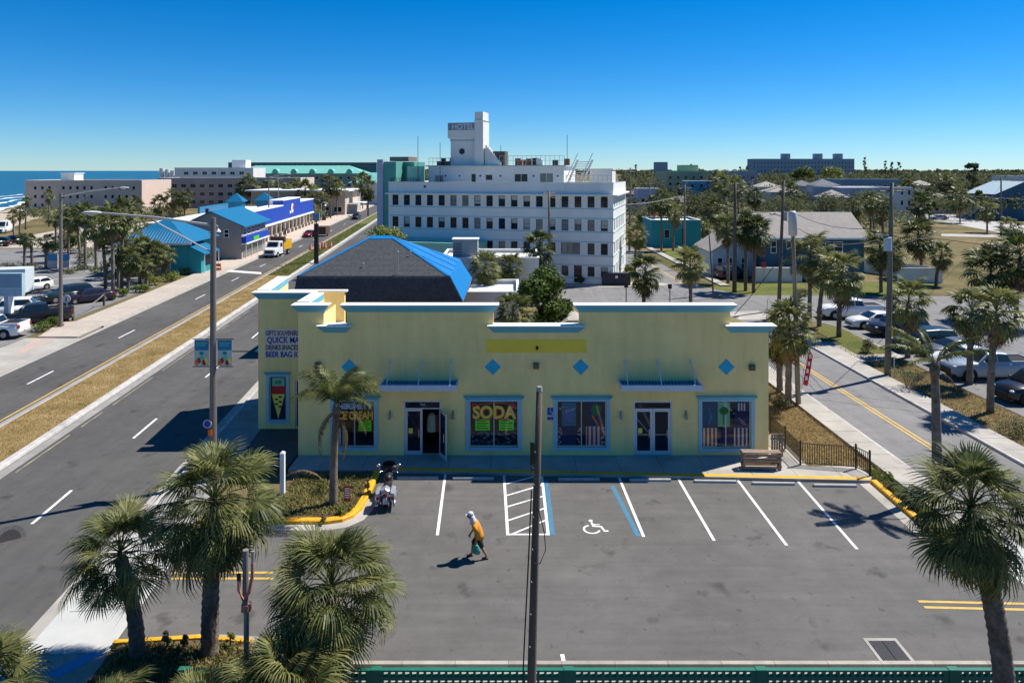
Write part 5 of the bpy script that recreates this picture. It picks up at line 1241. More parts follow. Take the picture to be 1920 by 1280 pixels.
# ================================================================== OTHER BUILDINGS
def gable_house(name, label, cat, loc, w, d, h, rh, rz, wm, rm, ops=(), side=(), over=0.4, axis='x', fm=None, group=None, trim=None):
    """house with front at y=0 (facing -y); ridge along x ('x') or y ('y')"""
    t = thing(name, label, cat, loc, rz, group)
    b = MB(); wall(b, (0, 0, 0), X_, -Y_, w, 0, h, ops, 0.12); wall(b, (w, 0, 0), Y_, X_, d, 0, h, side, 0.12)
    b.face([(0, d, 0), (0, 0, 0), (0, 0, h), (0, d, h)]); b.face([(w, d, 0), (0, d, 0), (0, d, h), (w, d, h)])
    if axis == 'x': b.face([(0, 0, h), (0, d/2, h + rh), (0, d, h)]); b.face([(w, 0, h), (w, d, h), (w, d/2, h + rh)])
    else: b.face([(0, 0, h), (w, 0, h), (w/2, 0, h + rh)]); b.face([(0, d, h), (w/2, d, h + rh), (w, d, h)])
    b.build('wall', wm, t)
    b = MB(); o = over; k = rh / ((d if axis == 'x' else w) / 2); th = 0.12
    def slab(p):  # thick sloping panel
        n = b.av([Vector(q) for q in p] + [Vector(q) + Vector((0, 0, th)) for q in p])
        for q in ((3,2,1,0), (4,5,6,7), (0,1,5,4), (1,2,6,5), (2,3,7,6), (3,0,4,7)): b.f.append(tuple(n+i for i in q)); b.m.append(0)
    if axis == 'x':
        slab([(-o, -o, h - k*o), (w+o, -o, h - k*o), (w+o, d/2, h + rh), (-o, d/2, h + rh)]); slab([(-o, d/2 + 0.001, h + rh), (w+o, d/2 + 0.001, h + rh), (w+o, d+o, h - k*o), (-o, d+o, h - k*o)])
    else:
        slab([(-o, -o, h - k*o), (w/2, -o, h + rh), (w/2, d+o, h + rh), (-o, d+o, h - k*o)]); slab([(w/2 + 0.001, -o, h + rh), (w+o, -o, h - k*o), (w+o, d+o, h - k*o), (w/2 + 0.001, d+o, h + rh)])
    b.build('roof', rm, t)
    if axis == 'x':
        b = MB(); b.box(-o, w + o, -o - 0.05, -o - 0.002, h - k*o - 0.1, h - k*o + 0.14); b.build('fascia', trim or M_WHITE, t)
    for q in ops: window(t, (0, 0, 0), X_, -Y_, q[0], q[1], q[2], q[3], fm or M_WHITE, M_GLASS, 0.06, 0.09, 1 if q[1] - q[0] > 1.2 else 0, 1 if q[3] - q[2] > 0.9 else 0)
    for q in side: window(t, (w, 0, 0), Y_, X_, q[0], q[1], q[2], q[3], fm or M_WHITE, M_GLASS, 0.06, 0.09, 0, 1)
    return t
def hip_roof(b, x0, x1, y0, y1, z, h, o=0.4, rl=None):
    x0 -= o; x1 += o; y0 -= o; y1 += o; w, d = x1 - x0, y1 - y0; q = min(w, d) / 2
    if w >= d: a, c = (x0 + q, (y0+y1)/2, z+h), (x1 - q, (y0+y1)/2, z+h)
    else: a, c = ((x0+x1)/2, y0 + q, z+h), ((x0+x1)/2, y1 - q, z+h)
    p = [(x0,y0,z), (x1,y0,z), (x1,y1,z), (x0,y1,z)]
    if w >= d: b.face([p[0], p[1], c, a]); b.face([p[1], p[2], c]); b.face([p[2], p[3], a, c]); b.face([p[3], p[0], a])
    else: b.face([p[0], p[1], a]); b.face([p[1], p[2], c, a]); b.face([p[2], p[3], c]); b.face([p[3], p[0], a, c])
    b.face([p[3], p[2], p[1], p[0]])

M_TEAL = mat('teal wall', (0.015, 0.26, 0.30), 0.75, 0.07, 0.7, streak=True)
M_TEALD = mat('deep teal wall', (0.02, 0.22, 0.30), 0.75, 0.07, 0.7)
M_RBLUE = mat('blue metal roof', (0.006, 0.135, 0.27), 0.45, 0.08, 0.8)
M_COBALT = mat('cobalt fascia', (0.008, 0.055, 0.38), 0.5, 0.06, 0.6)
M_BEIGE = mat('motel beige', (0.52, 0.42, 0.35), 0.9, 0.08, 0.3)
M_PEACH = mat('peach stucco', (0.62, 0.48, 0.40), 0.9, 0.05, 0.3)  # plain wall colour, also the sunlit tone put on the motel ends
M_GREYW = mat('grey block wall', (0.31, 0.285, 0.27), 0.9, 0.1, 0.3)
M_MINTR = mat('mint metal roof', (0.16, 0.45, 0.38), 0.6, 0.06, 0.3)
M_NAVYW = mat('navy clapboard', (0.035, 0.11, 0.17), 0.8, 0.1, 1.5)
M_ROOFG = mat('pale shingle', (0.33, 0.29, 0.25), 0.9, 0.12, 2.0, col2=(0.27, 0.255, 0.24))
M_ROOFB = mat('brown shingle', (0.20, 0.165, 0.14), 0.9, 0.15, 1.5)
M_PALEB = mat('pale blue siding', (0.40, 0.50, 0.56), 0.8, 0.06, 1)

# teal ticket hut on the avenue
hut = thing('teal_hut', 'teal hut with a blue ribbed metal hip roof beside the avenue', 'hut', (-52.6, 92.5, 0), 0.06)
b = MB(); b.box(0, 8.8, 0.6, 10, 0, 4.3); b.build('wall', M_TEAL, hut)
b = MB(); hip_roof(b, 0, 8.8, 0.6, 10, 4.3, 3.1, 0.8); b.build('roof', M_RBLUE, hut)
b = MB(); b.box(-0.82, 9.62, -0.22, -0.14, 4.05, 4.32); b.build('gutter', M_OFFW, hut)
for i in range(26):
    x = -0.7 + i * 0.41; t = min(x + 0.8, 9.6 - x) / 5.2; t = max(0.05, min(0.98, t))
    b = MB(); b.tube([(x, -0.2, 4.33), (x, -0.2 + 5.4 * t, 4.33 + 3.1 * t)], 0.035, 4); b.build('roof_rib', M_RBLUE, hut)
b = MB(); b.face([(8.8, 0.4, 4.0), (8.8, 6.0, 4.0), (11.2, 6.0, 2.75), (11.2, 0.4, 2.75)]); b.face([(8.8, 0.4, 3.9), (11.2, 0.4, 2.68), (11.2, 0.4, 2.75), (8.8, 0.4, 4.0)]); b.face([(11.2, 0.4, 2.6), (11.2, 6, 2.6), (11.2, 6, 2.75), (11.2, 0.4, 2.75)]); b.build('porch_roof', M_RBLUE, hut)
b = MB(); b.face([(8.81, 0.7, 0), (10.6, 0.7, 0), (10.6, 0.7, 3.0), (8.81, 0.7, 3.9)]); b.face([(10.6, 0.7, 0), (10.6, 5.5, 0), (10.6, 5.5, 2.9), (10.6, 0.7, 2.9)]); b.build('porch_wall', M_TEAL, hut)
for y in (0.55, 5.8): b = MB(); b.tube([(11.1, y, 0), (11.1, y, 2.7)], 0.06, 6); b.build('post', M_OFFW, hut)
b = MB(); b.box(10.602, 10.66, 2.2, 4.4, 1.0, 2.4); b.build('hatch', M_GLASS, hut)
b = MB(); b.tube([(6.6, 0.52, 0), (6.6, 0.52, 4.2)], 0.05, 6); b.build('downpipe', M_OFFW, hut)
# blue gabled house
gh = gable_house('gabled_shop_house', 'two-storey grey house with blue gable roof and blue balcony front', 'house', (-51.3, 108, 0), 8.9, 14, 5.5, 2.1, 0.085, M_GREYW, M_RBLUE, [(2.2, 3.2, 3.5, 4.8), (6.2, 7.0, 3.5, 4.8)], [(1.0, 2.6, 3.7, 4.9), (3.4, 5.0, 3.7, 4.9), (5.8, 7.4, 3.7, 4.9), (8.5, 10.4, 3.7, 4.9)], 0.8, 'y')
b = MB(); b.box(8.93, 9.6, 0, 13.5, 2.6, 3.6); b.build('balcony_front', M_COBALT, gh)
b = MB(); b.box(8.93, 9.75, -0.1, 13.6, 2.42, 2.598); b.build('fascia_band', M_WHITE, gh)
b = MB(); b.box(9.605, 9.66, 4, 7.2, 2.65, 3.3); b.build('green_sign', mat('lime sign', (0.10, 0.5, 0.02), 0.5), gh)
b = MB(); b.box(8.91, 8.97, 1, 12, 0.3, 2.2); b.build('shop_glass', M_GLASSB, gh)
b = MB(); b.box(2.2, 2.7, 3.5, 4.0, 6.2, 7.9); b.build('chimney', mat('purple chimney', (0.12, 0.08, 0.16), 0.8), gh)
for i in range(5): b = MB(); b.tube([(9.5, 0.3 + i * 3.2, 0), (9.5, 0.3 + i * 3.2, 2.45)], 0.07, 6); b.build('post', M_OFFW, gh)
# cobalt strip of shops with an arcade
st = thing('cobalt_shop_strip', 'long cobalt blue strip of shops with a white-edged arcade along the avenue', 'shops', tuple(LR(-38.2, 124)), 0.0883)
SL = 58.0
b = MB(); b.box(-16, 0, 0, SL, 0, 4.6); b.build('wall', M_PEACH, st)
b = MB(); b.box(-15.8, -0.2, 0.2, SL - 0.2, 4.602, 4.75); b.build('roof', M_OFFW, st)
for y0, y1, h in ((0, 25, 6.4), (25, 42, 7.5), (42, SL, 6.5)):
    b = MB(); b.box(0.002, 2.2, y0 + 0.01, y1 - 0.01, 3.4, h); b.build('fascia', M_COBALT, st)
    b = MB(); b.box(-0.8, 2.26, y0 + 0.005, y1 - 0.005, h + 0.002, h + 0.22); b.build('coping', M_WHITE, st)
    b = MB(); b.box(-0.8, 0, y0 + 0.02, y1 - 0.02, 4.76, h); b.build('parapet_back', M_OFFW, st)
b = MB(); b.box(0.002, 2.45, 0, SL, 3.05, 3.398); b.build('fascia_band', M_WHITE, st)
b = MB(); b.ball((2.25, 33.5, 5.5), 0.06, 1.3, 1.1); lg = b.build('emblem', M_PAPER, st)
b = MB(); b.ball((2.3, 33.9, 5.6), 0.05, 0.7, 0.6); b.build('emblem_spot', M_SRED, lg)
b = MB(); b.box(2.205, 2.26, 31.0, 32.2, 4.4, 5.0); b.build('emblem_text', M_PAPER, lg)
b = MB(); b.tube([(0, 0, 0), (0, 0, 3.05)], 0.22, 8); b.box(-0.4, 0.4, -0.4, 0.4, 0, 0.9); me = b.mesh('column', mat('column stone', (0.62, 0.55, 0.45), 0.85, 0.08, 2))
for i in range(16): link('column', me, st, (2.0, 0.8 + i * (SL - 1.6) / 15, 0))
for i in range(15):
    b = MB(); y = 1.4 + i * (SL - 1.6) / 15; b.box(0.003, 0.05, y, y + 2.6, 0.4, 2.7); b.build('shop_window', M_GLASS if i % 3 else M_GLASSB, st)
for x, y in ((-9, 30), (-4.5, 36)):
    b = MB(); b.box(x - 1.4, x + 1.4, y - 1.4, y + 1.4, 4.75, 7.2); b.build('cupola', M_RBLUE, st)
    b = MB(); hip_roof(b, x - 1.4, x + 1.4, y - 1.4, y + 1.4, 7.2, 1.9, 0.5); b.build('cupola_roof', M_RBLUE, st)
b = MB(); b.box(-15.9, -15.5, 26, SL - 10, 4.76, 6.2); b.build('rear_parapet', M_RBLUE, st)
# beige four-storey motel by the sea
mo = [(3 + i * 2.35, 3 + i * 2.35 + 0.95, z, z + 1.25) for i in range(15) if i not in (3, 9) for z in (1.2, 4.1, 7.0)]
flat_block('beachfront_motel', 'long beige three-storey motel on the beach with its sunlit end wall coloured paler', 'motel', -163, -124, 232, 252, 10.7, M_BEIGE, M_OFFW, [(a, c, z0 + 0.6, z1 + 0.6) for a, c, z0, z1 in mo], 0.4, [])
mt = bpy.data.objects['beachfront_motel']
b = MB(); b.box(38.98, 39.14, 0.01, 20, 0, 10.69); b.build('sunlit_end_wall', M_PEACH, mt); b = MB(); b.box(9.5, 14, 4, 9, 10.6, 13.0); b.build('stair_head', M_OFFW, mt); b = MB(); b.box(9.2, 14.3, 3.7, 9.3, 13.002, 13.2); b.build('stair_head_cap', M_WHITE, mt)  # end wall coloured paler for the sun falling on it
lm = [(2 + i * 3.5, 3.8 + i * 3.5, z, z + 1.3) for i in range(15) for z in (1.5, 4.5, 7.6)]
flat_block('long_grey_motel', 'long grey motel wing behind the palms with its sunlit end wall coloured pale', 'motel', -134, -80, 262, 280, 11.2, M_GREYW, M_OFFW, [(a, c, z0, z1) for a, c, z0, z1 in lm], 0.4, [], fm=M_GREYW)
mt = bpy.data.objects['long_grey_motel']; b = MB(); b.box(53.98, 54.14, 0.01, 18, 0, 11.19); b.build('sunlit_end_wall', M_PEACH, mt)  # sunlight on this end is put into its paler colour
flat_block('rooftop_block', 'white block with a tall lift head above the long grey motel', 'building', -146, -112, 300, 315, 15.2, M_OFFW, M_WHITE, [(4 + i * 4, 6 + i * 4, 12.2, 13.6) for i in range(7)], 0.4)
rb = bpy.data.objects['rooftop_block']; b = MB(); b.box(24, 30, 2, 8, 15.1, 18.6); b.build('lift_head', M_WHITE, rb)
for i in range(3): b = MB(); b.cyl((-4 + i * 2.4 - 4, 5, 0), (-4 + i * 2.4 - 4, 5, 15.0 - i * 0.5), 1.0, n=10); b.build('roof_tank', M_OFFW, rb)
# mint roofed hotel
gr = thing('mint_roof_hotel', 'long hotel with mint green metal roof and arched dormers', 'hotel', (-140, 345, 0))
b = MB(); wall(b, (0, 0, 0), X_, -Y_, 66, 0, 12.6, [(2 + i * 4, 3.6 + i * 4, z, z + 1.6) for i in range(16) for z in (6.0, 9.6)], 0.2); b.face([(66, 0, 0), (66, 18, 0), (66, 18, 12.6), (66, 0, 12.6)]); b.build('wall', mat('sage wall', (0.18, 0.28, 0.27), 0.9, 0.08, 0.3), gr)
b = MB(); n_ = hip_roof(b, 0, 66, 0, 18, 12.6, 4.0, 0.8); b.build('roof', M_MINTR, gr)
for i in range(7):
    b = MB(); x = 4 + i * 9.2; b.box(x - 1.3, x + 1.3, -0.8, 3, 12.0, 13.4); b.prism([(x - 1.6, 13.4), (x + 1.6, 13.4), (x + 0.9, 14.5), (x, 14.9), (x - 0.9, 14.5)], -1.0, 4)
    b.v = b.v[:8] + [(v[0], v[2], v[1]) for v in b.v[8:]]; b.build('dormer', M_MINTR, gr)
for i in range(16):
    for z in (6.0, 9.6): window(gr, (0, 0, 0), X_, -Y_, 2 + i * 4, 3.6 + i * 4, z, z + 1.6, M_OFFW, M_GLASS, 0.1, 0.12)
flat_block('teal_beach_tower', 'wide dark teal hotel block behind the mint roof', 'hotel', -176, -84, 430, 450, 19.0, mat('dark teal block', (0.07, 0.17, 0.19), 0.9, 0.1, 0.2), M_TEALD, [(2 + i * 3.2, 4 + i * 3.2, 17.0, 18.3) for i in range(28)], 0.3)
flat_block('beige_lowrise', 'low beige building with a broad white roof beside the far avenue', 'building', -82, -52.5, 218, 240, 7.4, M_BEIGE, M_WHITE, [(2 + i * 4, 4.4 + i * 4, 1.0, 2.6) for i in range(7)], 0.05, [])
bl = bpy.data.objects['beige_lowrise']; b = MB(); b.box(-1.5, 31, -1.5, 22, 7.52, 7.9); b.build('roof_slab', M_WHITE, bl); b = MB(); b.box(29.6, 33, 3, 18, 3.2, 3.5); b.build('side_awning', M_WHITE, bl)
gp = thing('mint_gable_pavilion', 'pavilion with mint hip roof beyond the low beige building', 'building', (-66, 285, 0))
b = MB(); b.box(0, 22, 0, 14, 0, 9.0); b.build('wall', M_OFFW, gp); b = MB(); hip_roof(b, 0, 22, 0, 14, 9.0, 4.2, 1.2); b.build('roof', M_MINTR, gp)

# right-hand side of the street
tb = flat_block('teal_box_building', 'single-storey teal box building with a white roof edge beyond the hotel', 'building', 25.6, 34.6, 127, 136, 4.9, M_TEAL, M_WHITE, [(2.3, 3.3, 1.6, 3.2)], 0.3)
b = MB(); b.box(5.6, 5.75, -0.1, -0.005, 0, 3.4); b.build('downpipe', M_BLACK, tb)
nh = gable_house('navy_house', 'navy clapboard house with white windows and a pale grey gable roof', 'house', (32.6, 89, 0), 12.6, 9.0, 5.6, 2.7, 0, M_NAVYW, M_ROOFG, [(0.6, 1.4, 3.4, 5.0), (5.4, 6.3, 3.5, 5.0), (7.6, 9.9, 3.6, 4.9), (2.6, 3.3, 3.9, 5.1)], [(2, 3, 3.5, 5)], 0.5)
b = MB()
for i in range(22): b.box(-0.015, 12.615, -0.014, 0, 0.2 + i * 0.24, 0.215 + i * 0.24)
b.build('clapboard', M_NAVYW, nh)['kind'] = 'stuff'
gable_house('pale_cottage', 'pale blue cottage with white-framed windows left of the navy house', 'house', (26.6, 92, 0), 5.4, 8, 3.4, 1.7, 0, M_PALEB, M_ROOFG, [(0.6, 1.4, 0.9, 2.5), (1.9, 2.7, 0.9, 2.5), (3.8, 4.7, 0.9, 2.5)], [(1.5, 2.4, 1, 2.4), (4.5, 5.4, 1, 2.4)], 0.4, 'y')
gw = thing('white_garden_wall', 'low white rendered garden wall around the yard right of the navy house', 'wall', (46.6, 86.6, 0))
b = MB(); b.box(1.6, 7.2, 0, 0.18, 0, 1.85); b.build('front_wall', M_OFFW, gw); b = MB(); b.prism([(7.0, 0.2), (7.2, 0.2), (2.2, 9.5), (2.0, 9.5)], 0, 1.84); b.build('side_wall', M_OFFW, gw)
gw2 = thing('white_fence_wall', 'low white wall before the navy house door', 'wall', (30.6, 87.0, 0)); b = MB(); b.box(0, 5.8, 0, 0.16, 0, 1.75); b.build('wall_panel', M_OFFW, gw2); b = MB(); b.box(-0.05, 5.85, -0.04, 0.2, 1.752, 1.85); b.build('wall_cap', M_WHITE, gw2)
bh = gable_house('blue_gable_house', 'dark blue gabled house at the right edge beyond the far street', 'house', (136, 195, 0), 16, 12, 7.5, 3.4, 0, mat('slate blue siding', (0.045, 0.12, 0.19), 0.8, 0.08, 0.5), mat('pale blue roof', (0.35, 0.45, 0.5), 0.7), [(1.5, 2.5, 4.6, 6.4), (3.0, 4.0, 4.6, 6.4), (8, 9.5, 1, 3)], [], 0.6, 'y')
FARB = [
 ('sage_apartments', 'sage green apartment block with a small roof pavilion far off', 'apartments', 1250, 1352, 322, 372, 330, M_MINT, 'flat', mat('sage paint', (0.33, 0.37, 0.24), 0.9, 0.06, 0.2)),
 ('bright_blue_block', 'bright blue block in front of the sage apartments', 'building', 1290, 1342, 340, 372, 290, M_WHITE, 'flat', mat('bright blue wall', (0.06, 0.26, 0.42), 0.8, 0.08, 0.3)),
 ('grey_warehouse', 'tall plain grey block right of the sage apartments', 'building', 1350, 1420, 321, 372, 310, M_WHITE, 'flat', mat('warehouse grey', (0.30, 0.30, 0.33), 0.9, 0.05, 0.2)),
 ('far_slab_hotel', 'very long slab building on the far horizon', 'building', 1412, 1602, 298, 322, 1050, M_PALEB, 'flat', mat('far slab wall', (0.22, 0.31, 0.38), 0.9, 0.05, 0.05)),
 ('far_horizon_tower', 'small pale tower on the horizon above the hotel street', 'building', 1230, 1252, 304, 322, 1200, M_PALEB, 'flat', MATS['far slab wall']),
 ('pale_long_shed', 'long pale blue-grey flat shed behind the navy house', 'building', 1575, 1692, 352, 385, 215, M_WHITE, 'flat', mat('shed wall', (0.33, 0.38, 0.44), 0.9, 0.05, 0.2)),
 ('blue_long_shed', 'long steel blue shed with a flat roof behind the pale one', 'building', 1578, 1688, 337, 350, 270, M_PALEB, 'flat', mat('steel blue wall', (0.16, 0.24, 0.32), 0.9, 0.05, 0.2)),
 ('slate_roof_house', 'house with a pointed slate hip roof left of the blue shed', 'house', 1530, 1572, 336, 356, 250, mat('slate shingle', (0.14, 0.15, 0.17), 0.9, 0.1, 1), 'hip', M_OFFW),
 ('twin_slate_house', 'second slate hip-roofed house further left of the shed', 'house', 1492, 1528, 338, 356, 262, MATS['slate shingle'], 'hip', M_OFFW),
 ('tan_roof_house', 'house with a tan shingle roof in the trees behind the teal box', 'house', 1182, 1220, 352, 376, 240, M_ROOFB, 'hip', M_PALEB),
 ('pale_roof_cottage', 'cottage with a pale roof among trees above the navy house', 'house', 1445, 1500, 348, 362, 235, M_ROOFG, 'hip', M_PALEB),
 ('brown_roof_house', 'house with a broad brown hip roof beyond the far street', 'house', 1745, 1798, 362, 388, 225, M_ROOFB, 'hip', M_BEIGE),
 ('brown_roof_bungalow', 'bungalow with a brown roof left of the dark blue gabled house', 'house', 1822, 1868, 368, 396, 205, M_ROOFB, 'hip', M_BEIGE),
 ('white_gable_store', 'small white store at the corner of the far street', 'building', 1685, 1712, 352, 392, 200, M_WHITE, 'flat', M_OFFW),
 ('white_roof_hall', 'hall with a bright white roof at the far right', 'building', 1890, 1935, 330, 348, 330, M_WHITE, 'flat', M_OFFW),
 ('terracotta_court', 'low terracotta courtyard building among palms behind the teal box', 'building', 1215, 1250, 392, 410, 175, mat('terracotta roof', (0.36, 0.15, 0.08), 0.9, 0.2, 1.5), 'hip', M_PEACH),
 ('red_barn_store', 'small red store among palms behind the teal box', 'building', 1315, 1335, 395, 415, 170, M_ROOFB, 'flat', mat('barn red', (0.33, 0.06, 0.05), 0.8, 0.1, 1)),
 ('lilac_shed', 'pale lilac shed in front of the tan roofed house', 'building', 1196, 1236, 354, 374, 222, M_WHITE, 'flat', mat('lilac wall', (0.36, 0.38, 0.50), 0.9, 0.05, 0.3)),
 ('cream_roof_house', 'house with a cream roof just right of the sage apartments', 'house', 1424, 1462, 340, 356, 280, M_CONC, 'hip', M_OFFW),
 ('ash_roof_house', 'house with an ash grey roof left of the dark round oak', 'house', 1548, 1590, 356, 374, 205, M_ROOFG, 'hip', M_PALEB),
 ('white_roof_cottage', 'tiny white-roofed cottage between oak and far street', 'house', 1668, 1690, 344, 352, 300, M_WHITE, 'hip', M_OFFW),
 ('beige_roof_house', 'house with a beige roof above the far street bend', 'house', 1716, 1752, 338, 352, 300, M_CONC, 'hip', M_BEIGE),
 ('pale_gable_bungalow', 'pale roofed bungalow right of the tall dark pine', 'house', 1850, 1890, 344, 360, 270, M_ROOFG, 'hip', M_OFFW),
 ('rust_roof_house', 'house with a rust brown roof in the trees left of centre right', 'house', 1268, 1296, 366, 384, 215, M_ROOFB, 'hip', M_BEIGE),
]
for nm, lab, cat, pxa, pxb, pyt, pyb, Yd, rm, kind, wm in FARB:
    a, c = P(pxa, pyt, Yd), P(pxb, pyt, Yd); w = c.x - a.x; h = max(2.6, a.z); dp = min(w, 26)
    nW = max(2, int(w / 3.5)); zs = [z for z in (1.0, 4.0, 7.0, 10.0, 13.0, 16.0) if z + 1.4 < h - 0.4]
    if nm == 'far_slab_hotel': nW, zs = 30, [6, 12, 18, 24]
    if kind == 'flat':
        oo = [((i + 0.3) * w / nW, (i + 0.65) * w / nW, z, z + (1.4 if nm != 'far_slab_hotel' else 3)) for i in range(nW) for z in zs if z + 1.4 < h]
        t = flat_block(nm, lab, cat, a.x, c.x, Yd, Yd + dp, h, wm, rm, oo, 0.2)
        if nm == 'far_slab_hotel':
            for q in (0.3, 0.62, 0.82): b = MB(); b.box(w*q, w*q + 12, 4, 12, h, h + 8); b.build('lift_head', wm, t)
        if nm == 'sage_apartments': b = MB(); b.box(w*0.3, w*0.62, 4, 12, h - 0.1, h + 3.2); b.build('roof_pavilion', wm, t)
    else:
        hw = max(2.4, h - 2.2); t = thing(nm, lab, cat, (a.x, Yd, 0))
        oo = [((i + 0.3) * w / nW, (i + 0.6) * w / nW, 0.9, 2.1) for i in range(nW)]
        b = MB(); wall(b, (0, 0, 0), X_, -Y_, w, 0, hw, oo, 0.1); b.face([(w, 0, 0), (w, dp, 0), (w, dp, hw), (w, 0, hw)]); b.face([(0, dp, 0), (0, 0, 0), (0, 0, hw), (0, dp, hw)]); b.build('wall', wm, t)
        b = MB(); hip_roof(b, 0, w, 0, dp, hw, max(1.6, h - hw), 0.6); b.build('roof', rm, t)
        for q in oo: window(t, (0, 0, 0), X_, -Y_, *q, M_WHITE, M_GLASS, 0.06, 0.1)

# ---- trees further off: named ones first
GT = 'trees beyond the grass lot'
for k, (lab, px, py, top, rpx, Yd, mm, asp) in enumerate((
    ('dense dark round oak left of the far street', 1632, 430, 358, 32, 150, M_LEAFD, 0.9), ('dark bushy tree behind the navy house roof', 1655, 445, 372, 24, 140, M_LEAFD, 0.9),
    ('tall dark feathery pine standing highest at the far right', 1824, 400, 290, 14, 230, M_LEAFD, 3.0), ('sprawling olive tree behind the pale cottage', 1470, 430, 372, 42, 165, M_LEAFD, 0.55),
    ('wide grey-green tree above the navy house', 1545, 420, 366, 36, 170, M_LEAFD, 0.6), ('bright green round tree on the skyline left of the slab', 1505, 340, 316, 24, 380, M_LEAFY, 0.6),
    ('bright green spreading tree under the slab building', 1560, 345, 316, 30, 370, M_LEAFY, 0.5), ('bushy tree over the teal box roof', 1330, 440, 385, 20, 140, M_LEAFD, 0.9),
    ('dark tree left of the teal box building', 1205, 455, 395, 16, 150, M_LEAFD, 1.2), ('olive tree right of the teal box building', 1300, 445, 372, 26, 160, M_LEAFD, 0.7),
    ('dark tree between brown roofs at the far right', 1775, 395, 340, 20, 240, M_LEAFD, 0.9), ('rounded tree beside the tall dark pine', 1850, 398, 345, 20, 240, M_LEAFD, 0.8), ('thin yellow-green tree before the brown bungalow', 1838, 395, 352, 9, 200, M_LEAFY, 1.4),
    ('dark hedge-like tree beside the west car park', 130, 470, 432, 28, 128, M_LEAFD, 0.5), ('olive bushy tree in front of the teal hut', 150, 480, 440, 22, 118, M_LEAFY, 0.55),
    ('dark tree behind the motel end wall', 330, 425, 388, 18, 175, M_LEAFD, 0.7), ('dark trees clump beside the low beige building', 575, 400, 362, 22, 205, M_LEAFD, 0.7), ('tree at the far bend of the avenue', 690, 392, 352, 12, 215, M_LEAFD, 1.2))):
    q = P(px, top, Yd); rx = rpx * Yd / F
    tree(lab, (q.x, Yd, 0), q.z, rx, max(1.0, min(rx * asp, q.z * 0.48)), 1500, max(0.16, Yd * 0.0015), mm, seed=400 + k, trunk_r=0.25, group=GT)
# clumps of low green along pavements
def shrub_px(label, px, py, rpx, hpx, mm=M_LEAFY, n=700, seed=1, group=None, leafk=0.0011):
    p = W(px, py); k = p.y / F; return shrub(label, p, rpx * k, hpx * k, n, max(0.05, p.y * leafk), mm, seed, group)
GS = 'shrubs along the avenue pavement'
for k, (lab, a) in enumerate((('round clipped yellow-green bush at the corner by the purple car, left one', (208, 562, 12, 14)), ('round clipped yellow-green bush at the corner by the purple car, right one', (232, 556, 13, 14)), ('low yellow-green hedge left of the lamp post, near one', (70, 622, 22, 14)), ('low yellow-green hedge left of the lamp post, far one', (95, 612, 16, 12)),
    ('loose bush between the clipped ones and the teal hut, left', (262, 548, 16, 12)), ('loose bush between the clipped ones and the teal hut, middle', (290, 535, 20, 14)), ('yellowing bush at the foot of the teal hut', (320, 526, 20, 14)), ('yellow-green bush just right of the teal hut post', (345, 514, 14, 10)),
    ('small bush beside the lamp post foot', (108, 606, 8, 8)))):
    shrub_px(lab, *a, n=900, seed=60 + k, group=GS)
for k in range(9):
    shrub_px(ORD[k] + ' low bush from the left in the planting along the far avenue', 575 + k * 14, 412 - k * 5.5, 12, 9, [M_LEAFY, M_LEAFD][k % 2], 350, 80 + k, 'bushes along the far avenue')
for k, (px, py, rr, hh) in enumerate(((100, 478, 22, 26), (128, 474, 24, 24), (160, 492, 22, 22), (190, 512, 20, 20), (216, 530, 18, 24), (242, 528, 20, 30), (268, 524, 20, 30), (296, 520, 20, 28), (200, 470, 24, 30), (235, 462, 24, 26), (318, 512, 14, 22))):
    shrub_px(ORD[k] + ' dark undergrowth bush from the nearest lamp along the west palm clump', px, py, rr, hh, M_LEAFD if k % 3 else M_LEAFY, 900, 700 + k, 'undergrowth of the west palm clump')
for k, (px, py, rr, hh) in enumerate(((20, 502, 20, 6), (60, 503, 22, 5), (130, 512, 24, 5), (160, 505, 20, 6))):
    shrub_px(('low dark ground hedge under the three west palms, left part', 'low dark ground hedge under the three west palms, right part', 'low planting strip by the west car park ramp, left part', 'low planting strip by the west car park ramp, right part')[k], px, py, rr, hh, M_LEAFD, 500, 95 + k, 'low hedges of the west car park')
GH = 'shrubs by the hotel entrance'
for k, (lab, a, mm) in enumerate((('bright lime bush at the hotel\'s right corner', (1180, 520, 12, 20), M_LEAFY), ('lime bush beside the dark planter at the hotel', (1130, 528, 10, 16), M_LEAFY), ('dark bush against the hotel wall', (1105, 528, 10, 16), M_LEAFD), ('bush in front of the hotel door', (1090, 532, 9, 12), M_LEAFD))):
    shrub_px(lab, *a, mm, 700, 110 + k, GH)
for lab, a, sd in (('round bush on the verge beside the right-hand car park', (1628, 662, 17, 22), 120), ('scrubby grey bush beneath the feather-leaved palm by the right street', (1700, 730, 32, 38), 121), ('scrub at the foot of the big palms right of the street', (1905, 815, 30, 26), 122), ('dark low palmetto scrub beside the leaning pole', (1500, 555, 22, 14), 123), ('dark scrub at the shop\'s right corner', (1462, 765, 18, 22), 124)):
    shrub_px(lab, *a, M_LEAFD, 900, sd, 'scrub along the right street')

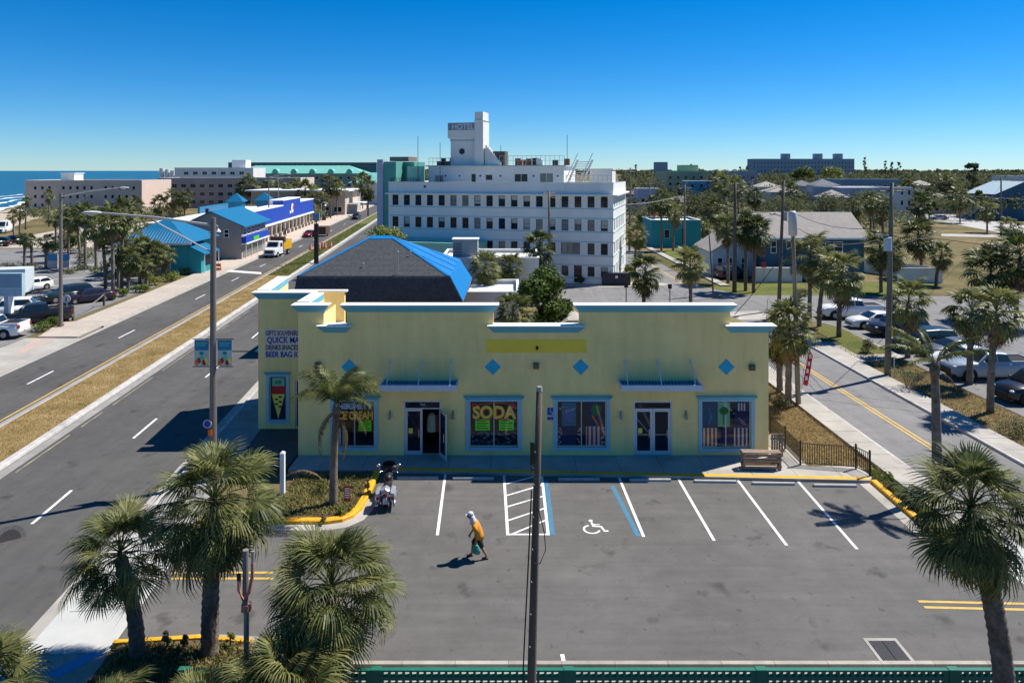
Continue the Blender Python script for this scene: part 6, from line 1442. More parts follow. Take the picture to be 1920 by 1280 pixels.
# ---- far wood: one mass to the horizon
g = np.random.default_rng(5); VV, n_t = [], 0
def far_mass(count, ymin, ymax, xf, hmin, hmax, seed, size_k=0.0016, leaves=46):
    g = np.random.default_rng(seed); out = []
    y = ymin * (ymax / ymin) ** g.uniform(0, 1, count); px = xf(g, count); x = (px - 960) * y / F
    h = g.uniform(hmin, hmax, count) * (1 + 0.00005 * y); rr = g.uniform(2.0, 4.5, count) * (1 + y / 900)
    for i in range(count):
        d = g.normal(size=(leaves, 3)); d /= np.linalg.norm(d, axis=1, keepdims=True); d[:, 2] = np.abs(d[:, 2]) * 1.0 - 0.25
        rad = g.uniform(0.55, 1.08, leaves)[:, None]
        c = np.array([x[i], y[i], h[i] * 0.55]) + d * np.array([rr[i], rr[i], h[i] * 0.45]) * rad
        nr = d + g.normal(size=(leaves, 3)) * 0.5 + np.array([0, -0.3, 0.5]); nr /= np.linalg.norm(nr, axis=1, keepdims=True)
        t = np.cross(nr, g.normal(size=(leaves, 3))); t /= np.linalg.norm(t, axis=1, keepdims=True); bi = np.cross(nr, t)
        s = (y[i] * size_k * g.uniform(0.7, 1.5, leaves))[:, None]
        out.append(np.stack([c - t*s, c - bi*s*0.7, c + t*s, c + bi*s*0.7], axis=1).reshape(-1, 3))
    v = np.concatenate(out); return v
v = np.concatenate([
    far_mass(1250, 270, 1500, lambda g, n: g.uniform(1170, 1990, n), 6, 13, 31),
    far_mass(270, 190, 330, lambda g, n: g.uniform(1175, 1990, n), 4, 9.5, 32, 0.0017, 80),
    far_mass(500, 1000, 4000, lambda g, n: g.uniform(700, 1990, n), 13, 19, 33, 0.0016, 26),
    far_mass(160, 300, 900, lambda g, n: g.uniform(690, 860, n), 6, 12, 34),
])
me = np_mesh('far_wood', v, np.arange(len(v)).reshape(-1, 4), M_LEAFD); fw = link('far_wood', me); tag(fw, 'far mass of low trees reaching the horizon on the right', 'trees', kind='stuff')
v = np.concatenate([far_mass(120, 150, 210, lambda g, n: g.uniform(1185, 1440, n), 2.5, 5.5, 36, 0.0014, 80), far_mass(60, 150, 190, lambda g, n: g.uniform(1440, 1700, n), 2.5, 5.0, 37, 0.0014, 80), far_mass(70, 180, 215, lambda g, n: g.uniform(420, 590, n), 2.5, 6.0, 38, 0.0014, 80), far_mass(110, 190, 226, lambda g, n: g.uniform(60, 330, n), 1.2, 3.2, 39, 0.0013, 70)])
me = np_mesh('undergrowth', v, np.arange(len(v)).reshape(-1, 4), M_LEAFD); fw = link('undergrowth', me); tag(fw, 'tangled undergrowth between the houses and palms', 'undergrowth', kind='stuff')
# tall lone pines on the skyline
for k, (px, top, rp) in enumerate(sorted(((1622, 290, 4), (1660, 298, 3), (1672, 298, 3), (1686, 299, 4), (1192, 304, 3), (1388, 308, 3), (1295, 304, 3), (1402, 306, 3)))):
    q = P(px, top, 620); tree(ORD[k] + ' slender conifer from the left above the far treeline', (q.x, 620, 0), q.z, rp * 620 / F, q.z * 0.45, 260, 0.8, M_LEAFD, 'conifer', 500 + k, 0.3, 'skyline conifers')
# ---- turf blades
def blades(name, label, seed, n, pts_fn, h, m, z=0.1):
    g = np.random.default_rng(seed); p = pts_fn(g, n); a = g.uniform(0, 6.28, n); hh = h * g.uniform(0.5, 1.4, n); w = hh * 0.28
    base = np.column_stack([p, np.full(n, z)]); d = np.column_stack([np.cos(a) * w, np.sin(a) * w, np.zeros(n)])
    tip = base + np.column_stack([g.normal(size=n) * hh * 0.6, g.normal(size=n) * hh * 0.6, hh])
    v = np.stack([base - d, base + d, tip], axis=1).reshape(-1, 3)
    o = link(name, np_mesh(name, v, np.arange(n * 3).reshape(n, 3), m)); tag(o, label, 'grass', kind='stuff'); return o
def in_strip(fr, u0, u1, y0, y1):
    k = KL if fr is LR else KR
    def f(g, n):
        u = g.uniform(u0, u1, n); y = y0 * (y1 / y0) ** g.uniform(0, 1, n); return np.column_stack([u + k * y, y])
    return f
blades('median_grass', 'dry brown grass along the avenue median', 1, 30000, in_strip(LR, -24.3, -21.45, 28, 100), 0.06, M_GRASSB, 0.11)
blades('median_green_grass', 'greener grass on the far median', 2, 14000, in_strip(LR, -24.3, -21.45, 92, 180), 0.14, M_GRASSG, 0.11)
blades('verge_grass', 'dry grass between the shop and the right pavement', 3, 16000, lambda g, n: np.column_stack([g.uniform(13.95, 17.1, n), g.uniform(32.8, 48, n)]), 0.09, M_GRASSB, -0.03)
blades('bank_grass', 'green weeds between the yellow kerb and the right pavement', 4, 6000, lambda g, n: np.column_stack([g.uniform(16.4, 17.2, n), g.uniform(26.5, 32.4, n)]), 0.16, M_GRASSG, -0.03)
blades('street_verge_grass', 'dry verge grass right of the street', 5, 16000, lambda g, n: np.column_stack([g.uniform(25.8, 29.0, n), g.uniform(32, 62, n)]), 0.09, M_GRASSB, -0.03)
blades('island_weeds', 'straggly weeds and dry litter in the planted beds', 6, 5000, lambda g, n: np.where((g.uniform(0, 1, n) < 0.55)[:, None], np.column_stack([g.uniform(-9.8, -6.5, n), g.uniform(28.0, 31.6, n)]), np.column_stack([g.uniform(-11.4, -7.5, n), g.uniform(17.2, 20.4, n)])), 0.13, M_GRASSG, 0.09)
blades('island_litter', 'dry grass litter in the planted beds', 7, 5000, lambda g, n: np.where((g.uniform(0, 1, n) < 0.5)[:, None], np.column_stack([g.uniform(-9.8, -6.5, n), g.uniform(28.0, 31.6, n)]), np.column_stack([g.uniform(-11.4, -7.5, n), g.uniform(17.2, 20.4, n)])), 0.10, M_GRASSB, 0.09)
GI = 'small plants in the beds'
for k, (lab, px, py, rpx, hpx, mm) in enumerate((('orange-tinged shrub right of the island palm', 655, 915, 20, 26, M_PALMY), ('dark twiggy plant beside the yellow kerb in the island', 690, 925, 12, 42, M_LEAFD), ('yellow-green shrub at the left of the island palm', 600, 925, 20, 22, M_PALMY), ('low plant behind the red sign in the island', 640, 965, 16, 18, M_LEAFY), ('upright young plant in the front bed, left one', 313, 1212, 10, 30, M_LEAFD), ('upright young plant in the front bed, middle one', 345, 1215, 9, 26, M_LEAFD), ('upright young plant in the front bed beside the metal pole', 432, 1212, 9, 28, M_LEAFY), ('scrub under the tall full-crowned palm', 340, 1262, 22, 30, M_LEAFD), ('purple-tinged weed at the island kerb', 607, 978, 9, 14, M_LEAFD))):
    p = W(px, py, 0.1); kk = p.y / F * (0.72 if py < 1000 else 0.9); shrub(lab, p, rpx * kk, hpx * kk, 200, 0.045, mm, 140 + k, GI)
for k, (px, py) in enumerate(((1660, 920), (1680, 935), (1700, 960), (1652, 905), (1722, 985))):
    shrub_px(ORD[k] + ' weedy tuft counting along the bank behind the right-hand yellow kerb', px + 12, py, 15, 16, M_LEAFY if k % 2 else M_LEAFD, 350, 160 + k, 'weeds behind the right kerb', 0.0016)

# ================================================================== VEHICLES
def paintm(name, c, rough=0.28): 
    return mat('car paint ' + name, c, rough, 0.04, 1.0, spec=0.6)
CP = {'white': paintm('white', (0.72, 0.73, 0.74)), 'black': paintm('black', (0.012, 0.013, 0.015)), 'navy': paintm('navy', (0.014, 0.02, 0.035)), 'green': paintm('dark green', (0.014, 0.03, 0.028)),
      'grey': paintm('grey', (0.10, 0.115, 0.135)), 'purple': paintm('dark plum', (0.022, 0.016, 0.032)), 'red': paintm('maroon', (0.14, 0.012, 0.014)), 'silver': paintm('silver blue', (0.30, 0.36, 0.42)), 'yellow': paintm('yellow', (0.62, 0.36, 0.01))}
M_HEADL = mat('headlight', (0.6, 0.62, 0.64), 0.12, 0.05, 5, spec=0.7)
M_CARGL = mat('car glass', (0.012, 0.02, 0.024), 0.05, 0.1, 3, spec=0.7)
KINDS = {
 # L, W, H, hood z, belt z, [ (x, z roofline) ... ] greenhouse: windscreen base, roof front, roof rear, rear base
 'sedan': dict(L=4.75, W=1.82, H=1.43, hood=0.92, belt=0.95, gh=(0.95, 0.15, -1.15, -1.85), tail=1.0, wb=2.75, wr=0.33, gc=0.17),
 'suv': dict(L=4.75, W=1.92, H=1.75, hood=1.08, belt=1.10, gh=(1.05, 0.35, -1.85, -2.25), tail=1.12, wb=2.8, wr=0.38, gc=0.22),
 'hatch': dict(L=4.3, W=1.8, H=1.5, hood=0.95, belt=0.97, gh=(0.95, 0.2, -1.55, -2.05), tail=1.0, wb=2.6, wr=0.33, gc=0.17),
 'pickup': dict(L=5.75, W=2.0, H=1.88, hood=1.2, belt=1.24, gh=(1.25, 0.55, -0.75, -1.05), tail=1.25, wb=3.6, wr=0.41, gc=0.28),
 'van': dict(L=5.9, W=2.05, H=2.65, hood=1.35, belt=1.45, gh=(2.2, 1.35, -2.8, -2.92), tail=1.45, wb=3.7, wr=0.36, gc=0.22),
}
def car(kind, color, loc, heading, label, group=None, name=None):
    K = KINDS[kind]; cp = CP[color]; L2, hw = K['L'] / 2, K['W'] / 2; zb = K['gc']
    t = thing(name or {'sedan': 'sedan_car', 'suv': 'suv_car', 'hatch': 'hatchback_car', 'pickup': 'pickup_truck', 'van': 'van'}[kind], label, {'pickup': 'pickup truck', 'van': 'van'}.get(kind, 'car'), loc, heading, group)
    def ring(x, w, z0, z1, cr):
        s = [(-w*0.90, z0), (-w, z0 + 0.14), (-w, z0 + (z1-z0)*0.62), (-w*0.955, z1 - 0.06), (-w*0.86, z1), (0, z1 + cr), (w*0.86, z1), (w*0.955, z1 - 0.06), (w, z0 + (z1-z0)*0.62), (w, z0 + 0.14), (w*0.90, z0)]
        return [(x, y, z) for y, z in s]
    g0, g1, g2, g3 = K['gh']; hz, bz_, tz = K['hood'], K['belt'], K['tail']
    st = [(-L2, hw*0.80, zb + 0.16, tz*0.84, 0.0), (-L2 + 0.10, hw*0.92, zb + 0.06, tz - 0.06, 0.01), (-L2 + 0.45, hw*0.985, zb, tz, 0.02), (g3, hw, zb, max(tz, bz_), 0.01), (0, hw, zb, bz_, 0.0), (g0, hw, zb, bz_, 0.02),
          (g0 + 0.15, hw*0.995, zb, bz_ - 0.01, 0.04), (L2 - 0.75, hw*0.97, zb, hz - 0.03, 0.04), (L2 - 0.28, hw*0.90, zb + 0.03, hz - 0.13, 0.02), (L2 - 0.06, hw*0.78, zb + 0.08, hz - 0.30, 0.0), (L2, hw*0.68, zb + 0.14, hz - 0.42, 0.0)]
    b = MB(); b.rings([ring(*s) for s in st][::-1]); b.build('body', cp, t, True)
    # greenhouse
    H = K['H']; ht = hw * (0.74 if kind in ('sedan', 'hatch') else 0.82 if kind != 'van' else 0.9); hb = hw * 0.93
    def gring(x, z1, k):
        w1 = hb + (ht - hb) * k; zz = bz_ - 0.03
        return [(x, -hb, zz), (x, -(hb*(1-0.5*k) + w1*0.5*k), zz + (z1-zz)*0.5), (x, -w1, z1 - 0.05*k), (x, -w1 + 0.12*k, z1), (x, 0, z1 + 0.03*k), (x, w1 - 0.12*k, z1), (x, w1, z1 - 0.05*k), (x, hb*(1-0.5*k) + w1*0.5*k, zz + (z1-zz)*0.5), (x, hb, zz)]
    gs = [(g0, bz_ + 0.01, 0.02), (g1, H - 0.05, 1.0), ((g1+g2)/2, H, 1.0), (g2, H - 0.06, 1.0), (g3, bz_ + 0.02 if kind != 'van' else H - 0.12, 0.05 if kind != 'van' else 1.0)]
    b = MB(); b.rings([gring(*s) for s in gs]); b.build('cabin', cp, t, False)
    def quad(name, p, off):
        p = [Vector(q) for q in p]; n = (p[1]-p[0]).cross(p[3]-p[0]).normalized(); c = sum(p, Vector()) / 4
        if n.dot(c - Vector((0, 0, bz_))) < 0: n = -n
        b = MB(); b.face([q + n*off for q in p]); b.face([q + n*(off - 0.03) for q in p[::-1]])
        for i in range(4): j = (i+1) % 4; b.face([p[i] + n*off, p[j] + n*off, p[j] + n*(off-0.03), p[i] + n*(off-0.03)])
        b.build(name, M_CARGL, t)
    lerp = lambda a, c, k: a + (c - a) * k
    def ws(xa, za, xb, zb_, wa, wb_, nm, o=0.03):
        quad(nm, [(lerp(xa, xb, 0.08), -wa, lerp(za, zb_, 0.08)), (lerp(xa, xb, 0.08), wa, lerp(za, zb_, 0.08)), (lerp(xa, xb, 0.9), wb_, lerp(za, zb_, 0.9)), (lerp(xa, xb, 0.9), -wb_, lerp(za, zb_, 0.9))], o)
    ws(g0, bz_ + 0.02, g1, H - 0.03, hb*0.9, ht*0.86, 'windscreen')
    if kind != 'van': ws(g3, bz_ + 0.03, g2, H - 0.04, hb*0.86, ht*0.84, 'rear_window')
    gm = lerp(g1, g2, 0.45 if kind != 'van' else 0.2)
    for s in (-1, 1):
        y0, y1 = s*(hb - 0.004), s*(ht + 0.012); z0, z1 = bz_ + 0.05, H - 0.13; y0 = s*(hb*0.985)
        segs = [((lerp(g0, g1, 0.30), g1 + 0.02, g1 - 0.02, gm + 0.03), None)]
        quad('side_window', [(lerp(g0, g1, 0.35), y0, z0), (gm + 0.04, y0, z0), (gm + 0.04, y1, z1), (g1 - 0.06, y1, z1)], 0.012)
        if kind != 'van': quad('side_window', [(gm - 0.04, y0, z0), (lerp(g2, g3, 0.55), y0, z0), (g2 + 0.03, y1, z1), (gm - 0.04, y1, z1)], 0.012)
        b = MB(); b.ball((g0 - 0.25, s*(hw + 0.10), bz_ + 0.10), 0.07, 0.11, 0.08, 8, 5); b.build('mirror', cp, t, True)
        b = MB(); b.ball((L2 - 0.22, s*hw*0.68, hz - 0.27), 0.2, 0.16, 0.085, 8, 5); b.build('headlight', M_HEADL, t, True)
        b = MB(); b.box(-L2 - 0.015, -L2 + 0.18, s*hw*0.80 - 0.10, s*hw*0.80 + 0.10, tz - 0.34, tz - 0.10); b.build('tail_light', M_RED, t)
        for x in (K['wb']/2 + 0.05, -K['wb']/2 + 0.05):
            r_ = K['wr']
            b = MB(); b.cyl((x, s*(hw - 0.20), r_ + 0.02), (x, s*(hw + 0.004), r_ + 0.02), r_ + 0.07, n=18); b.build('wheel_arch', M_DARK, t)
            b = MB(); b.tube([(x, s*(hw - 0.2), r_), (x, s*(hw - 0.02), r_), (x, s*(hw + 0.018), r_)], [r_, r_, r_*0.86], 18); w = b.build('wheel', M_RUBBER, t, False)
            b = MB(); b.cyl((x, s*(hw - 0.02), r_), (x, s*(hw + 0.026), r_), r_*0.64, r_*0.55, n=12); b.build('rim', M_GALV if color != 'black' else M_CHROME, w)
    b = MB(); b.box(L2 - 0.06, L2 + 0.03, -hw*0.55, hw*0.55, zb + 0.18, hz - 0.42); b.build('grille', M_BLACK, t)
    b = MB(); b.box(L2 - 0.2, L2 + 0.05, -hw*0.8, hw*0.8, zb + 0.05, zb + 0.17); b.build('bumper', M_BLACK if kind in ('suv', 'pickup') else cp, t)
    b = MB(); b.box(-L2 - 0.05, -L2 + 0.15, -hw*0.86, hw*0.86, zb + 0.12, zb + 0.3); b.build('rear_bumper', M_GALV if kind == 'pickup' else cp, t)
    b = MB(); b.box(-L2 - 0.06, -L2 - 0.04, -0.16, 0.16, zb + 0.33, zb + 0.47); b.build('number_plate', M_OFFW, t)
    if kind == 'pickup':   # open bed: dark well with side rails
        b = MB(); b.box(-L2 + 0.16, g3 - 0.12, -hw*0.80, hw*0.80, tz + 0.004, tz + 0.026); b.build('bed', M_DARK, t)
        b = MB()
        for s in (-1, 1): b.box(-L2 + 0.08, g3 - 0.02, s*hw*0.87 - 0.06, s*hw*0.87 + 0.06, tz - 0.02, tz + 0.09)
        b.box(-L2 + 0.03, -L2 + 0.13, -hw*0.8, hw*0.8, tz - 0.12, tz + 0.088); b.build('bed_rail', cp, t)
    return t
GE = 'cars in the right-hand car park'
def east(kind, col, nose_px, py, lab, head=PI, dx=0.0):
    Yc = W(960, py).y + KINDS[kind]['W'] / 2; x = (nose_px - 960) * Yc / F + KINDS[kind]['L'] / 2 + dx
    return car(kind, col, (x, Yc, 0.003), head, lab, GE)
east('pickup', 'white', 1537, 600, 'white crew-cab pickup parked farthest from the camera in the right car park')
east('sedan', 'white', 1590, 618, 'white sedan parked beside the dark SUV, second row from the pickup', PI + 0.03)
east('suv', 'navy', 1630, 633, 'dark navy SUV parked just behind the tall grey pole', PI + 0.05)
east('suv', 'green', 1676, 662, 'large dark green SUV with a pale side stripe behind a palm trunk', PI + 0.1)
east('sedan', 'grey', 1726, 676, 'grey sedan parked between the dark green SUV and a white sedan', PI + 0.1)
east('sedan', 'white', 1745, 693, 'white sedan nosing out beside the silver pickup', PI + 0.08)
east('pickup', 'silver', 1772, 716, 'silver pale pickup behind two palm trunks in the right car park', PI + 0.02)
east('suv', 'black', 1869, 760, 'black SUV nearest the camera at the right edge', PI + 0.12)
GWc = 'cars in the west car park'
for kind, col, px, py, hd, lab in (('pickup', 'white', -22, 637, 3.25, 'white pickup showing only its tailgate at the left edge'), ('pickup', 'black', 66, 610, 3.75, 'black pickup parked by the lamp post hedge'),
    ('suv', 'white', 14, 597, 3.6, 'white SUV behind the blue sign post'), ('suv', 'green', 128, 568, 4.0, 'dark green SUV beside the plum sedan, left of it'), ('sedan', 'purple', 166, 570, 3.9, 'dark plum sedan by the rope fence'),
    ('hatch', 'white', 58, 549, 4.3, 'white hatchback half hidden by the box truck'), ('van', 'white', 8, 440, 5.0, 'white high-roof van on the sand by the sea'), ('suv', 'black', 24, 462, 3.4, 'black car under the palms at the left edge'), ('suv', 'black', -8, 466, 3.4, 'black car cut by the left edge behind the palms')):
    car(kind, col, W(px, py - 4), hd, lab, GWc)
car('sedan', 'red', W(580, 444), -PI/2 - 0.05, 'maroon car coming down the far avenue lane', 'cars on the avenue')
tr = thing('box_trailer', 'dark brown box trailer behind the maroon car', 'trailer', W(601, 444)); b = MB(); b.box(-1.1, 1.1, 0, 3.2, 0.5, 2.1); b.build('box', mat('trailer brown', (0.10, 0.05, 0.03), 0.7), tr)
b = MB(); [b.cyl((s*1.12, 1.6, 0.32), (s*0.95, 1.6, 0.32), 0.32) for s in (-1, 1)]; b.build('wheel', M_RUBBER, tr)
car('suv', 'purple', W(668, 411), -PI/2, 'small dark car far up the avenue', 'cars on the avenue')
car('suv', 'navy', W(1370, 521), 0.5, 'dark blue car parked beside the pale cottage', 'cars by the cottages')
for k, (px, py, col) in enumerate(((1760, 412, 'silver'), (1822, 408, 'silver'), (1853, 413, 'grey'), (1682, 408, 'grey'))):
    car('sedan', col, W(px, py), 3.0 if k != 1 else 2.9, ('pale car on the far street, leftmost', 'pale car in the middle of the far street', 'grey car on the far street nearest the blue house', 'grey car by the white corner store')[k], 'cars on the far street')
# tipper truck
tt = thing('tipper_truck', 'white tipper truck with a yellow body driving down the avenue', 'truck', tuple(LR(-28.6, 114)), -PI/2 - 0.088)
b = MB(); b.rings([[(x, -w, z0), (x, -w, z1 - 0.1), (x, -w*0.85, z1), (x, w*0.85, z1), (x, w, z1 - 0.1), (x, w, z0)] for x, w, z0, z1 in ((2.9, 0.85, 0.6, 1.25), (2.75, 0.98, 0.5, 1.4), (1.7, 1.05, 0.5, 1.55), (1.2, 1.05, 0.5, 2.45), (0.0, 1.05, 0.5, 2.5), (-0.05, 1.05, 0.5, 2.45))]); b.build('cab', CP['white'], tt)
b = MB(); b.face([(1.62, -0.85, 1.68), (1.62, 0.85, 1.68), (1.24, 0.8, 2.36), (1.24, -0.8, 2.36)]); b.v = [(v[0] + 0.05, v[1], v[2] + 0.02) for v in b.v]; b.build('windscreen', M_CARGL, tt)
for s in (-1, 1): b = MB(); b.box(0.15, 1.05, s*1.055 - 0.01, s*1.055 + 0.01, 1.6, 2.25); b.build('side_window', M_CARGL, tt)
b = MB(); b.box(2.86, 2.94, -0.7, 0.7, 0.75, 1.2); b.build('grille', M_BLACK, tt); b = MB(); b.box(2.8, 3.05, -1.0, 1.0, 0.45, 0.68); b.build('bumper', M_OFFW, tt)
b = MB()
b.box(-3.4, -0.25, -1.15, -1.08, 1.0, 2.6); b.box(-3.4, -0.25, 1.08, 1.15, 1.0, 2.6); b.box(-0.32, -0.25, -1.08, 1.08, 1.0, 2.9); b.box(-3.4, -3.33, -1.08, 1.08, 1.0, 2.5); b.box(-3.33, -0.32, -1.08, 1.08, 1.0, 1.1); b.build('tipper_body', CP['yellow'], tt)
b = MB(); b.box(-0.9, -0.24, -1.16, 1.16, 2.2, 3.1); b.build('cab_guard', mat('load brown', (0.09, 0.03, 0.02), 0.7), tt)
for x in (1.9, -2.3):
    for s in (-1, 1): b = MB(); b.cyl((x, s*0.8, 0.45), (x, s*1.08, 0.45), 0.45, n=16); w = b.build('wheel', M_RUBBER, tt); b = MB(); b.cyl((x, s*1.0, 0.45), (x, s*1.09, 0.45), 0.24, n=10); b.build('rim', M_GALV, w)
# box truck behind the sign
bt = thing('box_truck', 'white box truck parked behind the blue roadside sign', 'truck', W(30, 563), 0.25)
b = MB(); b.box(-4.6, 1.3, -1.15, 1.15, 0.95, 3.5); b.build('cargo_box', mat('truck box white', (0.55, 0.62, 0.64), 0.5, 0.05, 1), bt); b = MB(); b.box(-6.4, -4.65, -1.05, 1.05, 0.6, 2.5); b.build('cab', CP['white'], bt)
b = MB(); b.box(-4.6, 1.2, -0.5, 0.5, 0.6, 0.94); b.build('chassis', M_BLACK, bt)
for x in (-5.3, 0.2):
    for s in (-1, 1): b = MB(); b.cyl((x, s*0.85, 0.42), (x, s*1.12, 0.42), 0.42, n=14); b.build('wheel', M_RUBBER, bt)

# ------------------------------------------------------------------ motorcycle, seen from behind, nose to the kerb
mc = thing('touring_motorcycle', 'silver and chrome touring motorcycle with panniers parked by the yellow island kerb', 'motorcycle', W(724, 950), PI/2 + 0.08)
def mpart(nm, m, fn, smooth=True): b = MB(); fn(b); return b.build(nm, m, mc, smooth)
for x in (0.0, 1.62):
    w = mpart('wheel', M_RUBBER, lambda b: b.tube([(x + 0.24*math.cos(a), 0, 0.33 + 0.24*math.sin(a)) for a in [2*PI*i/18 for i in range(19)]], 0.085, 8, False)); b = MB(); b.cyl((x, -0.05, 0.33), (x, 0.05, 0.33), 0.18, n=14); b.build('rim', M_CHROME, w)
M_SILV = mat('bike silver', (0.42, 0.44, 0.50), 0.25, 0.05, 3, metal=0.4)
mpart('rear_fender', M_SILV, lambda b: b.rings([[(0.0 + rr*math.cos(a), y, 0.33 + rr*math.sin(a)) for y, rr in ((-0.11, 0.33), (-0.08, 0.40), (0.08, 0.40), (0.11, 0.33))] for a in [math.radians(20 + 15*i) for i in range(12)]], False, False))
for s in (-1, 1):
    def bag(b): b.rings([[(x, s*(0.30 + dy), z) for dy, z in ((-0.09*k, 0.42), (0.10*k, 0.44), (0.12*k, 0.62), (0.09*k, 0.74), (-0.09*k, 0.76))] for x, k in ((-0.42, 0.7), (-0.36, 1), (0.0, 1.05), (0.25, 0.85), (0.3, 0.5))])
    pn = mpart('pannier', M_SILV, bag, False); b = MB(); b.box(-0.45, -0.40, s*0.30 - 0.05, s*0.30 + 0.05, 0.5, 0.6); b.build('tail_light', M_RED, pn)
    mpart('exhaust', M_CHROME, lambda b: b.tube([(0.9, s*0.2, 0.28), (0.4, s*0.33, 0.26), (-0.45, s*0.36, 0.27)], [0.04, 0.05, 0.055], 8))
    mpart('fork', M_CHROME, lambda b: b.tube([(1.62, s*0.11, 0.33), (1.25, s*0.11, 1.0)], 0.03, 6))
    mpart('mirror', M_CHROME, lambda b: (b.tube([(1.05, s*0.35, 1.08), (1.1, s*0.42, 1.25)], 0.012, 5), b.ball((1.1, s*0.44, 1.28), 0.03, 0.09, 0.06)))
    mpart('foot_board', M_BLACK, lambda b: b.box(0.75, 1.0, s*0.3 - 0.06, s*0.3 + 0.06, 0.3, 0.33), False)
mpart('top_box', M_SILV, lambda b: b.rings([[(x, -0.16*k, 0.72), (x, -0.18*k, 0.85), (x, 0, 0.93), (x, 0.18*k, 0.85), (x, 0.16*k, 0.72)] for x, k in ((-0.42, 0.6), (-0.36, 1), (-0.1, 1), (-0.02, 0.7))]), False)
mpart('tail_light', M_RED, lambda b: b.box(-0.46, -0.40, -0.09, 0.09, 0.62, 0.70), False)
mpart('number_plate', M_OFFW, lambda b: b.box(-0.44, -0.42, -0.08, 0.08, 0.45, 0.56), False)
mpart('seat', M_BLACK, lambda b: b.rings([[(x, -w, z - 0.08), (x, -w*0.8, z), (x, 0, z + 0.02), (x, w*0.8, z), (x, w, z - 0.08)] for x, w, z in ((-0.05, 0.12, 0.86), (0.12, 0.17, 0.84), (0.3, 0.15, 0.80), (0.5, 0.18, 0.74), (0.72, 0.1, 0.80))]))
mpart('fuel_tank', M_BLACK, lambda b: b.rings([[(x, w*math.cos(a), z + 0.14*math.sin(a)) for a in [2*PI*i/10 for i in range(10)]] for x, w, z in ((0.68, 0.08, 0.80), (0.8, 0.17, 0.83), (1.0, 0.18, 0.86), (1.2, 0.10, 0.88))]))
mpart('engine', M_CHROME, lambda b: (b.box(0.55, 1.1, -0.16, 0.16, 0.25, 0.5), b.tube([(0.75, 0, 0.45), (0.65, 0, 0.76)], 0.11, 10), b.tube([(0.9, 0, 0.45), (1.02, 0, 0.76)], 0.11, 10)), False)
mpart('frame', M_BLACK, lambda b: (b.tube([(0, 0, 0.33), (0.55, 0, 0.3), (1.15, 0, 0.3), (1.3, 0, 0.9), (0.7, 0, 0.75), (0.2, 0, 0.7)], 0.035, 6)))
mpart('handlebar', M_CHROME, lambda b: b.tube([(0.85, -0.42, 1.04), (1.0, -0.34, 1.06), (1.2, -0.1, 1.0), (1.2, 0.1, 1.0), (1.0, 0.34, 1.06), (0.85, 0.42, 1.04)], 0.02, 6))
mpart('fairing', M_BLACK, lambda b: b.rings([[(x, w*math.cos(a), z + h*math.sin(a)) for a in [2*PI*i/12 for i in range(12)]] for x, w, z, h in ((1.15, 0.36, 1.08, 0.16), (1.35, 0.38, 1.05, 0.2), (1.52, 0.28, 1.0, 0.16), (1.6, 0.12, 0.98, 0.1))]))
mpart('wind_shield', M_CARGL, lambda b: b.rings([[(1.28, -0.3, 1.2), (1.34, 0, 1.22), (1.28, 0.3, 1.2)], [(1.14, -0.24, 1.42), (1.18, 0, 1.46), (1.14, 0.24, 1.42)]], False, False))
mpart('front_fender', M_BLACK, lambda b: b.rings([[(1.62 + rr*math.cos(a), y, 0.33 + rr*math.sin(a)) for y, rr in ((-0.09, 0.33), (0, 0.38), (0.09, 0.33))] for a in [math.radians(10 + 16*i) for i in range(10)]], False, False))

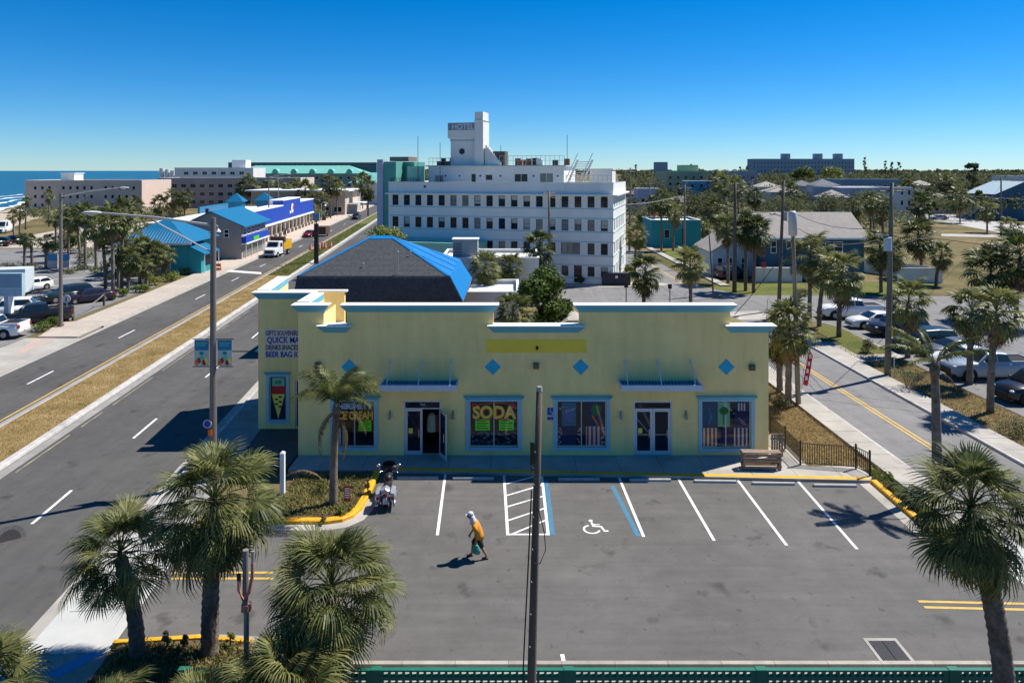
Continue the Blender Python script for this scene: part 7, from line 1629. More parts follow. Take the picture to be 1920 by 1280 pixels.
# ------------------------------------------------------------------ person walking with a bag
M_SKIN = mat('skin', (0.30, 0.16, 0.10), 0.6, 0.08, 8)
M_SHIRT = mat('amber shirt', (0.62, 0.25, 0.015), 0.8, 0.12, 9, 0.2, 30)
M_SHORT = mat('dark olive shorts', (0.035, 0.032, 0.02), 0.85, 0.2, 8)
M_CAP = mat('white cloth', (0.55, 0.56, 0.60), 0.85, 0.08, 8)
pp = thing('person', 'stooped person in an amber shirt and white cap walking left across the car park', 'person', W(894, 1045) + Vector((0, 0, 0.003)))
def skin_body(parent):
    # joints: x to the right (the person walks towards -x), y away from the camera
    J = {'pel': (0.08, 0, 0.86, .12), 'spi': (0.02, 0, 1.05, .125), 'che': (-0.06, 0, 1.22, .13), 'nec': (-0.15, 0, 1.34, .055), 'hea': (-0.20, 0, 1.43, .075), 'hd2': (-0.235, 0, 1.53, .085),
         'shr': (-0.07, -0.17, 1.24, .06), 'elr': (0.03, -0.24, 1.0, .043), 'wrr': (0.0, -0.25, 0.77, .03), 'har': (-0.02, -0.25, 0.69, .032),
         'shl': (-0.07, 0.17, 1.24, .06), 'ell': (-0.10, 0.24, 0.98, .043), 'wrl': (-0.22, 0.22, 0.78, .03), 'hal': (-0.27, 0.21, 0.71, .032),
         'hpr': (0.08, -0.09, 0.82, .095), 'knr': (0.17, -0.10, 0.45, .062), 'anr': (0.36, -0.10, 0.13, .038), 'tor': (0.30, -0.10, 0.03, .035), 
         'hpl': (0.06, 0.09, 0.82, .095), 'knl': (-0.14, 0.10, 0.47, .062), 'anl': (-0.18, 0.10, 0.09, .038), 'tol': (-0.34, 0.10, 0.04, .033)}
    E = [('pel','spi'),('spi','che'),('che','nec'),('nec','hea'),('hea','hd2'),('che','shr'),('shr','elr'),('elr','wrr'),('wrr','har'),('che','shl'),('shl','ell'),('ell','wrl'),('wrl','hal'),('pel','hpr'),('hpr','knr'),('knr','anr'),('anr','tor'),('pel','hpl'),('hpl','knl'),('knl','anl'),('anl','tol')]
    V_, E_, R_ = [J[k][:3] for k in J], [], [J[k][3] for k in J]; ix = {k: i for i, k in enumerate(J)}
    E_ = [(ix[a], ix[c]) for a, c in E]
    for side, s in (('har', 1), ('hal', 1)):       # fingers and thumb
        h = Vector(J[side][:3])
        for f_ in range(4):
            a = h + Vector((-0.035 + 0.022*f_, 0, -0.035)); c = a + Vector((0.004, 0.008, -0.045 - 0.012*(f_ in (1, 2)))); d = c + Vector((0.012, 0.014, -0.022))
            k = len(V_); V_ += [tuple(a), tuple(c), tuple(d)]; R_ += [.009, .0085, .007]; E_ += [(ix[side], k), (k, k+1), (k+1, k+2)]
        a = h + Vector((-0.04, -0.01, 0.0)); c = a + Vector((-0.02, 0.0, -0.04)); k = len(V_); V_ += [tuple(a), tuple(c)]; R_ += [.01, .008]; E_ += [(ix[side], k), (k, k+1)]
    me = bpy.data.meshes.new('body'); me.from_pydata(V_, E_, []); me.materials.append(M_SKIN)
    o = link('body', me, parent); sm = o.modifiers.new('skin', 'SKIN'); sm.use_smooth_shade = True
    lay = me.skin_vertices[0].data
    for i, r_ in enumerate(R_): lay[i].radius = (r_, r_)
    lay[0].use_root = True
    o.modifiers.new('sub', 'SUBSURF').levels = 2; o.modifiers['sub'].render_levels = 2
    return o
skin_body(pp)
def tubepart(nm, m, pts, rad, sq=1.0, n=12):
    b = MB(); b.tube(pts, rad, n); return b.build(nm, m, pp, True)
def ovals(nm, m, rings, n=14):
    b = MB(); b.rings([[(cx + rx*math.cos(2*PI*i/n), cy + ry*math.sin(2*PI*i/n), cz + tl*math.cos(2*PI*i/n)) for i in range(n)] for cx, cy, cz, rx, ry, tl in rings]); return b.build(nm, m, pp, True)
ovals('shirt', M_SHIRT, [(0.09, 0, 0.74, .175, .215, 0), (0.08, 0, 0.86, .165, .205, 0), (0.03, 0, 1.02, .16, .20, 0.02), (-0.03, 0, 1.16, .155, .215, 0.03), (-0.07, 0, 1.27, .13, .20, 0.04), (-0.11, 0, 1.32, .08, .10, 0.04)])
tubepart('sleeve', M_SHIRT, [(-0.07, -0.14, 1.26), (-0.04, -0.21, 1.15), (0.02, -0.245, 1.02)], [.09, .085, .08]); tubepart('sleeve', M_SHIRT, [(-0.07, 0.14, 1.26), (-0.08, 0.21, 1.15), (-0.10, 0.245, 1.0)], [.09, .085, .08])
ovals('shorts', M_SHORT, [(0.08, 0, 0.70, .165, .195, 0), (0.08, 0, 0.80, .165, .195, 0), (0.08, 0, 0.9, .15, .18, 0)])
tubepart('shorts_leg', M_SHORT, [(0.08, -0.09, 0.78), (0.13, -0.10, 0.6), (0.17, -0.10, 0.44)], [.115, .105, .095]); tubepart('shorts_leg', M_SHORT, [(0.06, 0.09, 0.78), (-0.03, 0.10, 0.62), (-0.13, 0.10, 0.48)], [.115, .105, .095])
M_SHOE = mat('brown sandal', (0.12, 0.06, 0.04), 0.7)
for x, y, z, tl in ((0.31, -0.10, 0.04, 0.05), (-0.25, 0.10, 0.04, -0.0)):
    b = MB(); b.ball((x, y, z), 0.135, 0.05, 0.042, 10, 6); b.build('shoe', M_SHOE, pp, True)
b = MB(); b.ball((-0.235, 0, 1.52), 0.105, 0.09, 0.125, 14, 9); hd = b.build('head', M_SKIN, pp, True)
b = MB(); b.tube([(-0.335, 0, 1.53), (-0.36, 0, 1.50), (-0.335, 0, 1.485)], [.012, .02, .012], 6); b.build('nose', M_SKIN, hd, True)
b = MB(); [b.ball((-0.325, s*0.035, 1.54), 0.012, 0.015, 0.01, 6, 4) for s in (-1, 1)]; b.build('eyes', M_DARK, hd)
b = MB(); b.box(-0.338, -0.325, -0.025, 0.025, 1.452, 1.460); b.build('mouth', mat('lips', (0.25, 0.08, 0.06), 0.6), hd)
b = MB(); [b.ball((-0.22, s*0.09, 1.52), 0.025, 0.012, 0.035, 8, 5) for s in (-1, 1)]; b.build('ears', M_SKIN, hd, True)
b = MB(); b.rings([[(-0.225 + rx*math.cos(2*PI*i/14), ry*math.sin(2*PI*i/14), z) for i in range(14)] for rx, ry, z in ((.112, .098, 1.555), (.112, .097, 1.60), (.085, .075, 1.645), (.03, .03, 1.66))]); cp_ = b.build('cap', M_CAP, pp, True)
b = MB(); b.rings([[(-0.28 - 0.13*math.cos(a)*k, 0.095*math.sin(a)*k, 1.565 - 0.025*math.cos(a)*k) for a in [math.radians(-90 + 18*i) for i in range(11)]] for k in (0.3, 1.0)], False, False); b.build('cap_brim', M_CAP, cp_)
ovals('neck_cloth', M_CAP, [(-0.13, 0, 1.28, .13, .15, 0.05), (-0.14, 0, 1.36, .11, .115, 0.04), (-0.17, 0, 1.45, .095, .10, 0.02), (-0.19, 0, 1.53, .10, .098, 0)])
bg_ = thing('carrier_bag', 'green carrier bag hanging from the walking person\'s hand', 'bag', W(894, 1045) + Vector((-0.0, -0.25, 0.0)))
b = MB(); b.rings([[(cx + rx*math.cos(2*PI*i/10) * (1 + 0.12*math.sin(3*i)), ry*math.sin(2*PI*i/10), z) for i in range(10)] for cx, rx, ry, z in ((0.02, .10, .05, 0.27), (0.01, .14, .07, 0.33), (0.0, .135, .065, 0.45), (-0.01, .10, .04, 0.55), (-0.02, .04, .02, 0.62))]); b.build('sack', mat('green plastic bag', (0.02, 0.24, 0.13), 0.4, 0.35, 14, 0.5, 20, col2=(0.10, 0.35, 0.30)), bg_, True)
b = MB(); b.tube([(-0.05, 0, 0.60), (-0.02, 0, 0.67), (0.02, 0, 0.60)], 0.012, 5); b.build('handle', MATS['green plastic bag'], bg_)
# people far off on the shop strip pavement
for k, (px, py, cx) in enumerate(((535, 444, (0.05, 0.05, 0.07)), (672, 388, (0.2, 0.05, 0.05)))):
    q = thing('person', ('distant person in dark clothes on the arcade pavement', 'distant person in red on the far pavement')[k], 'person', W(px, py))
    b = MB(); b.rings([[(x + rx*math.cos(2*PI*i/8), rx*0.7*math.sin(2*PI*i/8), z) for i in range(8)] for x, rx, z in ((0, .2, 0.75), (0, .19, 1.1), (0, .23, 1.4), (0, .07, 1.52), (0, .1, 1.6), (0, .1, 1.72), (0, .04, 1.78))]); b.build('body', mat(f'far clothes {k}', cx, 0.9), q, True)
    b = MB(); [b.tube([(s*0.1, 0, 0.8), (s*0.13, s*0.12, 0.02)], [.1, .06], 6) for s in (-1, 1)]; b.build('trousers', M_SHORT, q, True)

# ================================================================== STREET FURNITURE
def street_light(label, base, h, adir, alen, m, r0=0.16, rise=0.5, brace=True, group='cobra-head street lights', name='street_light'):
    t = thing(name, label, 'street light', base, 0, group); d = Vector((adir[0], adir[1], 0)).normalized()
    b = MB(); b.tube([(0, 0, -0.02), (0, 0, h)], [r0, r0 * 0.72], 12); b.cyl((0, 0, 0.0), (0, 0, 0.25), r0 * 1.7, r0 * 1.5); b.build('pole', m, t, False)
    e = Vector((0, 0, h - 0.35)) + d * alen + Z_ * rise
    b = MB(); b.tube([Vector((0, 0, h - 0.35)), Vector((0, 0, h - 0.35)) + d * alen * 0.5 + Z_ * rise * 0.62, e], [0.06, 0.05, 0.045], 8); b.build('arm', mat('pale arm steel', (0.46, 0.45, 0.44), 0.5, 0.1, 2), t)
    if brace: b = MB(); b.tube([Vector((0, 0, h - 1.6)), Vector((0, 0, h - 0.42)) + d * alen * 0.55 + Z_ * rise * 0.6], 0.035, 6); b.build('brace', mat('pale arm steel', (0.46, 0.45, 0.44)), t)
    b = MB(); n = 10
    b.rings([[e + d * x + Vector((-d.y, d.x, 0)) * (w * math.cos(2*PI*i/n)) + Z_ * (0.09 * (w / 0.17) * math.sin(2*PI*i/n)) for i in range(n)] for x, w in ((-0.1, .05), (0.1, .13), (0.4, .17), (0.7, .13), (0.85, .03))]); lh = b.build('lamp_head', mat('lamp white', (0.6, 0.6, 0.6), 0.4), t, True)
    b = MB(); b.ball(e + d * 0.42 - Z_ * 0.05, 0.15, 0.15, 0.08); b.build('lens', M_HEADL, lh)
    return t
M_STEELB = mat('brown-grey steel', (0.20, 0.165, 0.15), 0.55, 0.12, 2.0, metal=0.2, streak=True)
sl = street_light('tall street light with two beach banners at the shop corner', LR(-10.65, 31.1, 0.1), 11.8, (-1, 0.04), 5.2, M_STEELB, 0.165, 0.55)
for s in (-1, 1):
    x0, x1 = (0.2, 0.84) if s > 0 else (-0.84, -0.2)
    for z in (6.35, 5.12): b = MB(); b.tube([(0.1 * s, 0, z), (0.92 * s, 0, z)], 0.02, 6); b.build('banner_bracket', M_BLACK, sl)
    bn = poster('banner', x0, x1, 5.15, 6.32, mat('banner pale', (0.45, 0.58, 0.5), 0.8, 0.1, 4), sl, 0.004)
    b = MB(); b.box(x0, x1, -0.008, -0.003, 5.85, 6.30); b.build('banner_sea', mat('banner blue', (0.02, 0.22, 0.42), 0.8, 0.1, 4), bn)
    for k_ in range(5):
        b = MB(); b.ball((x0 + 0.1 + 0.11*k_, -0.012, 5.3 + 0.1*(k_ % 3)), 0.09, 0.006, 0.13); b.build('flower_print', [M_ORG, M_FLAGR, M_SEAF, M_FLAGR, M_YEL][k_], bn)
    b = MB(); b.ball(((x0 + x1)/2, -0.012, 5.72), 0.10, 0.006, 0.07); b.build('shell_print', M_TEALT, bn)
    b = MB(); [b.box(x0 + 0.08, x1 - 0.08 - 0.06*i, -0.014, -0.009, 6.15 - 0.1*i, 6.19 - 0.1*i) for i in range(2)]; b.build('banner_text', M_SEAF, bn)
b = MB(); b.cyl((-0.18, -0.18, 2.62), (-0.18, -0.2, 2.62), 0.19, n=12); ps = b.build('pole_sign', M_FLAGW, sl)
b = MB(); b.cyl((-0.18, -0.201, 2.62), (-0.18, -0.212, 2.62), 0.15, n=12); b.build('sign_symbol', M_SBLU, ps)
b = MB(); b.box(-0.15, 0.02, -0.2, -0.17, 2.1, 2.35); b.build('pole_sticker', M_ORG, sl)
street_light('street light with a long arm over the far pavement by the hedge', W(114, 612), 12.0, (1, 0.1), 5.0, M_STEELB, 0.17, 0.8)
street_light('street light far up the avenue beside the cobalt shops', W(504, 452), 13.0, (1, 0.0), 3.6, M_STEELB, 0.16, 0.7)
street_light('distant street light near the mint hotel', P(522, 415, 190) - Vector((0, 0, P(522, 415, 190).z)), 12.0, (1, 0), 2.4, M_GALV, 0.14, 0.5)
street_light('distant street light reaching towards the hotel tower', W(688, 392), 12.5, (1, 0.4), 5.0, M_STEELB, 0.2, -0.9)
# swan-neck lamps on the far pavement
for k, (px, py, h) in enumerate(((397, 498, 6.0), (603, 418, 5.6), (676, 392, 5.6))):
    t = thing('swan_neck_lamp', ('swan-neck lamp beside the teal hut', 'swan-neck lamp at the end of the cobalt shops', 'swan-neck lamp near the far bend')[k], 'street light', W(px, py), 0, 'swan-neck lamps')
    b = MB(); b.tube([(0, 0, 0), (0, 0, h - 0.6), (0.15, 0, h - 0.1), (0.55, 0, h), (0.9, 0, h - 0.2), (0.95, 0, h - 0.6)], 0.06, 6); b.build('pole', M_OFFW, t); b = MB(); b.cyl((0.95, 0, h - 0.55), (0.95, 0, h - 1.0), 0.08, 0.42, 10); b.build('shade', M_OFFW, t)
# black pole with a small box on the median edge
bp_ = thing('black_sign_pole', 'thick black pole with a small solar box on the median', 'pole', W(593, 494)); b = MB(); b.tube([(0, 0, 0), (0, 0, 6.0)], 0.36, 10); b.tube([(0, 0, 6.0), (0, 0, 7.0)], 0.08, 6); b.build('post', M_BLACK, bp_); b = MB(); b.box(-0.5, 0.5, -0.2, 0.2, 6.5, 7.6); b.build('solar_box', mat('solar blue', (0.18, 0.26, 0.36), 0.4), bp_)
# utility poles
def pole(label, base, h, r0, m, lean=(0, 0), arms=(), name='utility_pole', group='timber utility poles'):
    t = thing(name, label, 'pole', base, 0, group); b = MB()
    b.tube([(lean[0]*q, lean[1]*q, -0.1 + (h + 0.1) * q) for q in (0, .25, .5, .75, 1)], [r0 * (1 - 0.4*q) for q in (0, .25, .5, .75, 1)], 12); b.build('post', m, t, True)
    for z, ln, an in arms:
        c = Vector((lean[0]*z/h, lean[1]*z/h, z)); d = Vector((math.cos(an), math.sin(an), 0)) * ln / 2
        b = MB(); b.tube([c - d, c + d], 0.07, 4); a_ = b.build('cross_arm', m, t)
        for q in (-0.9, -0.35, 0.35, 0.9): b = MB(); b.cyl(c + d*q, c + d*q + Z_*0.22, 0.05, 0.03, 6); b.build('insulator', M_GALV, a_)
    return t
cp0 = pole('dark timber pole without wires standing alone in the foreground', (0.40, 16.2, 0), 8.9, 0.118, M_WOODP, (0.24, 0.0), group=None)
b = MB(); b.cyl((0.24, 0, 8.86), (0.24, 0, 8.96), 0.078, 0.06); b.build('pole_cap', M_GALV, cp0)
b = MB(); b.tube([(0.05, -0.13, 6.6), (-0.02, -0.15, 5.0), (-0.12, -0.16, 3.0), (-0.22, -0.16, 0.5), (-0.25, -0.16, 0)], 0.018, 5); b.build('guy_wire', M_BLACK, cp0)
b = MB(); b.box(0.02, 0.12, -0.16, -0.11, 7.2, 7.7); b.ball((0.07, -0.14, 7.1), 0.04); b.build('cable_clamp', M_BLACK, cp0)
b = MB(); b.tube([(0.2, -0.1, 6.2), (0.35, -0.1, 5.6), (0.38, -0.1, 5.2), (0.25, -0.12, 4.9), (0.12, -0.12, 4.9)], 0.012, 5); b.build('loose_cable', M_BLACK, cp0)
for k in range(7): b = MB(); z = 3 + k*0.75; b.tube([(0.02*k, -0.14, z), (0.02*k + 0.02, -0.2, z)], 0.012, 5); b.build('step_bolt', M_GALV, cp0)
fp = pole('grey pole with a pale antenna canister leaning at the right of the shop', W(1497, 760), 11.3, 0.16, M_WOODG, (-0.35, 0.0)); 
b = MB(); b.tube([(-0.33, 0, 10.1), (-0.33, 0, 10.2), (-0.34, 0, 11.45), (-0.34, 0, 11.6)], [0.16, 0.25, 0.25, 0.14], 14); b.build('antenna', mat('antenna grey', (0.42, 0.43, 0.45), 0.5), fp, True)
p2 = pole('tall timber pole with a street lamp behind the antenna pole', W(1460, 582), 13.0, 0.2, M_WOODP, (0.5, 0)); b = MB(); b.tube([(0.35, 0, 9.4), (-0.6, -0.3, 9.7)], 0.05, 6); b.ball((-0.75, -0.35, 9.68), 0.35, 0.14, 0.1); b.build('lamp_arm', M_GALV, p2); b = MB(); b.cyl((0.62, -0.1, 9.0), (0.62, -0.1, 9.9), 0.22, n=10); b.build('transformer', M_GALV, p2)
p3 = pole('thick grey pole on the verge beside the right car park', W(1664, 706), 13.2, 0.21, mat('green-grey pole', (0.15, 0.145, 0.115), 0.9, 0.2, 3, 0.3, 25, streak=True), (0.3, 0), [(12.6, 2.2, 0.3)]); b = MB(); b.cyl((-0.2, -0.4, 8.6), (-0.2, -0.4, 9.5), 0.26, n=10); b.build('transformer', M_PALEB, p3); b = MB(); b.box(-0.9, -0.15, -0.5, -0.1, 9.6, 9.7); b.build('bracket', M_GALV, p3)
b = MB(); b.box(0.28, 0.34, -0.28, -0.24, 0, 1.3); b.build('cable_guard', M_OFFW, p3)
pole('brown timber pole between the two tall palms', W(1377, 548), 12.6, 0.26, M_WOODP, (0.1, 0), [(11.8, 2.4, 0.2)])
pole('timber pole by the hotel forecourt', W(1030, 535), 11.5, 0.2, M_WOODG, (-0.05, 0), [(11.2, 2.2, 0.8)])
pole('timber pole beside the teal box building', W(1283, 505), 12.0, 0.2, M_WOODG, (0.1, 0), [(11.5, 2.0, 0.2)])
pole('thin leaning pole at the crossing', W(1338, 560), 7.6, 0.1, M_WOODP, (-0.5, 0.1))
pole('pole right behind the hotel corner', W(1180, 470), 14.5, 0.2, M_WOODG, (0.2, 0), [(13.8, 2, 0.2)])
pole('distant pole left of the teal box building', W(1218, 455), 12.0, 0.17, M_WOODG, (0, 0), [(11.5, 2, 0.2)])
pole('pole beyond the far street at the right', W(1877, 447), 12.6, 0.22, M_WOODG, (0, 0), [(12, 2.4, 0.1)])
pole('distant pole near the far street corner', W(1411, 430), 12.0, 0.18, M_WOODG)
pole('short dark post on the far verge', W(1851, 440), 5.0, 0.16, M_WOODP); pole('thin post beside the dark oak', W(1610, 450), 8.0, 0.12, M_WOODG)
mp_ = thing('galvanised_pole', 'grey metal pole wrapped with a red conduit in the front bed', 'pole', W(462, 1290)); 
b = MB(); b.tube([(0, 0, 0), (0.0, 0, 2.2), (-0.02, 0, 2.7)], [0.075, 0.07, 0.06], 12); b.build('post', M_GALV, mp_)
b = MB(); b.tube([(-0.02, 0, 2.3), (-0.02, 0, 3.75)], [0.082, 0.078], 12); b.build('upper_post', mat('old timber grey', (0.18, 0.165, 0.15), 0.9, 0.2, 4, streak=True), mp_)
b = MB(); b.tube([(-0.16, -0.1, 3.05), (-0.15, -0.13, 2.75), (-0.02, -0.15, 2.45), (0.13, -0.13, 2.7), (0.20, -0.1, 3.1), (0.20, -0.08, 3.45)], 0.05, 8); b.build('conduit', mat('salmon conduit', (0.45, 0.20, 0.15), 0.6), mp_)
b = MB(); b.cyl((0, 0, 2.12), (0, 0, 2.3), 0.14, 0.13); b.build('collar', mat('salmon conduit', (0.45, 0.2, 0.15)), mp_); b = MB(); b.tube([(-0.16, -0.1, 3.0), (-0.17, -0.1, 3.15)], 0.06, 8); b.build('junction', M_BLACK, mp_)
b = MB(); b.tube([(0.20, -0.08, 3.4), (0.20, -0.06, 3.75)], 0.045, 8); b.build('pipe_end', M_GALV, mp_)
# overhead wires
def wire(a, c, sag, label):
    a, c = Vector(a), Vector(c); b = MB(); b.tube([a.lerp(c, i/14) - Z_ * sag * 4 * (i/14) * (1 - i/14) for i in range(15)], 0.022, 4); tag(b.build('overhead_wire', M_BLACK), label, 'wire', 'overhead wires')
A1, A2, A3, A4 = W(1460, 582) + Vector((0.5, 0, 12.6)), W(1664, 706) + Vector((0.3, 0, 12.8)), W(1377, 548) + Vector((0.1, 0, 11.9)), W(1497, 760) + Vector((-0.3, 0, 10))
wire(A1, A2, 0.8, 'upper wire between the two tall poles right of the shop'); wire(A1 - Z_*2.2, A2 - Z_*2.6, 0.9, 'lower wire between the two tall poles right of the shop'); wire(A2, A2 + Vector((28, -14, 0.3)), 1.0, 'wire running from the grey verge pole off to the right'); wire(A2 - Z_*3, A2 + Vector((28, -16, -3)), 1.0, 'lower wire running from the grey verge pole off to the right')
wire(A1 - Z_*3.4, A2 - Z_*3.6, 1.1, 'lowest cable between the two tall poles right of the shop'); wire(A3 - Z_*2, A1 - Z_*2.2, 0.7, 'lower cable from the brown pole to the lamp pole'); wire(A3 - Z_*1.2, W(1411, 430) + Vector((0, 0, 11.4)), 1.2, 'wire running back from the brown pole to the far corner'); wire(W(1877, 447) + Vector((0, 0, 12)), W(1877, 447) + Vector((60, -10, 12)), 1.2, 'wire leaving the far right pole'); wire(W(1877, 447) + Vector((0, 0, 12)), W(1411, 430) + Vector((0, 0, 11.8)), 2.2, 'long far wire above the grass lot'); wire(A1 - Z_*1.0, W(1180, 470) + Vector((0.2, 0, 13.4)), 1.6, 'wire from the lamp pole to the hotel corner pole'); wire(W(1180, 470) + Vector((0.2, 0, 13.6)), W(1283, 505) + Vector((0.1, 0, 11.4)), 0.6, 'wire from the hotel corner pole to the teal box pole'); wire(A4, A2 - Z_*3.2, 0.5, 'wire from the antenna pole across the right street'); wire(A3, A1, 0.6, 'wire from the brown pole to the lamp pole'); wire(A3, W(1283, 505) + Vector((0.1, 0, 11.6)), 0.6, 'wire from the brown pole towards the teal box'); wire(W(1283, 505) + Vector((0.1, 0, 10.6)), W(1030, 535) + Vector((0, 0, 10.8)), 1.2, 'wire passing in front of the hotel'); wire(A4, (13.0, 40.5, 5.6), 0.2, 'service wire dropping to the shop roof'); wire(A2 - Z_*4, W(1877, 447) + Vector((0, 0, 11)), 1.6, 'long wire crossing above the grass lot'); wire(W(1497, 760) + Vector((-0.1, 0, 4.0)), W(1440, 560) + Vector((0, 0, 0.1)), 0.02, 'guy wire of the antenna pole')

# black railing and gate right of the shop
def fence_run(name, label, pts, h, step, z, pick=0.012):
    t = thing(name, label, 'fence', (0, 0, 0))
    bme = MB(); bme.box(-pick, pick, -pick, pick, 0.08, h - 0.05); pm = bme.mesh('picket', M_BLACK); bm2 = MB(); bm2.box(-0.035, 0.035, -0.035, 0.035, 0, h + 0.05); bm2.frustum((-0.05, 0.05, -0.05, 0.05, h + 0.05), (-0.01, 0.01, -0.01, 0.01, h + 0.1)); qm = bm2.mesh('post', M_BLACK)
    for a, c in zip(pts, pts[1:]):
        a, c = Vector(a), Vector(c); L_ = (c - a).length; n = int(L_ / step)
        for zz in (0.1, h - 0.06): b = MB(); b.tube([a + Z_*(z + zz), c + Z_*(z + zz)], 0.02, 4); b.build('rail', M_BLACK, t)
        for i in range(1, n): p = a.lerp(c, i / n); link('picket', pm, t, (p.x, p.y, z))
    for p in pts: link('post', qm, t, (p[0], p[1], z))
    return t
fence_run('black_railing', 'black picket railing and gate on the pavement right of the shop', [(13.62, 40.5, 0), (13.62, 36.6, 0), (13.62, 34.6, 0), (13.62, 32.75, 0), (16.02, 32.3, 0), (16.28, 31.55, 0)], 1.08, 0.105, 0.125)
# wheel stops
b = MB(); b.rings([[(x, -0.075, 0), (x, -0.065, 0.08), (x, -0.04, 0.105), (x, 0.04, 0.105), (x, 0.065, 0.08), (x, 0.075, 0)] for x in (-0.93, -0.9, 0.9, 0.93)]); wsm = b.mesh('wheel_stop', mat('wheel stop concrete', (0.42, 0.40, 0.37), 0.9, 0.15, 3, orand=0.08))
for k, (a, c, py) in enumerate(((752, 815, 897.5), (850, 925, 898.5), (1048, 1123, 900), (1180, 1258, 901.5), (1308, 1374, 904), (1412, 1488, 908), (1527, 1604, 912))):
    q = W((a + c) / 2, py); o = link('wheel_stop', wsm, None, (q.x, q.y, 0.003), (0, 0, -0.03 if k > 3 else 0)); tag(o, ('concrete wheel stop in the stall right of the motorcycle', 'concrete wheel stop in the stall left of the hatched aisle', 'concrete wheel stop in the accessible stall', 'concrete wheel stop in the stall right of the accessible one', 'concrete wheel stop third from the right-hand yellow kerb', 'concrete wheel stop second from the right-hand yellow kerb', 'concrete wheel stop nearest the right-hand yellow kerb')[k], 'wheel stop', 'wheel stops')
# timber crate bench
cr = thing('timber_crate', 'grey weathered timber crate with open slatted front on the shop pavement', 'crate', (11.62, 32.35, 0.127), -0.04); cr.scale = (0.96, 0.8, 0.9)
for x in (-0.86, 0.86):
    for y in (-0.2, 0.2): b = MB(); b.box(x - 0.045, x + 0.045, y - 0.045, y + 0.045, 0, 0.86); b.build('post', M_PLANK, cr)
for z, y in ((0.05, -0.26), (0.40, -0.26), (0.70, -0.26), (0.05, 0.26), (0.3, 0.26), (0.52, 0.26), (0.72, 0.26)): b = MB(); b.box(-0.9, 0.9, y - 0.014, y + 0.014, z, z + 0.12); b.build('slat', M_PLANK, cr)
for i in range(3): b = MB(); b.box(-0.93, 0.93, -0.24 + i*0.17, -0.24 + i*0.17 + 0.13, 0.862, 0.89); b.build('top_plank', M_PLANK, cr)
for x in (-0.918, 0.918):
    for z in (0.12, 0.45, 0.68): b = MB(); b.box(x - 0.012, x + 0.012, -0.24, 0.24, z, z + 0.12); b.build('side_slat', M_PLANK, cr)
b = MB(); b.box(-0.8, 0.8, -0.2, 0.2, 0.2, 0.24); b.build('shelf', mat('raw plank', (0.38, 0.24, 0.15), 0.8, 0.2, 4), cr)
cr2 = thing('leaning_pallet', 'small brown timber pallet leaning at the shop corner behind the crate', 'pallet', (12.85, 33.7, 0.127))
for i in range(5): b = MB(); b.box(-0.25 + i*0.12, -0.16 + i*0.12, -0.02, 0.02, 0, 1.1); b.build('slat', M_PLANK, cr2)
for z in (0.2, 0.8): b = MB(); b.box(-0.26, 0.42, 0.022, 0.07, z, z + 0.1); b.build('bearer', M_PLANK, cr2)
# green slotted fence along the near edge
gf = thing('green_slotted_fence', 'green panel fence with rows of square slots along the near edge of the car park', 'fence', (0, 18.15, 0))
M_GREENF = mat('green fence paint', (0.006, 0.14, 0.095), 0.55, 0.12, 2.0)
fx0, top, npan, pw = -8.62, 0.93, 5, 5.05
for p in range(npan):
    x0 = fx0 + p * pw; ops = []
    for rr in range(4):
        x = 0.2; z = top - 0.045 - rr * 0.22
        while x + 0.12 < pw - 0.17: ops.append((x, x + 0.12, z - 0.115, z)); x += 0.186
    b = MB(); wall(b, (x0, 0, 0), X_, -Y_, pw, 0.0, top, ops, 0.115); b.face([(x0, 0.115, top), (x0, 0, top), (x0 + pw, 0, top), (x0 + pw, 0.115, top)])
    wall(b, (x0, 0.115, 0), X_, Y_, pw, 0.0, top, ops, 0.001)
    b.build('panel', M_GREENF, gf)
for p in range(npan + 1):
    b = MB(); x = fx0 + p * pw; b.box(x - 0.13, x + 0.13, -0.02, 0.135, 0, top + 0.02); b.build('post', M_GREENF, gf)
# storm drain grate
dg = thing('drain_grate', 'storm drain grate in a concrete collar near the right exit', 'drain', (11.0, 20.15, 0.003), 0.0)
b = MB(); b.box(-0.5, 0.5, -0.62, 0.62, 0.0, 0.012); b.build('collar', M_CONC, dg)
b = MB(); b.box(-0.40, 0.40, -0.5, 0.5, 0.0125, 0.014); b.build('well', M_DARK, dg)
for i in range(2): b = MB(); b.box(-0.40 + i*0.41, -0.01 + i*0.41, -0.5, 0.5, 0.0145, 0.016); b.build('frame', mat('grate iron', (0.05, 0.05, 0.06), 0.6), dg)
for i in range(14): b = MB(); b.box(-0.39 + i*0.058, -0.362 + i*0.058, -0.49, 0.49, 0.0165, 0.022); b.build('bar', M_BLACK, dg)
# red-white sign in the island, white post
rs = thing('small_red_sign', 'small red and white notice on a stake in the planted island', 'sign', W(651, 952, 0.1)); b = MB(); b.tube([(0, 0, 0), (0, 0, 0.5)], 0.015, 5); b.build('stake', M_GALV, rs); b = MB(); b.box(-0.13, 0.13, -0.01, 0.01, 0.28, 0.92); pl = b.build('plate', M_FLAGR, rs)
b = MB(); [b.box(-0.10, 0.10, -0.014, -0.0105, 0.78 - 0.09*i, 0.83 - 0.09*i) for i in range(5)]; b.build('lettering', M_PAPER, pl)
wp = thing('white_post', 'white square post standing at the avenue side of the island', 'post', W(530, 925, 0.1)); b = MB(); b.box(-0.09, 0.09, -0.09, 0.09, 0, 1.75); b.build('shaft', M_WHITE, wp); b = MB(); b.frustum((-0.1, 0.1, -0.1, 0.1, 1.752), (-0.04, 0.04, -0.04, 0.04, 1.82)); b.build('cap', M_WHITE, wp)
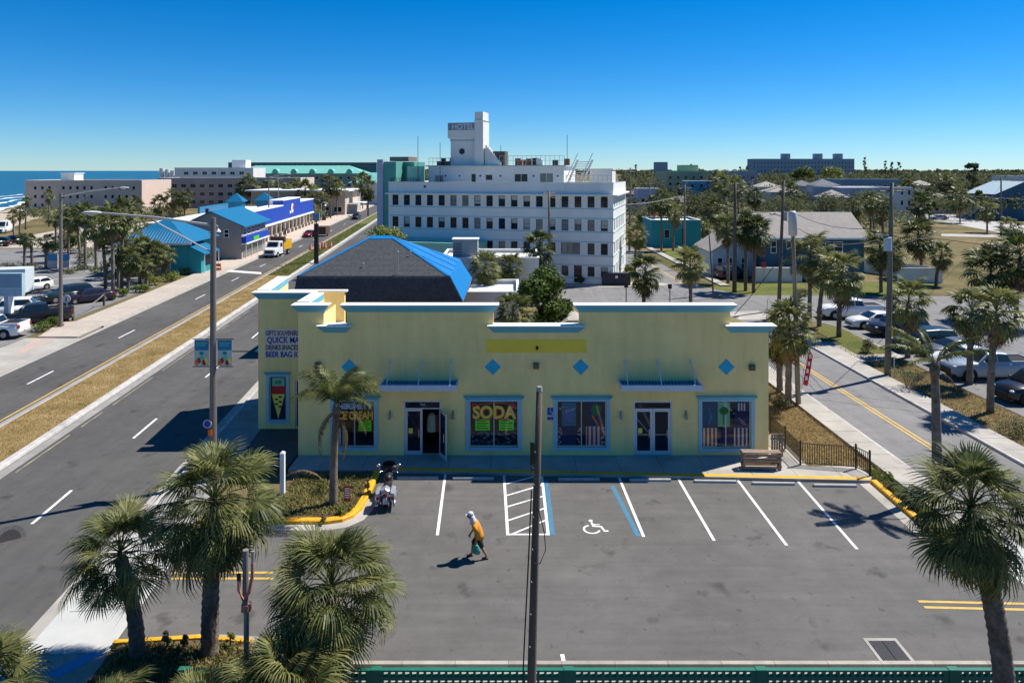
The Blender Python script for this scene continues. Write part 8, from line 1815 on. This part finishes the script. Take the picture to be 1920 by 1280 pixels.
df = thing('fallen_frond', 'dead brown palm frond arching on the ground in the island', 'palm frond', W(598, 905, 0.1)); o = link('blade', FE_D[2], df, (0.2, 0, 0.1), (0, math.radians(-28), math.radians(178)), 0.72)
# feather flag
ff = thing('feather_flag', 'red feather flag with white lettering beside the right street', 'flag', W(1502, 742), 0); b = MB(); b.tube([(0, 0, 0), (0.15, 0, 1.6), (0.55, 0, 2.9), (0.75, 0, 3.15)], [0.02, 0.018, 0.012, 0.008], 6); b.build('staff', M_GALV, ff)
b = MB(); b.rings([[(0.05 + 0.5*(z/3)**1.4, 0, z), (0.35 + 0.5*(z/3)**1.4 - (0.25 if z > 2.8 else 0), 0.05*math.sin(z*3), z - 0.1)] for z in (0.7, 1.2, 1.7, 2.2, 2.6, 2.9, 3.1)], False, False); fl = b.build('banner', M_SRED, ff)
for i in range(4): b = MB(); z = 1.0 + i*0.45; x = 0.05 + 0.5*(z/3)**1.4; b.box(x + 0.08, x + 0.22, -0.06, -0.05, z, z + 0.25); b.build('letter', M_PAPER, fl)
# blue roadside sign, left edge
rsn = thing('roadside_sign', 'pale blue framed roadside sign cabinet on a two-tone post at the left edge', 'sign', W(17, 612)); 
b = MB(); b.box(-2.6, 1.3, -0.2, 0.2, 2.75, 4.8); cb = b.build('cabinet', mat('sign frame pale', (0.34, 0.50, 0.56), 0.5), rsn); b = MB(); b.box(-2.5, 1.2, -0.215, -0.203, 3.5, 4.7); b.build('upper_face', mat('sign face blue', (0.16, 0.27, 0.38), 0.4, 0.06, 2), cb); b = MB(); b.box(-2.5, 1.2, -0.215, -0.203, 2.8, 3.4); b.build('lower_face', mat('sign face pale', (0.25, 0.38, 0.48), 0.4, 0.15, 3), cb)
b = MB(); b.box(-0.32, 0.05, -0.2, 0.2, 0, 2.748); b.build('post', mat('post grey', (0.34, 0.38, 0.42), 0.6), rsn); b = MB(); b.box(0.052, 0.3, -0.19, 0.19, 0, 2.747); b.build('post_panel', M_WHITE, rsn)
# round sign and rope fence
rd = thing('round_sign', 'round white road sign back on a thin post beside the lamp post', 'sign', W(125, 600)); b = MB(); b.tube([(0, 0, 0), (0, 0, 2.3)], 0.04, 6); b.build('post', M_GALV, rd); b = MB(); b.cyl((0, -0.05, 2.0), (0, -0.08, 2.0), 0.4, n=18); b.build('disc', M_OFFW, rd); b = MB(); b.tube([(0, -0.085, 1.8), (0, -0.085, 2.2)], 0.05, 4); b.build('arrow', M_BLACK, rd)
rf = thing('rope_fence', 'two timber bollards joined by a sagging rope by the car park', 'fence', (0, 0, 0)); qa, qb = W(137, 600), W(195, 573)
for q in (qa, qb): b = MB(); b.tube([q, q + Z_*1.35], [0.12, 0.11], 8); b.build('bollard', M_WOODP, rf)
b = MB(); b.tube([(qa + Z_*1.2).lerp(qb + Z_*1.2, i/8) - Z_*0.9*4*(i/8)*(1-i/8)*0.5 for i in range(9)], 0.04, 6); b.build('rope', M_GALV, rf)
# welcome banners on the west lamp, barrels, barricade
for k, px in enumerate((99, 121)):
    t = thing('board_sign', ('blue and brown board sign left of the west lamp', 'blue and brown board sign right of the west lamp')[k], 'sign', W(px, 505), 0, 'board signs'); b = MB(); b.box(-0.7, 0.7, -0.05, 0.05, 0.2, 2.2); b.build('board', M_PEACH, t); b = MB(); b.box(-0.7, 0.7, -0.07, -0.052, 1.25, 2.2); b.build('sea_panel', mat('board blue', (0.05, 0.25, 0.42), 0.6), t); b = MB(); [b.box(x - 0.05, x + 0.05, -0.03, 0.03, 0, 0.2) for x in (-0.6, 0.6)]; b.build('foot', M_WOODP, t)
for k in range(6):
    q = LR(-23.6 + (k % 2) * 1.0, 121 + k * 0.9, 0.12) + Vector(((k - 2.5) * 0.35, 0, 0)); t = thing('traffic_barrel', ORD[k] + ' orange and white traffic barrel from the left on the median', 'barrel', q, 0, 'traffic barrels on the median')
    b = MB(); b.tube([(0, 0, 0), (0, 0, 0.35), (0, 0, 0.7), (0, 0, 1.0)], [.3, .27, .24, .2], 10); b.build('drum', mat('barrel orange', (0.6, 0.10, 0.02), 0.6), t)
    for z in (0.3, 0.65): b = MB(); b.cyl((0, 0, z), (0, 0, z + 0.14), 0.295 - z*0.07, n=10); b.build('stripe', M_PAPER, t)
ob = thing('orange_barricade', 'orange traffic barricade on the pavement by the teal hut', 'barricade', W(408, 509)); b = MB(); b.box(-0.45, 0.45, -0.05, 0.05, 0.7, 1.1); b.box(-0.45, 0.45, -0.05, 0.05, 0.2, 0.5); b.build('board', MATS['barrel orange'], ob); b = MB(); [b.tube([(x, y, 0), (x, 0, 1.15)], 0.04, 5) for x in (-0.4, 0.4) for y in (-0.3, 0.3)]; b.build('leg', MATS['barrel orange'], ob)
for k, px in enumerate((592, 607)):
    t = thing('timber_barricade', ('small dark barricade on the plaza, left one', 'small dark barricade on the plaza, right one')[k], 'barricade', W(px, 414), 0, 'plaza barricades'); b = MB(); b.box(-0.6, 0.6, -0.1, 0.1, 0, 1.2); b.build('board', mat('trailer brown', (0.1, 0.05, 0.03)), t); b = MB(); b.box(-0.62, 0.62, -0.3, 0.3, 0, 0.1); b.build('foot', M_BLACK, t)
hs = thing('hotel_entrance_sign', 'small white sign on a post by the hotel bushes', 'sign', W(1120, 530)); b = MB(); b.tube([(0, 0, 0), (0, 0, 1.7)], 0.04, 5); b.build('post', M_GALV, hs); b = MB(); b.box(-0.25, 0.25, -0.03, 0.03, 1.5, 2.0); b.build('plate', M_WHITE, hs)
pb = thing('dark_planter', 'dark timber planter box at the hotel\'s right corner', 'planter', W(1155, 534)); b = MB(); b.box(-1.7, 1.7, -0.5, 0.5, 0, 1.5); b.build('box', mat('planter dark', (0.035, 0.04, 0.05), 0.8), pb); b = MB(); b.box(-0.15, 0.15, -0.52, -0.502, 0.9, 1.2); b.build('badge', M_PAPER, pb)
for k, (px, py) in enumerate(((1672, 622), (1690, 618))):
    t = thing('yellow_bollard', ('yellow bollard in front of the navy SUV, left one', 'yellow bollard in front of the navy SUV, right one')[k], 'bollard', W(px, py + 14), 0, 'yellow bollards'); b = MB(); b.tube([(0, 0, 0), (0, 0, 1.0), (0, 0, 1.1)], [.11, .11, .05], 10); b.build('post', CP['yellow'], t)
ss_ = thing('street_name_sign', 'small red and white sign on a thin post in front of the white wall', 'sign', W(1432, 530)); b = MB(); b.tube([(0, 0, 0), (0, 0, 2.4)], 0.04, 5); b.build('post', M_GALV, ss_); b = MB(); b.box(-0.3, 0.3, -0.03, 0.03, 1.9, 2.5); b.build('plate', M_FLAGR, ss_)
for k, (px, py, h) in enumerate(((1174, 578, 2.6), (1256, 572, 2.2))):
    t = thing('sign_post', ('thin dark sign post at the forecourt, left one', 'thin dark sign post at the forecourt, right one')[k], 'sign', W(px, py)); b = MB(); b.tube([(0, 0, 0), (0, 0, h)], 0.05, 6); b.build('post', M_BLACK, t); b = MB(); b.box(-0.2, 0.2, -0.03, 0.03, h - 0.5, h); b.build('plate', M_BLACK, t)
